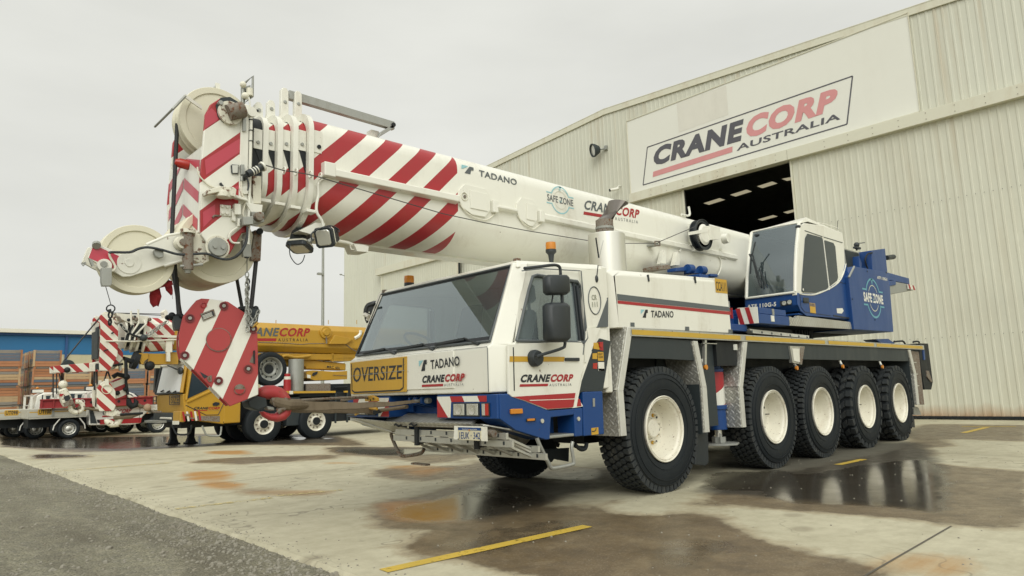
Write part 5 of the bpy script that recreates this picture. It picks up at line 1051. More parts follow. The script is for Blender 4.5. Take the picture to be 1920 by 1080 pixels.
# clean stripe ends: nothing painted beyond; bottom rub strip
b = MB(); b.ex([(-4.0,YC+.0,2.84),(-4.0,YC+.24,2.85),(-4.0,YC+.24,2.90),(-4.0,YC,2.87)], (9,0,0), white); obj('rub_strip', b, boom)
XE_ = [-4.16,-4.30,-4.435,-4.557]
for i, xe in enumerate(XE_):
    b = MB(); k = .036*i
    ko = max(0, k-.0)
    b.loft([section(xe, k, .030), section(xe+.05, k, .030)], white, caps=False); 
    r0, r1 = section(xe, k, .030), section(xe, k+.03, -.0); n = len(r0); b.add(r0+r1, [(j,(j+1)%n,n+(j+1)%n,n+j) for j in range(n)], white)
    r0, r1 = section(xe+.05, k, .030), section(xe+.05, k, -.0); b.add(r0+r1, [(j,(j+1)%n,n+(j+1)%n,n+j) for j in range(n)], white)
    # ear on top
    zt = 3.965-k+.03; ey = YC-.16
    h = [.30,.33,.20,.18][i]
    b.ex([(xe-.02,ey,zt-.05),(xe+.10,ey,zt-.05),(xe+.08,ey,zt+.06),(xe+.075,ey,zt+h-.03),(xe+.055,ey,zt+h),(xe+.02,ey,zt+h),(xe,ey,zt+h-.03),(xe,ey,zt+.06)], (0,.05,0), white); b.cyl((xe+.04,ey-.01,zt+h*.55),(xe+.04,ey+.06,zt+h*.55),.018,galv,n=10)
    # lower hinge lug
    b.box(xe-.01,xe+.09,YC-.47+k,YC-.36,2.98+.02*i,3.01+.02*i,white)
    obj('collar', b, boom, bevel=.006)
    if i < 3 or True:
        b = MB(); k2 = .036*(i+1) if i < 3 else .10; x1 = XE_[i]+.02; x0 = (XE_[i+1]+.05) if i < 3 else -4.78
        b.loft([section(x0, k2), section(x1, k2)], [swapped('striped inner section', -7.169-.10*i, .4435, .49, (1,0,-1)) for _ in (0,)][0] if i < 3 else black, caps=False)
        obj('telescopic_section', b, boom, smooth=50)
        b = MB(); yy = YC-.45+k2-.012; b.box(xe-.085,xe-.005,yy,yy+.03,3.58-k*.5,3.78-k*.6,white) if i < 4 else None
        b.cyl((xe-.045,yy-.012,3.64-k*.5),(xe-.045,yy,3.64-k*.5),.016,galv,n=10)
        b.ex([(xe-.07,yy+.006,3.58-k*.5),(xe-.002,yy+.006,3.58-k*.5),(xe-.002,yy+.006,3.36)], (0,.01,0), black); obj('wear_pad', b, boom)
b = MB(); yy = YC-.46; b.box(-4.10,-4.02,yy,yy+.03,3.58,3.80,white); b.cyl((-4.05,yy-.012,3.64),(-4.05,yy,3.64),.02,black,n=10); obj('wear_pad', b, boom)
# side rail (hose channel), inspection covers
b = MB(); yy = .95
def chan(x0, x1, z0=3.345, z1=3.465, t=.07): b.loft([[(x0,yy+.01,z0),(x0,yy-t,z0+.02),(x0,yy-t,z1-.03),(x0,yy+.01,z1)],[(x1,yy+.01,z0),(x1,yy-t,z0+.02),(x1,yy-t,z1-.03),(x1,yy+.01,z1)]], white)
chan(-3.99,-2.37); chan(-1.80,-1.47,3.37,3.45); chan(-1.0,3.8,3.35,3.47,.05); b.box(-4.02,-3.9,yy-.075,yy+.01,3.35,3.49,white); b.box(-1.86,-1.78,yy-.06,yy+.01,3.33,3.48,white); b.box(-1.08,-1.0,yy-.06,yy+.01,3.33,3.48,white)
obj('hose_channel', b, boom, bevel=.01)
for (x0, x1) in ((-2.36,-1.88),(-1.46,-1.10)):
    b = MB(); m_ = (x0+x1)/2
    b.ex([(x0,yy,3.42),(x0+.02,yy,3.52),(x0+.10,yy,3.60),(x1-.06,yy,3.60),(x1,yy,3.55),(x1,yy,3.36),(x1-.08,yy,3.26),(x0+.2,yy,3.26),(x0+.06,yy,3.32)], (0,-.025,0), white); b.ex([(x0+.17,yy-.025,3.33),(x0+.17,yy-.025,3.54),(x1-.05,yy-.025,3.54),(x1-.05,yy-.025,3.33)], (0,-.012,0), white)
    b.tube([(x0+.02,yy-.02,3.36),(x0+.12,yy-.02,3.27),(x0+.25,yy-.02,3.23),(x1-.06,yy-.02,3.23),(x1+.08,yy-.02,3.33)], .008, white_d, 6, sub=3); c = (x0+.09,yy-.03,3.45)
    if x0 < -2: b.torus(c, (0,1,0), .045, .006, white_d, 16, 5); b.cyl(c, (c[0],c[1]-.012,c[2]), .02, rusty, n=8)
    obj('inspection_cover', b, boom, bevel=.008)
# boom lettering
b = MB(); yy = .947
logo_t(b, onY('O', [(137,163),(537,262),(137,112)], yy)[:1]+[onY('O', (537,262), yy)]+[onY('O', (137,112), yy)], 'TADANO', blue_l, grey_v, bold=.02)
obj('maker_logo', b, boom, smooth=0); b = MB()
bold_dim = paint('dimmed vinyl', (.12,.13,.135), .45, dirt=.05)
c = onY('O', (852,368), yy); rz = (onY('O', (850,268), yy).z-onY('O', (860,468), yy).z)/2
safezone(b, c, (1,0,0), (0,0,1), rz, blue_l, paint('pale vinyl', (.62,.62,.52), .5, dirt=0), bold_dim, bold=.02); obj('round_emblem', b, boom, smooth=0); b = MB()
q = onY('O', [(1018,455),(1428,540),(1018,362)], yy); logo_crane(b, [q[0]-Vector((0,0,.035)), q[1]-Vector((0,0,.0)), q[2]], grey_v, red, bold_dim, bold=.03)
obj('company_logo', b, boom, smooth=0)
# cable reel, cable and small gear on the rear of the boom
b = MB(); c = onY('C', (862,205), .78); b.lathe([(.24,-.05),(.25,-.05),(.25,-.035),(.20,-.035),(.20,.055),(.25,.055),(.25,.07),(.1,.07)], c, (0,1,0), plastic, 32); b.lathe([(.0,-.075),(.13,-.075),(.17,-.05),(.0,-.045)], c, (0,1,0), white, 24); rl = obj('cable_reel', b, boom)
b = MB(); b.ex(onY('C', [(785,185),(905,165),(905,185),(785,205)], .70), (0,.02,0), white); b.ex(onY('C', [(910,145),(980,155),(980,230),(920,235)], .68), (0,.2,0), white); b.box(c.x-.1,c.x+.3,.85,.96,c.z-.25,c.z+.2,white); b.lathe([(.0,-.1),(.08,-.1),(.09,.0)], onY('C', (1000,230), .8), (0,1,0), white, 16)
b.tube(onY('C', [(800,200),(800,270)], .9), .02, white); b.tube(onY('C', [(780,25),(785,80),(735,75)], 1.0), .018, white, sub=4); obj('reel_bracket', b, rl)
wire = paint('thin steel cable', (.05,.05,.05), .5, dirt=.2)
b = MB(); q = onY('C', [(820,152),(600,245)], .72); b.tube(q, .006, wire, 5); qb = onY('C', (582,258), .80); b.tube([q[1], qb], .006, wire, 5)
b.tube([qb]+onY('C', [(370,257)], .88)+onY('O', [(1040,658),(620,590),(300,530),(0,465)], .88)+onY('N', [(450,530),(390,515),(310,500),(235,490),(125,458)], .86), .0055, wire, 5)
for p in ((400,515),(312,500),(237,490),(460,525)): b.torus(onY('N', p, .89), (1,0,0), .032, .007, white, 14, 5)
obj('sensor_cable', b, boom)
b = MB(); q = onY('C', [(567,245),(598,245),(598,272),(567,272)], .80); b.tube(q+[q[0]], .012, rusty, 5); b.box(q[0].x,q[1].x,.80,.96,q[2].z,q[2].z+.02,galv); obj('cable_guide', b, boom)
b = MB(); b.tube(onY('C', [(960,325),(985,370),(982,420),(965,460)], .93), .012, white, sub=4); b.tube(onY('C', [(720,310),(740,285),(770,270)], .93), .012, white, sub=4); b.tube(onY('C', [(985,290),(985,345),(1020,355)], .93), .010, white); obj('hose', b, boom)
for p in ((625,300),(712,310)):
    b = MB()
    q = onY('C', [p,(p[0]+12,p[1]+15),(p[0]+12,p[1]+85),(p[0]-20,p[1]+85)], .86); b.ex(q, (0,.08,0), white); obj('boom_rest', b, boom)
# sleepers on top of the boom: latticed bar near the head
b = MB(); t5 = onY('H', [(10,35),(500,180),(410,235)], 1.29); t5[0] = t5[0]+(t5[0]-t5[1])*.25; b.obox((t5[0]+t5[1])/2, ((t5[1]-t5[0])/2, Vector((0,.03,0)), Vector((0,0,.045))), galv); b.obox((t5[1]+t5[2])/2, ((t5[2]-t5[1])/2, Vector((0,.03,0)), Vector((.02,0,.04))), galv); b.cyl(t5[1]+Vector((-.02,-.05,0)), t5[1]+Vector((-.02,.05,0)), .025, black, n=10); b.box(t5[2].x-.05,t5[2].x+.05,1.35,1.45,3.93,4.15,white); obj('top_bar', b, boom, bevel=.005)
# floodlights under the boom
def flood(c, fwd, parent, s=1.):
    fwd = Vector(fwd).normalized(); rt = fwd.cross(Vector((0,0,1))).normalized(); up = rt.cross(fwd); c = Vector(c); b = MB()
    rr = lambda w, h, d: [c+fwd*d+rt*(w*x)+up*(h*z) for x, z in ((-1,-.75),(-.75,-1),(.75,-1),(1,-.75),(1,.75),(.75,1),(-.75,1),(-1,.75))]
    b.loft([rr(.05*s,.045*s,-.17*s), rr(.075*s,.07*s,-.13*s), rr(.085*s,.085*s,-.02*s), rr(.10*s,.10*s,-.01*s), rr(.10*s,.10*s,.03*s)], plastic); o = obj('floodlight', b, parent, bevel=.006)
    b = MB(); b.loft([rr(.078*s,.078*s,.028*s), rr(.07*s,.07*s,.036*s)], lens); b2 = [rr(.094*s,.094*s,-.03*s), rr(.094*s,.094*s,-.015*s)]; b.loft(b2, white_d); obj('lens', b, o); return o
f1 = flood(onY('N', (490,900), .80), (-.8,-.45,-.35), boom, .95); f2 = flood(onY('N', (335,955), 1.15), (-.2,-.15,-.95), boom, 1.05)
b = MB(); b.tube(onY('N', [(385,930),(415,910)], .95), .02, galv); b.tube(onY('N', [(275,935),(275,1010),(315,1065),(350,1050),(365,1010)], 1.1), .005, plastic, 5, sub=4); b.tube(onY('N', [(410,920),(405,880),(450,850),(520,830),(570,850),(575,870)], .78), .007, plastic, 5, sub=4); b.ex(onY('N', [(330,860),(430,810),(490,815),(480,850),(400,880)], .98), (0,.15,0), white); b.tube(onY('N', [(445,580),(448,640),(437,700),(440,750),(470,800),(480,845)], .935), .014, white, sub=4); b.tube(onY('N', [(445,580),(470,545),(530,535)], .935), .010, white, sub=4); obj('lamp_bracket', b, boom)
b = MB(); b.ex(onY('H', [(265,880),(320,885),(355,895),(350,930),(285,925)], 1.15), (0,.2,0), white); b.tube(onY('H', [(150,860),(230,875),(265,890)], 1.2), .02, white); b.tube(onY('H', [(240,880),(250,915),(270,915)], 1.2), .01, white); obj('junction_box', b, boom, bevel=.006)
# ---------------- boom head (parts of the crane)
hd = MB(); HY0, HY1 = .95, 1.85
near = [(-5.10,3.70),(-5.06,3.80),(-4.98,3.88),(-4.74,3.88),(-4.725,3.66),(-4.715,3.10),(-4.66,3.0),(-4.69,2.72),(-4.76,2.70),(-4.86,2.50),(-4.98,2.48),(-5.10,2.64),(-5.125,3.1)]
hd.ex([(x, HY0, z) for x, z in near], (0,.035,0), stripe_h); hd.ex([(x, HY1-.035, z) for x, z in near], (0,.035,0), stripe_h)
hd.loft([[(-5.115,HY0+.035,2.66),(-5.115,HY1-.035,2.66),(-5.115,HY1-.035,3.42),(-5.115,HY0+.035,3.42)],[(-5.08,HY0+.035,2.66),(-5.08,HY1-.035,2.66),(-5.08,HY1-.035,3.42),(-5.08,HY0+.035,3.42)]], white)
hd.box(-4.76,-4.72,HY0+.035,HY1-.035,2.75,3.85,black); hd.box(-4.80,-4.725,HY0-.012,HY0+.03,2.95,3.88,white); hd.box(-4.80,-4.64,HY1-.03,HY1+.01,2.95,3.85,white)
head = obj('boom_head', hd, cr_, bevel=.008)
b = MB()                                                               # chevron tape on the front face
for s in (-1, 1):
    for z0_ in (2.78, 3.02, 3.30):
        y0_, y1_ = (HY0+.05, 1.39) if s < 0 else (1.41, HY1-.05); ya, yb = (y0_, y1_) if s < 0 else (y1_, y0_)
        b.face([(-5.118,ya,z0_-.10),(-5.118,ya,z0_),(-5.118,yb,min(3.42,z0_+.22)),(-5.118,yb,min(3.42,z0_+.12))], pink)
obj('front_stripes', b, head, smooth=0)
b = MB(); nA = lambda *p: onY('A', list(p), HY0-.003)                     # pinkish reflective tape with a darker border
for poly in (((525,215),(555,185),(590,222),(578,240),(528,272)), ((526,405),(700,298),(703,352),(532,468)), ((640,528),(698,490),(698,520),(668,528)), ((518,625),(570,592),(570,640),(520,690))): b.face(nA(*poly), pink)
obj('reflective_tape', b, head, smooth=0)
def sheave(c, r, y0, y1, grooves, parent, hub=True, mat=cream, name='sheave'):
    b = MB(); pr = [(r*.22, y0+.012),(r*.24,y0+.006),(r*.80,y0+.012),(r*.83,y0),(r*.985,y0),(r,y0+.008)]; n = grooves; w = (y1-y0-.016)/n
    for k in range(n): a = y0+.008+k*w; pr += [(r,a+w*.06),(r*.93,a+w*.35),(r*.925,a+w*.5),(r*.93,a+w*.65),(r,a+w*.94)]
    pr += [(r,y1-.008),(r*.985,y1),(r*.83,y1),(r*.80,y1-.012),(r*.2,y1-.01)]
    b.lathe(pr, (c[0],0,c[1]), (0,1,0), mat, 64, caps=True); return obj(name, b, parent, smooth=40)
sheave((-4.90,3.755), .335, 1.22, 1.42, 2, head); sheave((-4.895,2.60), .335, 1.12, 1.66, 5, head)
b = MB(); b.cyl((-4.90,HY0-.03,3.755),(-4.90,HY1+.02,3.755),.05,galv,n=20); b.lathe([(.0,-.035),(.105,-.035),(.105,.0)], (-4.90,HY0,3.755), (0,1,0), white_c, 28); b.cyl((-4.93,HY0-.05,3.74),(-4.80,HY0-.06,3.80),.07,rusty,n=14); b.ex([(-5.02,HY0-.008,3.80),(-4.98,HY0-.008,3.88),(-4.90,HY0-.008,3.91),(-4.82,HY0-.008,3.88),(-4.86,HY0-.008,3.80),(-4.95,HY0-.008,3.66),(-5.0,HY0-.008,3.70)], (0,.006,0), dark)
b.cyl((-4.99,HY0-.05,3.82),(-4.99,HY0,3.82),.02,galv,n=8); obj('axle_pin', b, head)
q = onY('M', (1412,240), HY0); b = MB(); b.lathe([(.0,-.03),(.075,-.03),(.082,-.02),(.082,.02)], q, (0,1,0), galv, 28); b.lathe([(.10,.002),(.10,-.012),(.082,-.012)], q, (0,1,0), white_c, 28)
for dx in (-.03,.035): b.cyl(q+Vector((dx,-.042,.0)), q+Vector((dx,-.03,0)), .018, galv, n=8)
b.cyl((q.x,HY0,q.z),(q.x,HY1,q.z),.05,galv,n=16); obj('axle_pin', b, head)
b = MB(); a_ = onY('K', [(160,240),(350,375)], 1.15); b.obox((a_[0]+a_[1])/2, ((a_[1]-a_[0])/2,(0,.006,0),(0,0,.016)), white); q = onY('K', [(525,100),(525,240)], 1.3); b.obox((q[0]+q[1])/2, ((.02,0,0),(0,.012,0),(0,0,(q[0].z-q[1].z)/2)), white)
b.tube(onY('K', [(20,390),(165,240)], 1.15), .012, galv); b.tube(onY('K', [(440,190),(535,110)], 1.3), .010, galv); b.tube(onY('K', [(20,390)], 1.15)+[onY('K', (20,390), 1.15)+Vector((0,.5,0))], .01, galv); obj('rope_guard', b, head)
# dead-end frame with lamp on top
b = MB(); q = onY('K', [(815,110),(925,15),(920,245),(810,335)], 1.2); b.tube(q+[q[0]], .014, galv, 6); q = onY('K', [(800,110),(840,90),(840,330),(800,335)], 1.2); b.ex(q, (0,.03,0), galv); q = onY('K', [(840,130),(900,115),(900,235),(840,250)], 1.21); b.ex(q, (0,.02,0), galv); q = onY('K', [(885,155),(890,240)], 1.18); b.cyl(q[0], q[1], .03, white_d, n=10); b.sphere(onY('K', (840,240), 1.18), .035, white_d); b.sphere(onY('K', (815,112), 1.18), .03, white_d); b.tube(onY('K', [(880,260),(895,350),(890,400)], 1.1), .008, white); obj('anemometer_frame', b, head, bevel=.004)
b = MB(); q = onY('K', [(905,425),(900,800)], HY0-.02); b.tube([q[0], q[1], q[1]+Vector((0,0,-.9))], .014, white, 6); b.cyl(q[0]+Vector((0,-.025,0)), q[0]+Vector((0,.02,0)), .045, white, n=20); b.tube(onY('K', [(870,380),(985,410)], HY0), .012, black)
q = onY('K', [(815,460),(850,450),(850,630),(815,635)], HY0-.03); b.ex(q, (0,.04,0), galv)
for k in range(3): c = onY('K', (905,510+k*120), HY0-.02); b.torus(c, (0,0,1), .018, .004, black, 10, 4)
obj('conduit', b, head)
# side lamp, cable coil and small fittings on the plate
b = MB(); q = onY('L', [(728,0),(800,0),(795,95),(735,95)], HY0-.01); b.tube(q+[q[0]], .010, plastic, 5); b.ex(q, (0,-.01,0), lens); q = onY('L', [(820,0),(865,0),(862,120),(825,120)], HY0-.01); b.ex(q, (0,-.03,0), galv); b.cyl(onY('L', (845,130), HY0-.03), onY('L', (845,190), HY0-.03), .016, galv, n=8); obj('side_lamp', b, head, bevel=.004)
b = MB(); a_, c_2 = onY('L', [(915,105),(1085,20)], .86); b.cyl(a_, c_2, .032, plastic, n=14); d = (c_2-a_)
for k in (.28,.45,.62): b.cyl(a_+d*k, a_+d*(k+.07), .0335, white, n=14)
b.cyl(c_2, c_2+d*.12, .045, white, n=16); b.tube(onY('L', [(900,130),(930,220),(918,300)], .88), .008, plastic, 5, sub=4); b.tube([a_, a_+Vector((0,.1,-.03))], .02, plastic); obj('cable_drum', b, head)
b = MB(); q = onY('L', [(375,380),(520,350),(720,410),(735,320),(700,290),(540,280),(375,330)], HY0-.02); b.ex(q, (0,-.10,0), white_c); c = onY('L', (625,385), HY0-.08); b.cyl(c+Vector((0,0,.05)), c, .06, white_c, n=18); b.ex(onY('L', [(730,360),(890,420),(890,445),(730,400)], HY0-.02), (0,-.06,0), white); b.ex(onY('L', [(890,445),(1100,470),(1090,560),(960,560)], HY0-.04), (0,.06,0), white); b.ex(onY('L', [(975,125),(1085,125),(1080,455),(985,455)], HY0+.0), (0,.05,0), white_c); b.ex(onY('L', [(810,265),(910,265),(910,350),(860,355),(815,320)], HY0-.002), (0,-.03,0), white); obj('side_bracket', b, head, bevel=.006)
b = MB(); b.ex(onY('L', [(585,470),(715,480),(715,610),(585,600)], HY0-.002), (0,-.012,0), white)
for p in ((612,490),(672,497),(612,568),(668,574)): c = onY('L', p, HY0-.012); b.cyl(c, c+Vector((0,-.018,0)), .014, white, n=8)
b.ex(onY('L', [(735,470),(810,475),(815,600),(740,600)], HY0-.002), (0,-.05,0), white); b.ex(onY('L', [(715,545),(760,600),(760,680),(720,660)], HY0-.002), (0,-.03,0), white); obj('bolt_plate', b, head, bevel=.004)
b = MB(); b.ex(onY('L', [(825,640),(945,620),(950,720),(835,730)], HY0-.03), (0,-.07,0), galv); b.ex(onY('L', [(940,565),(1085,575),(1090,690),(960,700)], HY0-.01), (0,-.05,0), galv); b.lathe([(.0,-.06),(.04,-.055),(.045,0)], onY('L', (1035,620), HY0-.05), (0,1,0), rusty, 14); b.ex(onY('L', [(785,640),(815,640),(810,740),(790,730)], HY0-.02), (0,-.03,0), white); obj('limit_switch', b, head, bevel=.005)
b = MB(); b.tube(onY('L', [(320,20),(340,120),(450,230),(560,280)], HY0-.015), .007, white_d, 5, sub=4); b.tube(onY('L', [(840,190),(850,340),(890,420),(860,560),(870,610)], HY0-.03), .009, white_d, 5, sub=4); b.tube(onY('L', [(800,740),(720,800),(700,860),(740,920),(820,925)], HY0-.02), .010, white, 5, sub=4); b.tube(onY('L', [(915,735),(905,900),(850,1010),(780,1078)], .86), .010, plastic, 6, sub=4); b.tube(onY('L', [(500,620),(520,600),(580,600)], HY0-.01), .008, rusty, 5); b.tube(onY('L', [(590,210),(640,280)], HY0-.01), .012, plastic, 5); obj('cable', b, head)
b = MB(); c = onY('A', (448,428), 1.45); d = Vector((-1,.15,.12)).normalized(); c = onY('A', (470,430), 1.3); b.lathe([(.0,-.14),(.025,-.13),(.042,-.10),(.045,-.02)], c-d*0, -d, redlens, 20) if False else b.lathe([(.0,.14),(.025,.135),(.042,.10),(.045,.02)], c, d, redlens, 20); b.cyl(c+d*.02, c-d*.07, .048, plastic, n=18); b.tube([c-d*.05, c-d*.05+Vector((.05,0,-.03)), (-5.1,1.2,c.z-.05)], .014, galv); obj('marker_light', b, head)
# lug with rope anchor under the head, right side
b = MB(); b.ex(onY('M', [(1800,60),(1875,70),(1860,380),(1750,378)], 1.1), (0,.10,0), rusty); b.cyl(onY('M', (1850,75), 1.06), onY('M', (1850,75), 1.25), .03, black, n=14); b.ex(onY('M', [(1765,130),(1800,130),(1790,370),(1755,350)], 1.14), (0,.06,0), black); obj('rope_anchor', b, head, bevel=.006)
b = MB(); b.ex(onY('M', [(1675,165),(1755,165),(1765,335),(1680,335)], 1.0), (0,.04,0), galv); b.cyl(onY('M', (1697,130), 1.0), onY('M', (1697,130), 1.04), .03, galv, n=14); b.cyl(onY('M', (1715,335), 1.02), onY('M', (1715,350), 1.02), .02, plastic, n=10); w0 = onY('M', [(1718,350),(1718,500)], 1.02); b.tube(w0, .004, wire, 4); c = onY('M', (1718,700), 1.02); b.chain(w0[1], onY('M', (1718,985), 1.02), galv, .055, .006); b.chain(onY('M', (1725,560), 1.05), onY('M', (1735,680), 1.05), black, .05, .007); obj('overhoist_switch', b, head)
# auxiliary single-sheave nose
b = MB(); arm = [(135,200),(160,190),(430,312),(680,215),(900,120),(1060,95),(1165,100),(1160,350),(1060,375),(860,430),(520,540),(440,545),(330,480),(200,420),(80,350)]
b.ex(onY('M', arm, 1.0), (0,.025,0), white); b.ex([p+Vector((0,.20,0)) for p in onY('M', arm, 1.0)], (0,.025,0), white); b.ex(onY('M', [(1055,95),(1160,100),(1170,130),(1060,140)], .96), (0,.14,0), white_c); b.ex(onY('M', [(1060,345),(1180,350),(1190,430),(1070,410)], .96), (0,.14,0), white_c)
b.ex(onY('M', [(1150,90),(1330,110),(1330,380),(1250,420),(1150,360)], .985), (0,.04,0), white_c); b.tube(onY('M', [(680,215),(900,120),(1060,95)], 1.01), .015, white); b.tube(onY('M', [(860,430),(1060,375)], 1.01), .015, white)
aux = obj('auxiliary_nose', b, cr_, bevel=.006)
b = MB(); b.face(onY('M', [(140,212),(428,342),(350,462),(90,348)], .9985), pink); obj('reflective_tape', b, aux, smooth=0)
sheave((-5.545,2.40), .278, 1.05, 1.17, 1, aux); q = onY('M', (505,400), .995); b = MB(); b.lathe([(.0,-.012),(.03,-.012),(.032,-.004),(.085,-.002),(.085,.01)], q, (0,1,0), white, 28); obj('axle_pin', b, aux)
q = onY('M', [(1110,60),(1110,470)], .95); b = MB(); b.cyl(q[0], q[1], .042, rusty, n=16); b.cyl(q[0]+Vector((0,0,.0)), q[0]+Vector((0,0,-.03)), .06, white_c, n=16); b.cyl(q[1], q[1]+Vector((0,0,-.03)), .03, galv, r1=.02, n=12); b.tube(onY('M', [(1030,435),(1170,425),(1260,415)], .94), .012, galv); c = onY('M', (1045,195), .97); b.lathe([(.0,-.04),(.05,-.035),(.06,.02)], c, (0,1,0), white_c, 16); b.cyl(c+Vector((0,-.05,0)), c, .03, rusty, n=10); obj('hinge_pin', b, aux)
b = MB(); b.tube(onY('M', [(300,300),(330,290),(510,290),(600,255),(700,240),(840,265),(1000,310),(1130,312),(1300,305),(1420,350),(1530,362),(1640,310),(1700,200),(1722,100),(1722,30)], .93), .011, plastic, 6, sub=4); b.tube(onY('M', [(300,300),(310,340),(360,430),(350,470),(320,485)], .97), .009, white_d, 5, sub=3); obj('cable', b, aux)
b = MB(); b.ex(onY('M', [(740,290),(760,262),(845,265),(845,350),(800,360),(760,335)], .985), (0,-.04,0), galv); obj('junction_box', b, aux, bevel=.006)
b = MB(); b.ex(onY('M', [(205,460),(310,460),(312,620),(300,645),(215,645),(205,600)], .97), (0,-.05,0), galv); b.lathe([(.0,-.03),(.05,-.03),(.05,.02)], onY('M', (245,430), .99), (0,1,0), white, 20); b.cyl(onY('M', (245,412), .95), onY('M', (245,412), .99), .025, galv, n=12); q = onY('M', [(265,645),(318,830)], .95); b.tube(q, .004, wire, 4); b.torus(q[1]+Vector((0,0,-.03)), (.3,1,0), .028, .006, black, 12, 5); b.chain(q[1]+Vector((0,0,-.05)), q[1]+Vector((.0,0,-.16)), black, .05, .008); obj('overhoist_switch', b, aux, bevel=.004)
b = MB(); b.tube(onY('M', [(60,395),(15,410),(30,430),(60,400)], .98), .006, galv, 5); b.ex(onY('M', [(85,365),(120,370),(135,435),(115,440)], .985), (0,-.03,0), galv); b.cyl(onY('M', (170,205), .99), onY('M', (170,225), .97), .03, galv, n=10); obj('retaining_clip', b, aux)
# hoist ropes from head to hook block
b = MB(); b.tube([(-5.215,1.32,3.70),(-5.215,1.34,2.62)], .018, rope_m, 8); obj('hoist_rope', b, cr_)
for (p0, p1, y) in (((940,400),(1035,935),1.40),((975,400),(1015,930),1.24),((985,420),(1025,935),1.52),((1600,490),(1672,890),1.40)):
    b = MB(); q0, q1 = onY('M', p0, y), onY('M', p1, y); b.tube([q0, q1], .0165, rope_m, 8); obj('hoist_rope', b, cr_)
b = MB(); b.tube(onY('M', [(1812,370),(1760,870)], 1.15), .020, rope_m, 8); obj('hoist_rope', b, cr_)
# ------------------------------------------------------------------ the hook block (hangs: a thing of its own)
nB = Vector((math.sin(R(13.5)), math.cos(R(13.5)), 0)); B0 = Vector((-4.8, 1.15, 0))
def onB(k, pts, y): return onN(k, pts, B0+nB*(y-1.15), nB)
hb = root('hook_block', 'large red and white striped hook block hanging from the nearest boom head', 'hook block', (-4.8, 1.3, 1.1))
q = onB('a3', [(280,100),(80,530),(400,110),(135,672),(578,215)], 1.15); e0, e1 = q[0], q[1]; d = (e1-e0).normalized(); nrm2 = d.cross(nB).normalized(); nrm2 = nrm2 if nrm2.x > 0 else -nrm2
o0 = nrm2.dot(q[0]); oB = nrm2.dot(q[2]); oC = nrm2.dot(q[4])
blk = swapped('red and white hook block paint', o0, oC-o0, .385, tuple(nrm2), WHITE, (.40,.045,.045))
outl = [(130,150),(170,105),(215,88),(280,92),(400,108),(440,115),(575,205),(640,300),(688,385),(692,560),(695,900),(575,950),(455,1000),(290,832),(130,672),(40,585),(25,520),(22,400),(45,290),(60,235)]
b = MB(); p_ = onB('a3', outl, 1.15); b.ex(p_, nB*.04, blk); b.ex([v+nB*.26 for v in p_], nB*.04, blk)
plate = obj('side_plate', b, hb, bevel=.006)
b = MB(); cen = sum(p_, Vector())/len(p_); b.ex([cen+(v-cen)*.9+nB*.045 for v in p_], nB*.21, red); obj('spacer', b, hb)
c = onB('a3', (360,437), 1.15); b = MB(); b.lathe([(.0,-.012),(.095,-.012),(.10,-.004),(.10,.01)], c, nB, paint('plain red cap', (.40,.045,.045), .4, dirt=.2), 36); b.lathe([(.097,-.010),(.102,-.010),(.102,-.002)], c, nB, rusty, 36); obj('axle_cap', b, hb)
b = MB(); b.cyl(c+nB*.05,c+nB*.25,.30,cream,n=48)
obj('sheave_pack', b, hb)
redcup = paint('dark red bolt cup', (.16,.018,.02), .5, dirt=.4)
for p in ((402,152),(117,256),(73,570),(649,347),(358,784),(608,682)):
    b = MB(); c = onB('a3', p, 1.15); b.lathe([(.036,-.001),(.036,-.014),(.026,-.014),(.026,-.006),(.0,-.006)], c, nB, redcup, 20); b.cyl(c+nB*-.004, c+nB*-.024, .015, galv, n=10); obj('bolt', b, hb)
b = MB(); b.torus(onB('a3', (234,145), 1.145), nB, .022, .005, red, 16, 5); b.ex(onB('a3', [(205,218),(318,178),(335,235),(228,280)], 1.148), nB*-.008, rusty); b.face(onB('a3', [(215,228),(312,192),(325,230),(230,268)], 1.139), ink)
for k in range(4):
    f0 = onB('a3', [(222+k*3,236+k*9),(300+k*3,206+k*9)], 1.1385); b.tube(f0, .0035, white, 4)
obj('data_plate', b, hb, smooth=0)
c = onB('a3', (536,855), 1.15); b = MB(); b.cyl(c+nB*-.012, c+nB*.35, .045, rusty, n=24); b.ex([c+nB*-.0125+Vector((.04*math.cos(t)*nB.y,-.04*math.cos(t)*nB.x,.04*math.sin(t))) for t in [math.pi*(1+k/12) for k in range(13)]], nB*-.002, red); obj('trunnion_pin', b, hb)
b = MB(); b.ex(onB('a3', [(200,705),(270,745),(240,765),(225,750)], 1.149), nB*-.002, ink); b.ex(onB('a3', [(270,745),(300,735),(300,790),(275,790),(260,765)], 1.148), nB*-.01, rusty); b.ex(onB('a3', [(630,600),(665,525),(665,640),(620,625)], 1.149), nB*-.002, rusty); b.ex(onB('a3', [(650,530),(665,525),(665,640),(655,640)], 1.14), nB*-.01, black); obj('slot', b, hb)
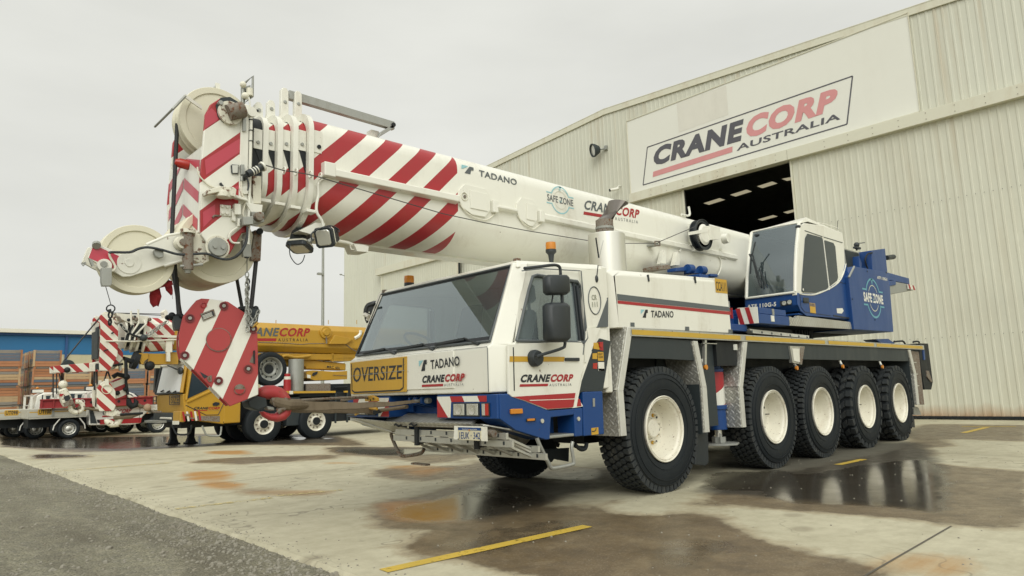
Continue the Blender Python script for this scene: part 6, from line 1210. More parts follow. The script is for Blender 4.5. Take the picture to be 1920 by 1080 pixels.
# rope-guard buckets and lashing chain
for pts, y in (([(-25,240),(60,215),(60,250),(40,345),(-10,345),(-20,300)],1.18), ([(580,180),(640,170),(705,180),(690,285),(640,295),(608,240)],1.18)):
    b = MB(); b.ex(onB('a3', pts, y), nB*.2, dark); q = onB('a3', pts, y)
    for k in range(8): b.sphere(q[0]*(1-k/7)+q[2]*(k/7)+Vector((0,random.uniform(0,.2),.01)), random.uniform(.018,.03), black)
    obj('rope_wedge', b, hb)
b = MB(); b.chain(onB('a3', (598,0), 1.12), onB('a3', (605,370), 1.10), galv, .055, .006); b.chain(onB('a3', (700,190), 1.14), onB('a3', (640,320), 1.10), galv, .05, .006); b.chain(onB('a3', (620,180), 1.14), onB('a3', (635,320), 1.10), galv, .05, .005); b.tube(onB('a3', [(640,330),(670,310),(690,290)], 1.12), .012, yellow); obj('lashing_chain', b, hb)
# the hook
hk = MB(); hm_ = paint('worn red hook', (.42,.04,.045), .5, dirt=.5, dcol=(.30,.24,.14), rust=.25, dscale=5)
po = [(175,600),(205,572),(255,553),(330,550),(395,570),(440,612),(468,665),(480,730),(462,800),(420,845),(360,862),(290,848),(235,815),(214,775)]
pi_ = [(200,668),(225,668),(262,668),(300,672),(332,682),(358,702),(370,725),(374,748),(366,768),(350,782),(328,788),(300,788),(268,780),(240,770)]
qo = onY('J', po, 1.34); qi = onY('J', pi_, 1.34); rings = []
for o_, i_ in zip(qo, qi):
    m_ = (o_+i_)/2; u_ = (o_-i_)/2; th_ = .075 if u_.length > .05 else .045
    rings.append([m_+u_*math.cos(t)*(1 if math.cos(t) > 0 else 1)+Vector((0,1,0))*th_*math.sin(t) for t in [2*math.pi*k/14 for k in range(14)]])
hk.loft(rings, hm_); h_ = obj('hook', hk, hb, smooth=60)
hk.v = []; b = MB(); q = onY('J', [(110,690),(190,640),(270,660),(280,730),(200,765),(130,740)], 1.26); b.ex(q, (0,.16,0), dark); b.ex(onY('J', [(270,725),(340,735),(340,765),(280,760)], 1.30), (0,.08,0), galv); b.ex(onY('J', [(310,660),(360,655),(350,740),(330,720)], 1.27), (0,.03,0), rusty); obj('hook_swivel', b, hb, bevel=.012)
# tie-back slings from the hook to the bumper
sl_ = root('tie_back_sling', 'worn webbing sling running from the red hook to the front bumper', 'sling', (-3.3, 1.4, 1.15))
A_ = onY('J', (395,715), 1.34); e1 = Vector((-2.56,1.36,1.18)); e2 = Vector((-2.56,2.60-.12,1.19))
def web(a, c, w0, w1, sag=.03, n=12, th=.012):
    b = MB(); rings = []
    for k in range(n+1):
        t = k/n; p = a.lerp(c, t)+Vector((0,0,-sag*4*t*(1-t)+.004*math.sin(t*23))); w = w0+(w1-w0)*t; up = Vector((0,.25*math.sin(t*3),1)).normalized(); sd = (c-a).normalized().cross(up).normalized()
        rings.append([p+up*w*s1+sd*th*s2 for s1, s2 in ((-1,-1),(1,-1),(1,1),(-1,1))])
    b.loft(rings, strap_m); return b
obj('webbing', web(A_, e1, .050, .012), sl_, smooth=40); obj('webbing', web(A_+Vector((.02,.05,-.03)), Vector((-2.85,1.95,1.08)), .04, .03, .0), sl_, smooth=40)
b = MB(); b.tube([A_+Vector((0,.05,.03)), Vector((-3.0,1.9,1.24)), e2], .014, rusty, sub=3); b.torus(A_, (1,0,.2), .06, .022, strap_m, 20, 8); b.tube([A_+Vector((-.11,-.02,.05)),A_+Vector((-.05,-.06,.02)),A_+Vector((.03,-.075,0)),A_+Vector((.12,-.05,.0)),A_+Vector((.25,0,-.01))], [.035,.05,.055,.05,.03], strap_m, 10); b.tube([A_+Vector((-.06,-.05,-.06)),A_+Vector((.0,-.08,-.02)),A_+Vector((.02,-.08,.06))], .03, rusty, 8); obj('sling_eye', b, sl_)
b = MB(); b.tube([e1-Vector((.12,0,0)), e1], .016, galv); b.torus(e1, (0,1,0), .026, .012, galv, 16, 6); obj('shackle', b, sl_)
rt = root('ratchet_binder', 'yellow ratchet load binder beside the sling in front of the oversize sign', 'binder', (-2.9, 2.2, 1.15))
b = MB(); q = onX('R', [(260,270),(330,245),(390,275),(395,315),(265,315)], -2.85); b.ex(q, (.04,0,0), yellow)
for p in ((300,285),(330,300),(362,285)): c = onX('R', p, -2.856); b.cyl(c, c+Vector((-.008,0,0)), .012, black, n=8)
obj('ratchet', b, rt, bevel=.004)
b = MB(); b.tube(onX('R', [(400,400),(270,385),(160,465)], -2.9), .016, yellow); b.tube(onX('R', [(160,465),(70,470)], -2.9), .014, plastic); obj('lever', b, rt)
b = MB(); b.tube(onX('R', [(0,305),(160,275),(280,270)], -2.85), .016, rusty); b.tube(onX('R', [(285,440),(420,420),(740,375)], -2.75), .02, strap_m); b.ex(onX('R', [(285,425),(420,410),(430,445),(300,475)], -2.78), (.03,0,0), black); obj('hook_end', b, rt)
# red flag tied under the nose sheave
fg = root('warning_flag', 'torn red warning flag tied below the auxiliary sheave', 'flag', (-5.3, 1.2, 2.2))
b = MB()
def cloth(k, rows, y, amp=.03):
    n = len(rows[0]); g = [onY(k, r, y) for r in rows]
    vs = [p+Vector((0, amp*math.sin(i*2.1+j*1.7), 0)) for i, r in enumerate(g) for j, p in enumerate(r)]
    b.add(vs, [(i*n+j, i*n+j+1, (i+1)*n+j+1, (i+1)*n+j) for i in range(len(rows)-1) for j in range(n-1)], flag_m)
cloth('M', [[(830,575),(880,560),(945,590)],[(790,620),(870,640),(950,630)],[(715,680),(780,660),(830,650)],[(712,740),(775,690),(825,700)],[(730,810),(780,740),(830,750)],[(742,862),(785,842),(815,845)]], 1.2); cloth('M', [[(870,640),(910,610),(945,630)],[(890,680),(925,660),(950,680)],[(930,740),(950,720),(960,770)]], 1.24, .02)
o = obj('cloth', b, fg, smooth=60); o.modifiers.new('thick', 'SOLIDIFY').thickness = .004
b = MB(); b.tube(onY('M', [(895,440),(885,500),(870,570)], 1.2), .02, black); b.sphere(onY('M', (862,560), 1.2), .04, black); obj('tie', b, fg)
# ================================================================== BEHIND: yellow crane, utes, crates
yc = root('yellow_crane', 'yellow mobile crane with red and white boom head parked behind the hook block', 'crane', (1.5, 15.6, 0))
YF = 14.4
ystripe = swapped('yellow crane head stripes', -5.48, .345, .45, (1,0,1), (.38,.03,.03), (.74,.72,.62))
ywhite = paint('old white paint', (.74,.72,.62), .45, dirt=.4)
def E_(k, pts, y, d, m, parent, name, bevel=.02, **kw): b = MB(); b.ex(onY(k, pts, y), (0,d,0), m); return obj(name, b, parent, bevel=bevel, **kw)
# carrier body
b = MB(); b.box(.0,6.0,YF+.5,YF+2.0,.5,1.35,black); b.box(-.85,0,YF+.5,YF+2,.5,.7,black); b.box(.3,6.0,YF+.1,YF+2.4,1.22,1.34,black); b.box(1.95,2.35,YF+.1,YF+.4,.4,1.3,dark); b.box(3.3,6.0,YF+.05,YF+2.4,.45,1.25,black)
for x in (3.45, 3.85, 4.3): b.box(x,x+.05,YF-.02,YF+.05,.4,1.3,dark)
for z in (.75,1.0): b.box(3.45,3.9,YF-.02,YF+.02,z,z+.03,dark)
obj('chassis', b, yc, bevel=.015)
b = MB(); q = onY('J', [(425,600),(852,598),(852,614),(425,620)], YF-.02); b.ex(q, (0,.05,0), yel_s); q = onY('J', [(925,597),(955,597),(955,612),(925,612)], YF-.02); b.ex(q, (0,.05,0), yel_s); q = onY('J', [(462,598),(492,598),(494,626),(465,626)], YF-.04); b.ex(q, (0,.02,0), white); obj('deck_edge', b, yc)
screen_p = paint('pale covered windscreen', (.74,.76,.75), .5, dirt=.3, dcol=(.36,.41,.43), dscale=2)
# driver's cab
cx0 = -.92
b = MB(); fr = onY('F', [(20,690)], YF)[0]
side_ = [(-.92,.86),(-.60,.70),(.11,.56),(.11,.72),(.51,.72),(.55,1.15),(.28,1.17),(.09,1.17),(.10,1.75),(-.3,2.3),(-.80,2.33),(-.84,2.15),(-.90,1.43)]
b.loft([[(x, YF, z) for x, z in side_], [(x, YF+2.45, z) for x, z in side_]], yellow)
b.ex([(-.92,YF+.05,.9),(-.92,YF+2.4,.9),(-.97,YF+2.4,1.42),(-.97,YF+.05,1.42)], (.1,0,0), yellow)
b.box(.08,.55,YF-.006,YF+2.39,.58,1.15,yellow)
ycab = obj('cab', b, yc, bevel=.03)
b = MB(); b.face([(-.985,YF+.12,1.47),(-.985,YF+2.33,1.47),(-.87,YF+2.25,2.22),(-.87,YF+.2,2.22)], screen_p); obj('windscreen', b, ycab, smooth=0)
b = MB(); fq = [(-.99,YF+.10,1.45),(-.99,YF+2.36,1.45),(-.875,YF+2.28,2.24),(-.875,YF+.17,2.24)]; b.tube([fq[1],fq[2]], .045, plastic, 6); b.tube([fq[2],fq[3]], .035, ywhite, 6); b.tube([fq[3],fq[0]], .05, yellow, 6); b.tube([fq[0],fq[1]], .03, plastic, 6); obj('windscreen_frame', b, ycab)
b = MB(); b.loft([[(-.9,YF+.05,2.26),(-.9,YF+2.4,2.26),(.0,YF+2.4,2.30),(.0,YF+.05,2.30)],[(-.8,YF+.1,2.40),(-.8,YF+2.35,2.40),(-.05,YF+2.35,2.42),(-.05,YF+.1,2.42)]], ywhite); obj('roof', b, ycab, bevel=.03)
E_('F', [(245,725),(268,560),(280,535),(365,600),(400,645),(395,655)], YF-.004, -.004, tint, ycab, 'side_window', 0, smooth=0)
b = MB(); b.tube(onY('F', [(240,730),(275,525),(285,530)], YF-.01), .03, yellow, 6); b.tube(onY('F', [(238,765),(370,830),(450,828),(490,745)], YF-.006), .010, ink, 5); b.tube(onY('F', [(395,655),(430,660),(245,745)], YF-.01), .035, yellow, 6); logo_crane(b, onY('F', [(290,803),(462,803),(290,776)], YF-.006), ink, red, rusty, bold=.04); b.ex(onY('F', [(412,755),(430,745),(456,748),(458,760),(440,770),(415,768)], YF-.004), (0,-.02,0), ink)
b.ex(onY('F', [(228,822),(265,822),(262,836),(230,836)], YF-.004), (0,-.02,0), rusty); b.ex(onY('F', [(262,846),(295,848),(293,854),(262,853)], YF-.004), (0,-.02,0), rusty); b.ex(onY('F', [(300,836),(460,836),(460,875),(320,865)], YF-.003), (0,-.003,0), rusty); obj('door', b, ycab, smooth=0)
b = MB(); b.box(-1.02,-.9,YF+.05,YF+2.4,.66,.92,dark); b.box(-1.04,-1.0,YF+.75,YF+1.75,.74,.80,ywhite); b.box(-1.03,-.9,YF+.02,YF+.62,.68,.96,yellow)
obj('bumper', b, yc, bevel=.02)
b = MB(); qy = [YF-.01]
for k in range(5): b.ex([(-.95+.10*k,YF-.012,.70),(-.90+.10*k,YF-.012,.70),(-.95+.10*k,YF-.012,.95),(-1.0+.10*k,YF-.012,.95)], (0,-.004,0), red if k % 2 == 0 else white)
b.text('SIZE', onX('F', [(140,755),(192,755),(140,708),(192,706)], -1.0), ink, .015); q = onX('F', [(133,762),(196,762),(196,700),(133,704)], -1.0); b.tube(q+[q[0]], .012, ink, 4); q = onX('F', [(25,760),(45,760),(45,708),(25,712)], -1.0); b.tube(q+[q[0]], .015, ink, 4); q = onX('F', [(150,868),(190,868),(188,892),(150,892)], -1.08); b.ex(q, (.02,0,0), white); b.box(-1.3,-1.1,YF+.9,YF+2.2,.66,.72,galv); obj('front_sign', b, ycab, smooth=0)
b = MB(); b.tube(onX('F', [(120,505),(175,530),(215,540)], -1.0), .02, plastic); b.sphere(onX('F', (203,540), -1.02), .13, plastic, sc=(.5,1,.8)); b.box(-1.0,-.85,YF+2.45,YF+2.6,1.5,2.2,plastic); obj('mirror', b, ycab)
b = MB(); b.tube(onX('F', [(150,890),(165,930),(185,955),(250,955),(270,930),(275,895)], -1.0), .025, black, sub=3); b.tube(onY('F', [(345,900),(360,935),(380,962),(455,965),(468,935),(470,905)], YF), .025, galv, sub=3); b.tube([(-1.1,YF+2.6,.62),(.1,YF,.62)], .02, black); obj('step_loop', b, yc)
for p in ((75,676),(115,680),(155,682)): b = MB(); c = onX('F', p, -1.0); b.tube([c, c+Vector((-.01,-.25,.03))], .02, black, 5); obj('wiper', b, ycab)
# wheels
def small_wheel(parent, c, r, w, rimr, kind, rot=0., name='wheel'):
    """c = centre of the outer face; axis along y"""
    wl = bpy.data.objects.new(name, None); COL.objects.link(wl); wl.parent = parent; wl.location = Vector(c)-wloc(parent); o = wloc(wl)
    b = MB(); b.lathe([(rimr,.03),(rimr*1.06,.0),(r*.82,-.012),(r*.94,.005),(r*.985,.03),(r,.06),(r,w*.33),(r*.985,w*.35),(r,w*.37),(r,w*.64),(r*.985,w*.66),(r,w*.68),(r,w-.06),(r*.94,w),(rimr,w-.03)], (0,0,0), (0,1,0), rubber, 48); obj('tyre', b, wl, loc=o, smooth=30)
    b = MB()
    if kind == 'truck':
        b.lathe([(rimr*1.02,.0),(rimr*.95,.012),(rimr*.9,.05),(rimr*.84,.09),(rimr*.55,.085),(rimr*.5,.04),(rimr*.44,.02),(0,.015)], (0,0,0), (0,1,0), rim_w, 40)
        b.cyl((0,.03,0),(0,-.02,0),rimr*.40,black,n=24)
        for i in range(10): a = 2*math.pi*i/10; b.cyl((math.cos(a)*rimr*.68,.09,math.sin(a)*rimr*.68),(math.cos(a)*rimr*.68,.055,math.sin(a)*rimr*.68),.025,rusty,n=6)
    elif kind == 'ute':
        b.lathe([(rimr*1.02,.0),(rimr*.93,.015),(rimr*.88,.07),(rimr*.72,.04),(rimr*.5,.05),(rimr*.34,.02),(0,.015)], (0,0,0), (0,1,0), alu, 36)
        for i in range(12): a = 2*math.pi*i/12; b.cyl((math.cos(a)*rimr*.8,.06,math.sin(a)*rimr*.8),(math.cos(a)*rimr*.8,.045,math.sin(a)*rimr*.8),rimr*.07,black,n=8)
    else:
        b.lathe([(rimr*1.02,.0),(rimr*.96,.012),(rimr*.92,.05),(rimr*.86,.16),(rimr*.62,.17),(rimr*.60,.12),(rimr*.55,.10),(rimr*.50,.12),(rimr*.3,.2),(0,.21)], (0,0,0), (0,1,0), galv, 44); b.torus((0,.13,0),(0,1,0),rimr*.58,.02,alu,32,6); b.cyl((0,.2,0),(0,.14,0),rimr*.38,black,n=20)
        for i in range(10): a = 2*math.pi*i/10; b.cyl((math.cos(a)*rimr*.73,.168,math.sin(a)*rimr*.73),(math.cos(a)*rimr*.73,.155,math.sin(a)*rimr*.73),.025,black,n=8)
    obj('rim', b, wl, loc=o, smooth=40, nrm=False)
    return wl
w1 = small_wheel(yc, (1.23,YF,.50), .53, .36, .285, 'truck'); w2 = small_wheel(yc, (2.84,YF,.50), .53, .36, .285, 'truck')
for x in (1.23, 2.84): c = dup(w1, yc); c.location = Vector((x, YF+2.5, .5))-wloc(yc); c.rotation_euler = (0,0,math.pi)
c = dup(w1, yc); c.location = Vector((1.3,YF+1.4,.50))-wloc(yc)
sw_ = small_wheel(yc, (1.49,YF+.2,2.075), .50, .33, .34, 'spare', name='spare_wheel')
b = MB(); q = onY('J', [(485,325),(605,325),(603,588),(490,588)], YF+.1); b.cyl((2.31,YF+.3,1.38),(2.31,YF+.3,2.36),.225,galv,n=28); obj('exhaust_cylinder', b, yc, bevel=.01)
b = MB(); q = onY('J', [(458,470),(458,595)], YF); b.cyl((q[0].x,YF+.1,1.40),(q[0].x,YF+.1,1.75),.11,red,n=18); b.cyl((q[0].x,YF+.1,1.75),(q[0].x,YF+.1,1.84),.10,white,n=18); b.cyl((q[0].x,YF+.1,1.84),(q[0].x,YF+.1,1.92),.085,red,n=18); obj('red_canister', b, yc, bevel=.006)
# boom: white and striped front, yellow base section
def yring(x, z0, z1, y0=14.75, y1=15.6, cham=.18): return [(x,y0,z0+cham),(x,y0+cham*.9,z0),(x,y1-cham*.9,z0),(x,y1,z0+cham),(x,y1,z1-cham),(x,y1-cham,z1),(x,y0+cham,z1),(x,y0,z1-cham)]
b = MB(); b.loft([yring(-1.16,2.62,3.47), yring(8.5,2.50,3.43)], yellow); b.box(-1.2,8.4,14.9,15.5,2.35,2.55,yellow); yb = obj('boom', b, yc, bevel=.03)
b = MB(); yv = 14.745
logo_crane(b, [onY('J', (30,180), yv), onY('J', (640,180), yv), onY('J', (30,60), yv)], grey_v, red, ink, bold=.03)
b.tube(onY('J', [(200,188),(420,195),(560,205),(620,200),(760,198)], yv), .012, rusty, 5, sub=3); b.tube(onY('J', [(935,205),(1010,258),(1060,270)], yv), .014, rusty, 5, sub=3)
q = onY('J', [(1010,155),(1045,135),(1060,115),(1062,88)], yv); b.tube(q, .055, white, 6)
for x in (348, 790, 1030): b.tube(onY('J', [(x,35),(x,0)], yv+.4), .012, yellow, 5)
obj('boom_lettering', b, yb, smooth=0)
b = MB(); c = onY('J', (765,105), 14.74); b.lathe([(.0,-.10),(.10,-.10),(.12,-.05),(.19,-.05),(.19,.02)], c, (0,1,0), yellow, 24); b.tube(onY('J', [(770,140),(775,170),(775,200)], 14.7), .03, rusty, 5); b.ex(onY('J', [(790,195),(780,205),(925,205),(990,160),(830,130)], 14.74), (0,-.12,0), yellow); obj('cable_reel', b, yb, bevel=.01)
E_('J', [(415,300),(480,310),(760,350),(940,365),(940,425),(600,415),(600,395),(415,390)], 15.0, .4, yellow, yc, 'luffing_cylinder', .05)
b = MB(); q = onY('J', [(770,375),(892,398),(892,418),(770,402)], 14.99); b.face(q, yel_s); b.text('MRC 60t', onY('J', [(778,405),(890,418),(778,382),(888,395)], 14.985), ink, .02); obj('cylinder_label', b, yc, smooth=0)
b = MB(); b.ex(onY('J', [(605,440),(660,425),(830,435),(950,430),(950,500),(680,510),(605,490)], YF+.3), (0,1.6,0), yellow); b.ex(onY('J', [(800,345),(870,320),(1000,312),(1000,345)], YF+.5), (0,1.2,0), yellow); b.ex(onY('J', [(820,280),(835,280),(838,350),(822,350)], YF+.5), (0,.1,0), yellow); b.ex(onY('J', [(650,470),(660,445),(700,433),(695,455),(665,472)], YF+.29), (0,-.02,0), ink); b.ex(onY('J', [(610,460),(640,465),(640,492),(610,488)], YF+.29), (0,-.01,0), white); b.tube(onY('J', [(830,465),(945,470)], YF+.28), .01, rusty, 5); b.box(2.5,6,YF+.3,YF+2,1.34,1.6,black); b.box(2.6,3.4,YF+.2,YF+1,1.36,1.62,rusty); b.tube(onY('J', [(840,570),(950,565)], YF+.2), .03, black); b.tube(onY('J', [(400,310),(440,300),(520,315),(640,300)], YF+.4), .05, yellow, sub=3); obj('superstructure', b, yc, bevel=.02)
# striped white outer part
b = MB(); b.loft([yring(-1.78,2.56,3.46,14.74,15.62), yring(-1.15,2.60,3.46,14.74,15.62)], ystripe); ob_ = obj('boom_front', b, yc, bevel=.02)
E_('I', [(1365,525),(1470,525),(1470,725),(1435,725),(1440,880),(1375,880),(1375,725),(1362,720)], 14.70, .1, ywhite, yc, 'boom_rest', .01)
for i, (xa, dz) in enumerate(((-1.88,.02),(-2.02,.06),(-2.16,.10),(-2.30,.14))):
    b = MB(); b.loft([yring(xa-.03,2.50+dz,3.46-dz*.5,14.72+dz*.4,15.64-dz*.4), yring(xa+.02,2.50+dz,3.46-dz*.5,14.72+dz*.4,15.64-dz*.4)], ywhite); b.loft([yring(xa+.02,2.56+dz,3.40-dz,14.78+dz*.4,15.58-dz*.4), yring(xa+.12,2.56+dz,3.40-dz,14.78+dz*.4,15.58-dz*.4)], black if i % 2 else ystripe); obj('collar', b, yc)
b = MB(); b.ex(onY('I', [(690,440),(790,265),(830,265),(745,420),(735,520),(670,520)], 14.66), (0,.02,0), black); b.ex(onY('I', [(800,410),(905,240),(1020,240),(860,410),(825,520),(750,520)], 14.66), (0,.02,0), black); b.tube(onY('I', [(900,235),(760,440),(745,520)], 14.655), .022, ywhite); b.tube(onY('I', [(1035,140),(1030,240),(850,430),(830,520)], 14.655), .022, ywhite); b.ex(onY('I', [(605,470),(660,470),(660,520),(605,520)], 14.66), (0,.02,0), black); b.ex(onY('I', [(520,60),(1080,120),(1030,240),(900,240),(740,230),(560,140)], 14.85), (0,.5,0), ywhite); b.tube(onY('I', [(770,30),(775,260)], 14.7), .025, ywhite); b.tube(onY('I', [(890,0),(900,240)], 14.7), .025, ywhite)
for p in ((730,180),(800,150),(830,130),(860,170),(1085,170)): b.sphere(onY('I', p, 14.72), random.uniform(.03,.06), rusty if random.random() < .6 else black)
b.box(-2.2,-1.1,14.66,14.7,2.92,2.98,ywhite); b.tube(onY('I', [(350,535),(820,540),(1540,510)], 14.68), .02, ywhite); obj('collar_top', b, yc)
b = MB(); hp = [(240,120),(290,60),(380,70),(500,150),(560,250),(545,780),(440,985),(400,1035),(240,1035),(235,900),(245,700),(260,300)]
b.ex(onY('I', hp, 14.70), (0,.05,0), ystripe); b.ex([v+Vector((0,.75,0)) for v in onY('I', hp, 14.70)], (0,.05,0), ystripe); b.ex(onY('I', [(150,200),(240,230),(200,830),(165,830),(180,500)], 15.0), (0,.4,0), ywhite); b.ex(onY('I', [(200,300),(240,280),(225,830),(195,830)], 14.8), (0,.6,0), dark); b.ex(onY('I', [(270,100),(330,40),(420,55),(520,130),(560,230),(500,250),(300,200)], 14.82), (0,.2,0), cream); b.ex(onY('I', [(540,560),(640,740),(630,840),(480,985),(440,985),(540,780)], 14.9), (0,.2,0), ystripe); yh = obj('boom_head', b, yc, bevel=.01)
b = MB(); b.torus(onY('I', (535,180), 14.66), (.6,.6,.2), .09, .025, rusty, 20, 6); b.tube(onY('I', [(590,240),(650,330),(720,390),(850,450),(960,480)], 14.62), .025, black, sub=3); b.chain(onY('I', (990,470), 14.6), onY('I', (1370,200), 14.6), galv, .12, .012); b.chain(onY('I', (1000,500), 14.58), onY('I', (1400,200), 14.58), galv, .12, .012); b.chain(onY('I', (590,240), 14.6), onY('I', (720,390), 14.6), galv, .12, .012); b.sphere(onY('I', (985,480), 14.6), .09, dark)
b.tube(onY('I', [(310,710),(340,690),(385,680)], 14.66), .015, black, sub=3); b.tube(onY('I', [(440,410),(475,390)], 14.66), .02, black); b.tube(onY('I', [(470,60),(1330,80)], 14.9), .010, wire); b.tube(onY('I', [(470,60),(1330,105)], 15.3), .010, wire); b.ex(onY('I', [(1320,40),(1360,0),(1400,60),(1350,140)], 15.0), (0,.3,0), ywhite); b.tube(onY('I', [(400,0),(420,60),(470,60)], 15), .05, black); obj('head_rigging', b, yh)
# horizontal nose
b = MB(); np_ = [(60,262),(450,228),(545,225),(545,320),(500,322),(100,335),(62,335)]
b.ex(onY('U', np_, 14.80), (0,.06,0), ystripe); b.ex([v+Vector((0,.5,0)) for v in onY('U', np_, 14.80)], (0,.06,0), ystripe); b.ex(onY('U', [(440,232),(600,200),(650,210),(650,240),(445,250)], 14.78), (0,.1,0), ywhite); b.ex(onY('U', [(505,230),(545,230),(545,300),(505,300)], 14.78), (0,.5,0), dark); b.ex(onY('U', [(440,232),(505,228),(505,320),(440,322)], 14.77), (0,.03,0), ywhite)
b.lathe([(.0,0),(.15,0),(.15,.08),(0,.08)], onY('U', (215,262), 14.95), (0,1,0), dark, 28); b.sphere(onY('U', (205,305), 14.78), .07, black); obj('auxiliary_nose', b, yc, bevel=.012)
b = MB(); b.tube(onY('U', [(160,220),(340,0)], 15.0)+onY('I', [(250,130)], 15.0), .018, rope_m); b.tube(onY('U', [(55,345),(55,600)], 14.9), .016, rope_m); b.tube(onY('U', [(92,345),(92,560)], 14.9), .014, rope_m); b.tube(onY('U', [(120,345),(140,440)], 14.85), .016, rope_m)
for p0, p1 in (((497,320),(495,520)),((520,320),(523,460)),((630,320),(600,420)),((640,320),(665,400))): b.tube(onY('U', [p0, p1], 14.95), .02, rope_m)
obj('hoist_rope', b, yc)
b = MB(); b.ex(onY('U', [(690,200),(800,130),(800,200),(700,300),(670,290)], 15.0), (0,.2,0), ystripe); b.ex(onY('U', [(690,240),(735,180),(750,150),(745,200),(705,290)], 14.95), (0,.1,0), dark); b.ex(onY('U', [(760,260),(785,255),(785,310),(765,315)], 14.9), (0,.1,0), galv); b.tube(onY('U', [(830,200),(830,380)], 14.9), .04, black); b.tube(onY('U', [(690,260),(800,240)], 14.9), .03, black); b.ex(onY('U', [(810,160),(940,200),(920,240),(840,200)], 14.9), (0,.3,0), black); b.cyl(onY('I', (800,840), 15.0), onY('I', (880,860), 15.0), .25, black, n=18); b.ex(onY('I', [(905,740),(1060,740),(1060,830),(1000,870),(975,925),(945,920),(905,830)], 14.8), (0,.2,0), yellow); b.sphere(onY('I', (1085,950), 14.9), .13, black); b.box(-1.75,-1.0,14.85,15.4,2.22,2.5,yellow); obj('underside_gear', b, yc)
# its two hook blocks and slings (hang: things of their own)
yk = root('hook_block', 'smaller white hook block with red bands hanging from the yellow crane', 'hook block', (-2.7, 14.8, .7))
kp = [(520,500),(560,450),(600,420),(660,440),(720,530),(722,690),(700,740),(550,745),(525,690)]
ks = swapped('white hook block with red bands', -1.30, .36, .42, (1,0,1), (.38,.03,.03), (.74,.72,.62))
b = MB(); b.ex(onY('U', kp, 14.75), (0,.05,0), ks); b.ex([v+Vector((0,.30,0)) for v in onY('U', kp, 14.75)], (0,.05,0), ywhite); b.ex(onY('U', [(475,500),(520,440),(525,720),(480,690),(470,600)], 15.05), (0,.06,0), ywhite); obj('side_plate', b, yk, bevel=.012)
b = MB(); b.ex(onY('U', [(610,400),(645,400),(650,470),(608,470)], 14.72), (0,.05,0), ywhite); b.ex(onY('U', [(540,415),(570,415),(575,450),(535,460)], 14.9), (0,.05,0), ywhite); c = onY('U', (627,510), 14.74); b.torus(c, (0,1,0), .11, .012, cream, 24, 5); c2_ = onY('U', (625,580), 14.85); b.cyl(c2_, c2_+Vector((0,.2,0)), .20, cream, n=30); obj('sheave_pack', b, yk)
b = MB(); b.tube(onY('U', [(690,745),(740,780),(760,830),(735,880),(680,885),(625,850),(610,830)], 14.88), [.08,.10,.10,.09,.085,.07,.03], white_c, 12); b.ex(onY('U', [(620,745),(720,745),(740,780),(690,800),(625,790)], 14.8), (0,.2,0), white_c); obj('hook', b, yk, smooth=60)
b = MB(); a_ = onY('U', [(1000,765),(880,800),(700,815)], 14.8); b.tube(a_, [.03,.06,.05], strap_m, 8); b.tube(onY('U', [(770,780),(1010,765)], 14.75), .03, black); obj('sling', b, yk)
yk2 = root('headache_ball', 'rusty white hook weight tilted on twin ropes below the yellow crane nose', 'hook weight', (-3.5, 14.8, 1.2))
b = MB(); b.ex(onY('U', [(112,520),(200,485),(250,580),(285,665),(180,705),(150,650)], 14.72), (0,.26,0), white_c); obj('body', b, yk2, bevel=.05, seg=3)
b = MB(); b.ex(onY('U', [(118,455),(180,440),(200,475),(195,490),(125,510)], 14.76), (0,.18,0), rusty); b.sphere(onY('U', (160,460), 14.8), .1, white_c); b.ex(onY('U', [(165,590),(225,570),(240,615),(185,640)], 14.715), (0,-.01,0), ink); b.ex(onY('U', [(120,560),(170,560),(150,585),(125,590)], 14.715), (0,-.006,0), red); b.ex(onY('U', [(160,660),(255,615),(280,660),(180,700)], 14.715), (0,-.02,0), rusty); obj('socket', b, yk2)
b = MB(); c = onY('U', (305,700), 14.85); b.torus(c, (0,1,0), .13, .055, white_c, 20, 8, -1, 4.2); b.tube(onY('U', [(250,690),(285,680)], 14.85), .05, rusty); b.tube(onY('U', [(320,705),(450,720),(550,740)], 14.85), [.05,.03,.025], strap_m, 8); obj('hook', b, yk2)
yk3 = root('hook_block', 'black hook block with red chevrons hanging behind the white one', 'hook block', (-2.2, 15.4, .9))
ch = swapped('chevron paint', -.9, .30, .45, (.45,0,-1), (.33,.03,.03), (.74,.72,.62))
b = MB(); b.ex(onY('U', [(690,420),(760,390),(840,400),(855,600),(740,620),(700,560)], 15.3), (0,.25,0), ch); obj('side_plate', b, yk3, bevel=.02)
b = MB(); b.tube(onY('U', [(690,380),(740,350),(800,365),(850,385)], 15.3), .06, black); b.tube(onY('U', [(835,250),(838,380),(830,430),(850,560),(855,610)], 15.25), .035, black); b.sphere(onY('U', (840,380), 15.25), .08, black); b.sphere(onY('U', (740,550), 15.28), .06, black); b.sphere(onY('U', (825,510), 15.25), .06, black); obj('frame', b, yk3)
b = MB(); b.tube(onY('T', [(160,370),(170,440),(215,480),(260,460),(275,410),(250,370)], 15.2), [.05,.075,.08,.075,.06,.02], black, 12); b.ex(onY('T', [(155,310),(180,308),(240,345),(165,350)], 15.1), (0,.1,0), white); b.tube(onY('T', [(280,440),(340,480),(400,490)], 15.2), [.04,.05,.035], strap_m, 8); b.sphere(onY('T', (435,495), 15.15), .10, paint('dusty rope thimble', (.42,.30,.20), .8)); b.tube(onY('T', [(435,510),(520,560),(640,560)], 15.2), .03, rusty); obj('hook', b, yk3, smooth=60)
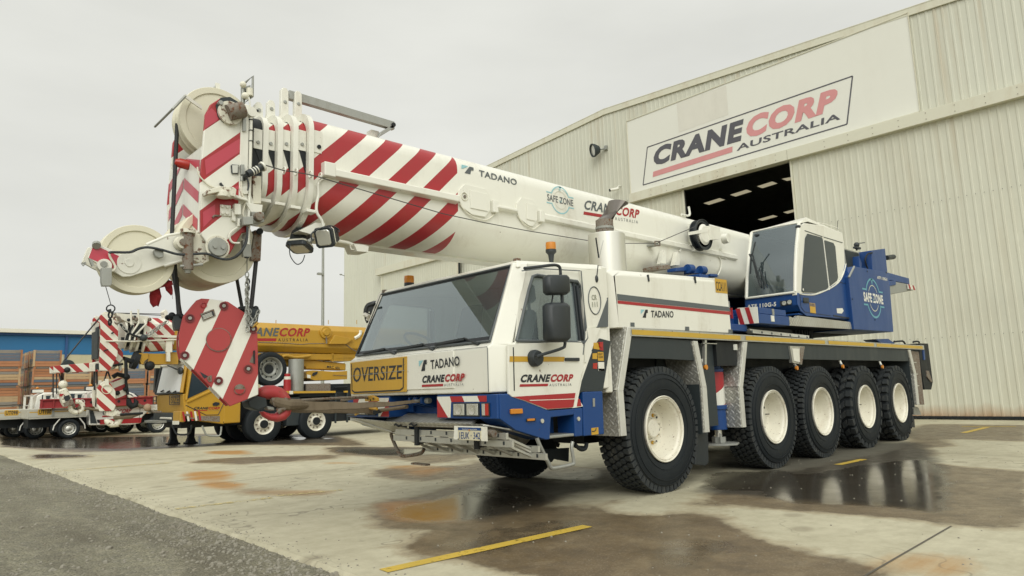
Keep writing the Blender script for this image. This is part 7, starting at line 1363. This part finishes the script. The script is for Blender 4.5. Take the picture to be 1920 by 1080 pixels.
for i, (x, y) in enumerate(((-.52,16.6),(-.10,16.4))):
    s_ = root('jack_stand', 'black flared jack stand under the front of the yellow crane', 'stand', (x, y, 0), 'jack stands under the yellow crane')
    b = MB(); b.loft([[(x+a*.095*u,y+c*.08*u,z) for a, c in ((-1,-1),(1,-1),(1,1),(-1,1))] for z, u in ((0,1.45),(.05,1.3),(.18,.9),(.4,1.0),(.72,1.15))], black); obj('post', b, s_, bevel=.02)
    b = MB(); b.box(x-.17,x+.17,y-.12,y+.12,0,.035,black); obj('foot', b, s_, bevel=.01)
# ------------------------------------------------------------------ utes
ute_w = paint('white ute paint', (.76,.75,.68), .3, coat=.4, dirt=.2); tray_m = paint('dull alloy tray', (.55,.54,.46), .45, metal=.3, dirt=.35)
def ute(x0, y0, code, label, logo=True):
    """flat-tray ute, front towards +x; x0 = rear axle, y0 = near side"""
    u = root('flatbed_ute', label, 'ute', (x0, y0+.9, 0), 'white flat-tray utes'); W2 = 1.8
    P = lambda x, z, y=0.: (x0+x, y0+y, z)
    b = MB(); sd_ = [(.62,.42),(2.0,.36),(2.35,.40),(2.42,.65),(2.62,.86),(2.98,.86),(3.25,.62),(3.42,.55),(3.50,.75),(3.46,.98),(3.25,1.07),(2.55,1.13),(2.1,1.55),(1.75,1.70),(.90,1.72),(.66,1.6),(.58,1.1)]
    b.loft([[P(x,z,.12 if z > 1.2 else .02) for x, z in sd_], [P(x,z,W2-(.12 if z > 1.2 else .02)) for x, z in sd_]], ute_w); cb_ = obj('cab', b, u, bevel=.05, seg=3)
    for y, s in ((.0,-1),(W2,1)):
        b = MB(); b.ex([P(.80,1.14,y+ (.075 if s<0 else -.075)),P(2.28,1.16,y+(.075 if s<0 else -.075)),P(2.02,1.52,y+(.105 if s<0 else -.105)),P(1.7,1.62,y+(.115 if s<0 else -.115)),P(.82,1.62,y+(.115 if s<0 else -.115))], (0,s*.02,0), tint); obj('side_window', b, cb_, smooth=0)
    b = MB(); b.ex([P(2.58,1.15,.2),P(2.58,1.15,W2-.2),P(2.15,1.54,W2-.26),P(2.15,1.54,.26)], (.03,0,.02), tint); obj('windscreen', b, cb_, smooth=0)
    b = MB(); yv = .012; b.face([P(.98,.44,yv),P(2.36,.42,yv),P(2.40,.62,yv),P(.90,.62,yv)], red); b.ex([P(.66,.50,yv),P(.88,.48,yv),P(.72,.98,yv),P(.62,.98,yv)], (0,-.004,0), dark); b.ex([P(.9,.50,yv-.003),P(1.0,.50,yv-.003),P(.95,.62,yv-.003),P(.86,.62,yv-.003)], (0,-.002,0), black)
    b.face([P(.62,1.08,yv),P(2.3,1.11,yv),P(2.3,1.085,yv),P(.62,1.05,yv)], yel_s)
    if logo: logo_crane(b, (P(1.03,.70,yv-.002),P(2.02,.74,yv-.002),P(1.03,.95,yv-.002)), ink, red, ink, bold=.035)
    b.tube([P(2.30,.45,yv),P(2.32,1.1,yv)], .006, black, 4); b.tube([P(.60,.6,yv),P(.60,1.1,yv)], .006, black, 4); b.box(x0+1.0,x0+1.2,y0-.02,y0+.012,1.0,1.03,plastic); obj('door', b, cb_, smooth=0)
    b = MB(); b.box(x0-1.25,x0+.52,y0-.05,y0+W2+.05,.74,.80,tray_m); b.box(x0-1.25,x0+.5,y0-.06,y0-.03,.80,1.09,tray_m); b.box(x0-1.25,x0+.5,y0+W2+.03,y0+W2+.06,.80,1.09,tray_m); b.box(x0-1.28,x0-1.25,y0-.06,y0+W2+.06,.76,1.09,tray_m)
    for k in range(9): b.box(x0-1.2+k*.2,x0-1.1+k*.2,y0-.045,y0-.02,.765,.785,black)
    tr_ = obj('tray', b, u, bevel=.008)
    b = MB(); b.face([P(-1.24,.965,-.062),P(.49,.965,-.062),P(.49,1.0,-.062),P(-1.24,1.0,-.062)], yel_s); xn = -1.0; b.ex([P(xn+.02,.88,-.063),P(xn+.40,.88,-.063),P(xn+.43,.92,-.063),P(xn+.43,1.05,-.063),P(xn+.40,1.08,-.063),P(xn+.02,1.08,-.063),P(xn,1.05,-.063),P(xn,.92,-.063)], (0,-.004,0), yel_s); code and b.text(code, (P(xn+.04,.91,-.069),P(xn+.40,.91,-.069),P(xn+.04,1.055,-.069)), ink, .03); obj('fleet_number', b, tr_, smooth=0)
    b = MB()
    for y in (.0, W2): b.box(x0+.44,x0+.50,y0+y-.03,y0+y+.03,.8,1.62,ute_w); b.box(x0+.44,x0+.5,y0+y*.8+.15,y0+y*.8+.2,.8,1.62,ute_w)
    b.box(x0+.44,x0+.50,y0-.03,y0+W2+.03,1.58,1.64,ute_w); b.box(x0+.46,x0+.48,y0,y0+W2,1.2,1.24,ute_w); hb_ = obj('headboard', b, u, bevel=.008)
    b = MB(); b.box(x0+.5,x0+.9,y0+.35,y0+.6,1.70,1.86,plastic); b.box(x0+.52,x0+.9,y0+.3,y0+.34,1.72,1.84,ute_w); b.sphere((x0+.7,y0+.5,1.9), .06, amber); obj('light_bar', b, u, bevel=.01)
    b = MB(); b.box(x0-1.2,x0+3.3,y0+.4,y0+1.4,.42,.74,black)
    for sx in (-1,1): b.tube([P(sx*.50,.32,.0),P(sx*.47,.48,.0),P(sx*.30,.72,.0)], .022, ute_w, 6)
    b.box(x0-.55,x0-.35,y0+.05,y0+.3,.25,.5,black); obj('chassis', b, u)
    wl_ = small_wheel(u, (x0, y0, .345), .355, .25, .215, 'ute')
    for dx, dy in ((2.98,0),(0,W2),(2.98,W2)):
        c = dup(wl_, u); c.location = Vector((x0+dx, y0+dy, .345))-wloc(u); c.rotation_euler = (0,0,math.pi if dy else 0)
    return u
ute(-1.66, 24.6, 'UT100', 'white flatbed ute marked UT100, nearest of the parked row'); ute(-2.42, 26.3, 'UT098', 'white flatbed ute marked UT098 at the left edge behind the nearest ute', False); ute(-2.86, 28.2, 'UT097' if False else '', 'white flatbed ute farthest back, mostly hidden by the two in front') if False else None
ute(-2.80, 28.3, '', 'third white ute parked behind the other two, its rear wheel farthest left', False)
rb = root('spreader_beam', 'long red steel spreader beam lying across the nearest ute', 'beam', (-.8, 24.45, 1.2))
b = MB(); redb = paint('dull red steel', (.30,.024,.028), .5, dirt=.3); b.box(-2.62,1.05,24.38,24.50,1.12,1.42,redb); b.box(-2.62,1.05,24.32,24.56,1.38,1.43,redb); b.box(-2.62,1.05,24.32,24.56,1.10,1.15,redb)
for x in (-2.6,-2.25,-1.95,-1.6,-.6,.4,1.0): b.box(x,x+.04,24.33,24.55,1.15,1.38,redb)
obj('girder', b, rb, bevel=.006)
b = MB(); c = Vector((-1.37,24.318,1.28)); b.torus(c, (0,1,0), .09, .012, white, 20, 5)
b.text('A', (c+Vector((-.05,-.003,-.05)), c+Vector((.05,-.003,-.05)), c+Vector((-.05,-.003,.05))), white, .03)
for x in (-1.05,-.15,.75): b.cyl((x,24.376,1.27),(x,24.372,1.27),.05,black,n=14)
obj('logo_disc', b, rb, smooth=0)
b = MB()
for x in (-2.2, -1.45): b.box(x-.04,x+.04,24.52,24.60,.805,1.10,galv); b.box(x-.04,x+.04,24.40,24.60,1.06,1.10,galv)
obj('bracket', b, rb)
# ------------------------------------------------------------------ wooden crates, each one a thing
wood = [paint(n_, c_, .8, dirt=.6, dcol=(.09,.06,.04), dscale=3, bump=.3, bscale=40, st=(.25,.25,1)) for n_, c_ in (('orange weathered board',(.42,.19,.09)),('red weathered board',(.38,.09,.07)),('grey weathered board',(.25,.225,.19)),('blue weathered board',(.12,.145,.18)),('tan weathered board',(.48,.34,.19)),('rust board',(.35,.155,.07)))]
def crate_mesh(seed, w_=1.02, d_=1.02, h_=.80):
    r = random.Random(seed); b = MB(); n = 6
    base = r.choice([[0,4,0,1,2],[3,4,2,0,3,5],[1,1,0,5,4],[0,2,5,4,0]])
    for k in range(n):
        z0 = .09+k*(h_-.09)/n; z1 = z0+(h_-.09)/n-.012
        for (x0, x1, y0, y1) in ((0,w_,0,.022),(0,w_,d_-.022,d_),(0,.022,.024,d_-.024),(w_-.022,w_,.024,d_-.024)): b.box(x0,x1,y0,y1,z0,z1,wood[r.choice(base)])
    for x in (.02, w_-.11):
        for y in (.025, d_-.10): b.box(x,x+.09,y,y+.075,.0,h_,wood[r.choice([0,2,4])])
    for x in (-.012, w_-.06): b.box(x,x+.07,-.014,-.001,.09,h_,wood[r.choice([0,4,5])])
    for y in (.0,.45,.92): b.box(-.015,-.001,y,y+.09,.09,h_,wood[r.choice([2,4])])
    for y in (.05, d_/2-.05, d_-.15): b.box(0,w_,y,y+.1,0,.085,wood[2])
    b.box(.03,w_-.03,.03,d_-.03,.09,.11,wood[2])
    return b
proto_c = []
for s_ in range(6):
    b = crate_mesh(100+s_); me = obj('crate', b, None, smooth=0).data; o_ = bpy.data.objects[-1] if False else [o for o in COL.objects if o.data == me][0]; proto_c.append(o_)
first = [True]*6
rnd = random.Random(5)
def stack(x, y, levels, desc, seeds):
    z = .0; pos = ['lowest', 'second from the ground', 'third from the ground', 'fourth up', 'fifth up']
    hz = [.8]*levels
    for k in range(levels):
        p = proto_c[seeds[k % len(seeds)]]; i = proto_c.index(p)
        if first[i]: c = p; first[i] = False
        else: c = p.copy(); COL.objects.link(c)
        c.location = (x+rnd.uniform(-.02,.02), y+rnd.uniform(-.02,.02), z); c.rotation_euler = (0,0,rnd.uniform(-.02,.02))
        tag(c, ('topmost crate ' if k == levels-1 else 'crate %s ' % pos[k])+desc, 'crate', 'stacked wooden crates'); z += .803
# a low timber plinth carries the stacks
pl_ = obj('timber_plinth', MB().box(-8, 4.2, 30.7, 35.5, 0, .385, wood[2]), None, smooth=0); tag(pl_, 'long low timber plinth under the stacked wooden crates', 'plinth')
_o = stack
def stack2(x, y, levels, desc, seeds):
    n0 = len(COL.objects); before = {o: tuple(o.location) for o in COL.objects if o.name.startswith('crate')}
    _o(x, y, levels, desc, seeds)
    for o in COL.objects:
        if o.name.startswith('crate') and (o not in before or tuple(o.location) != before[o]): o.location.z += .388
stack2(-3.42, 31.0, 4, 'of the stack at the left edge, left of the gap', (1,3,1,0)); stack2(-4.5, 31.0, 4, 'of the stack cut by the left edge', (2,1,3,0))
stack2(-2.0, 31.0, 4, 'in the tall stack right of the gap, front row', (5,3,2,0)); stack2(-2.0, 32.06, 4, 'in the tall stack right of the gap, second row', (1,0,5,3)); stack2(-2.0, 33.12, 4, 'in the tall stack right of the gap, third row', (0,5,1,2)); stack2(-2.0, 34.18, 4, 'in the tall stack right of the gap, last row', (3,2,0,5))
stack2(-.78, 31.0, 3, 'in the lower stack below the striped nose', (2,1,1)); stack2(.42, 31.0, 3, 'in the lower stack behind the striped hook block', (0,2,3)); stack2(1.50, 31.0, 3, 'in the orange stack left of the yellow cab', (5,0,0)); stack2(2.62, 31.0, 3, 'in the stack half hidden by the yellow cab', (3,4,2))
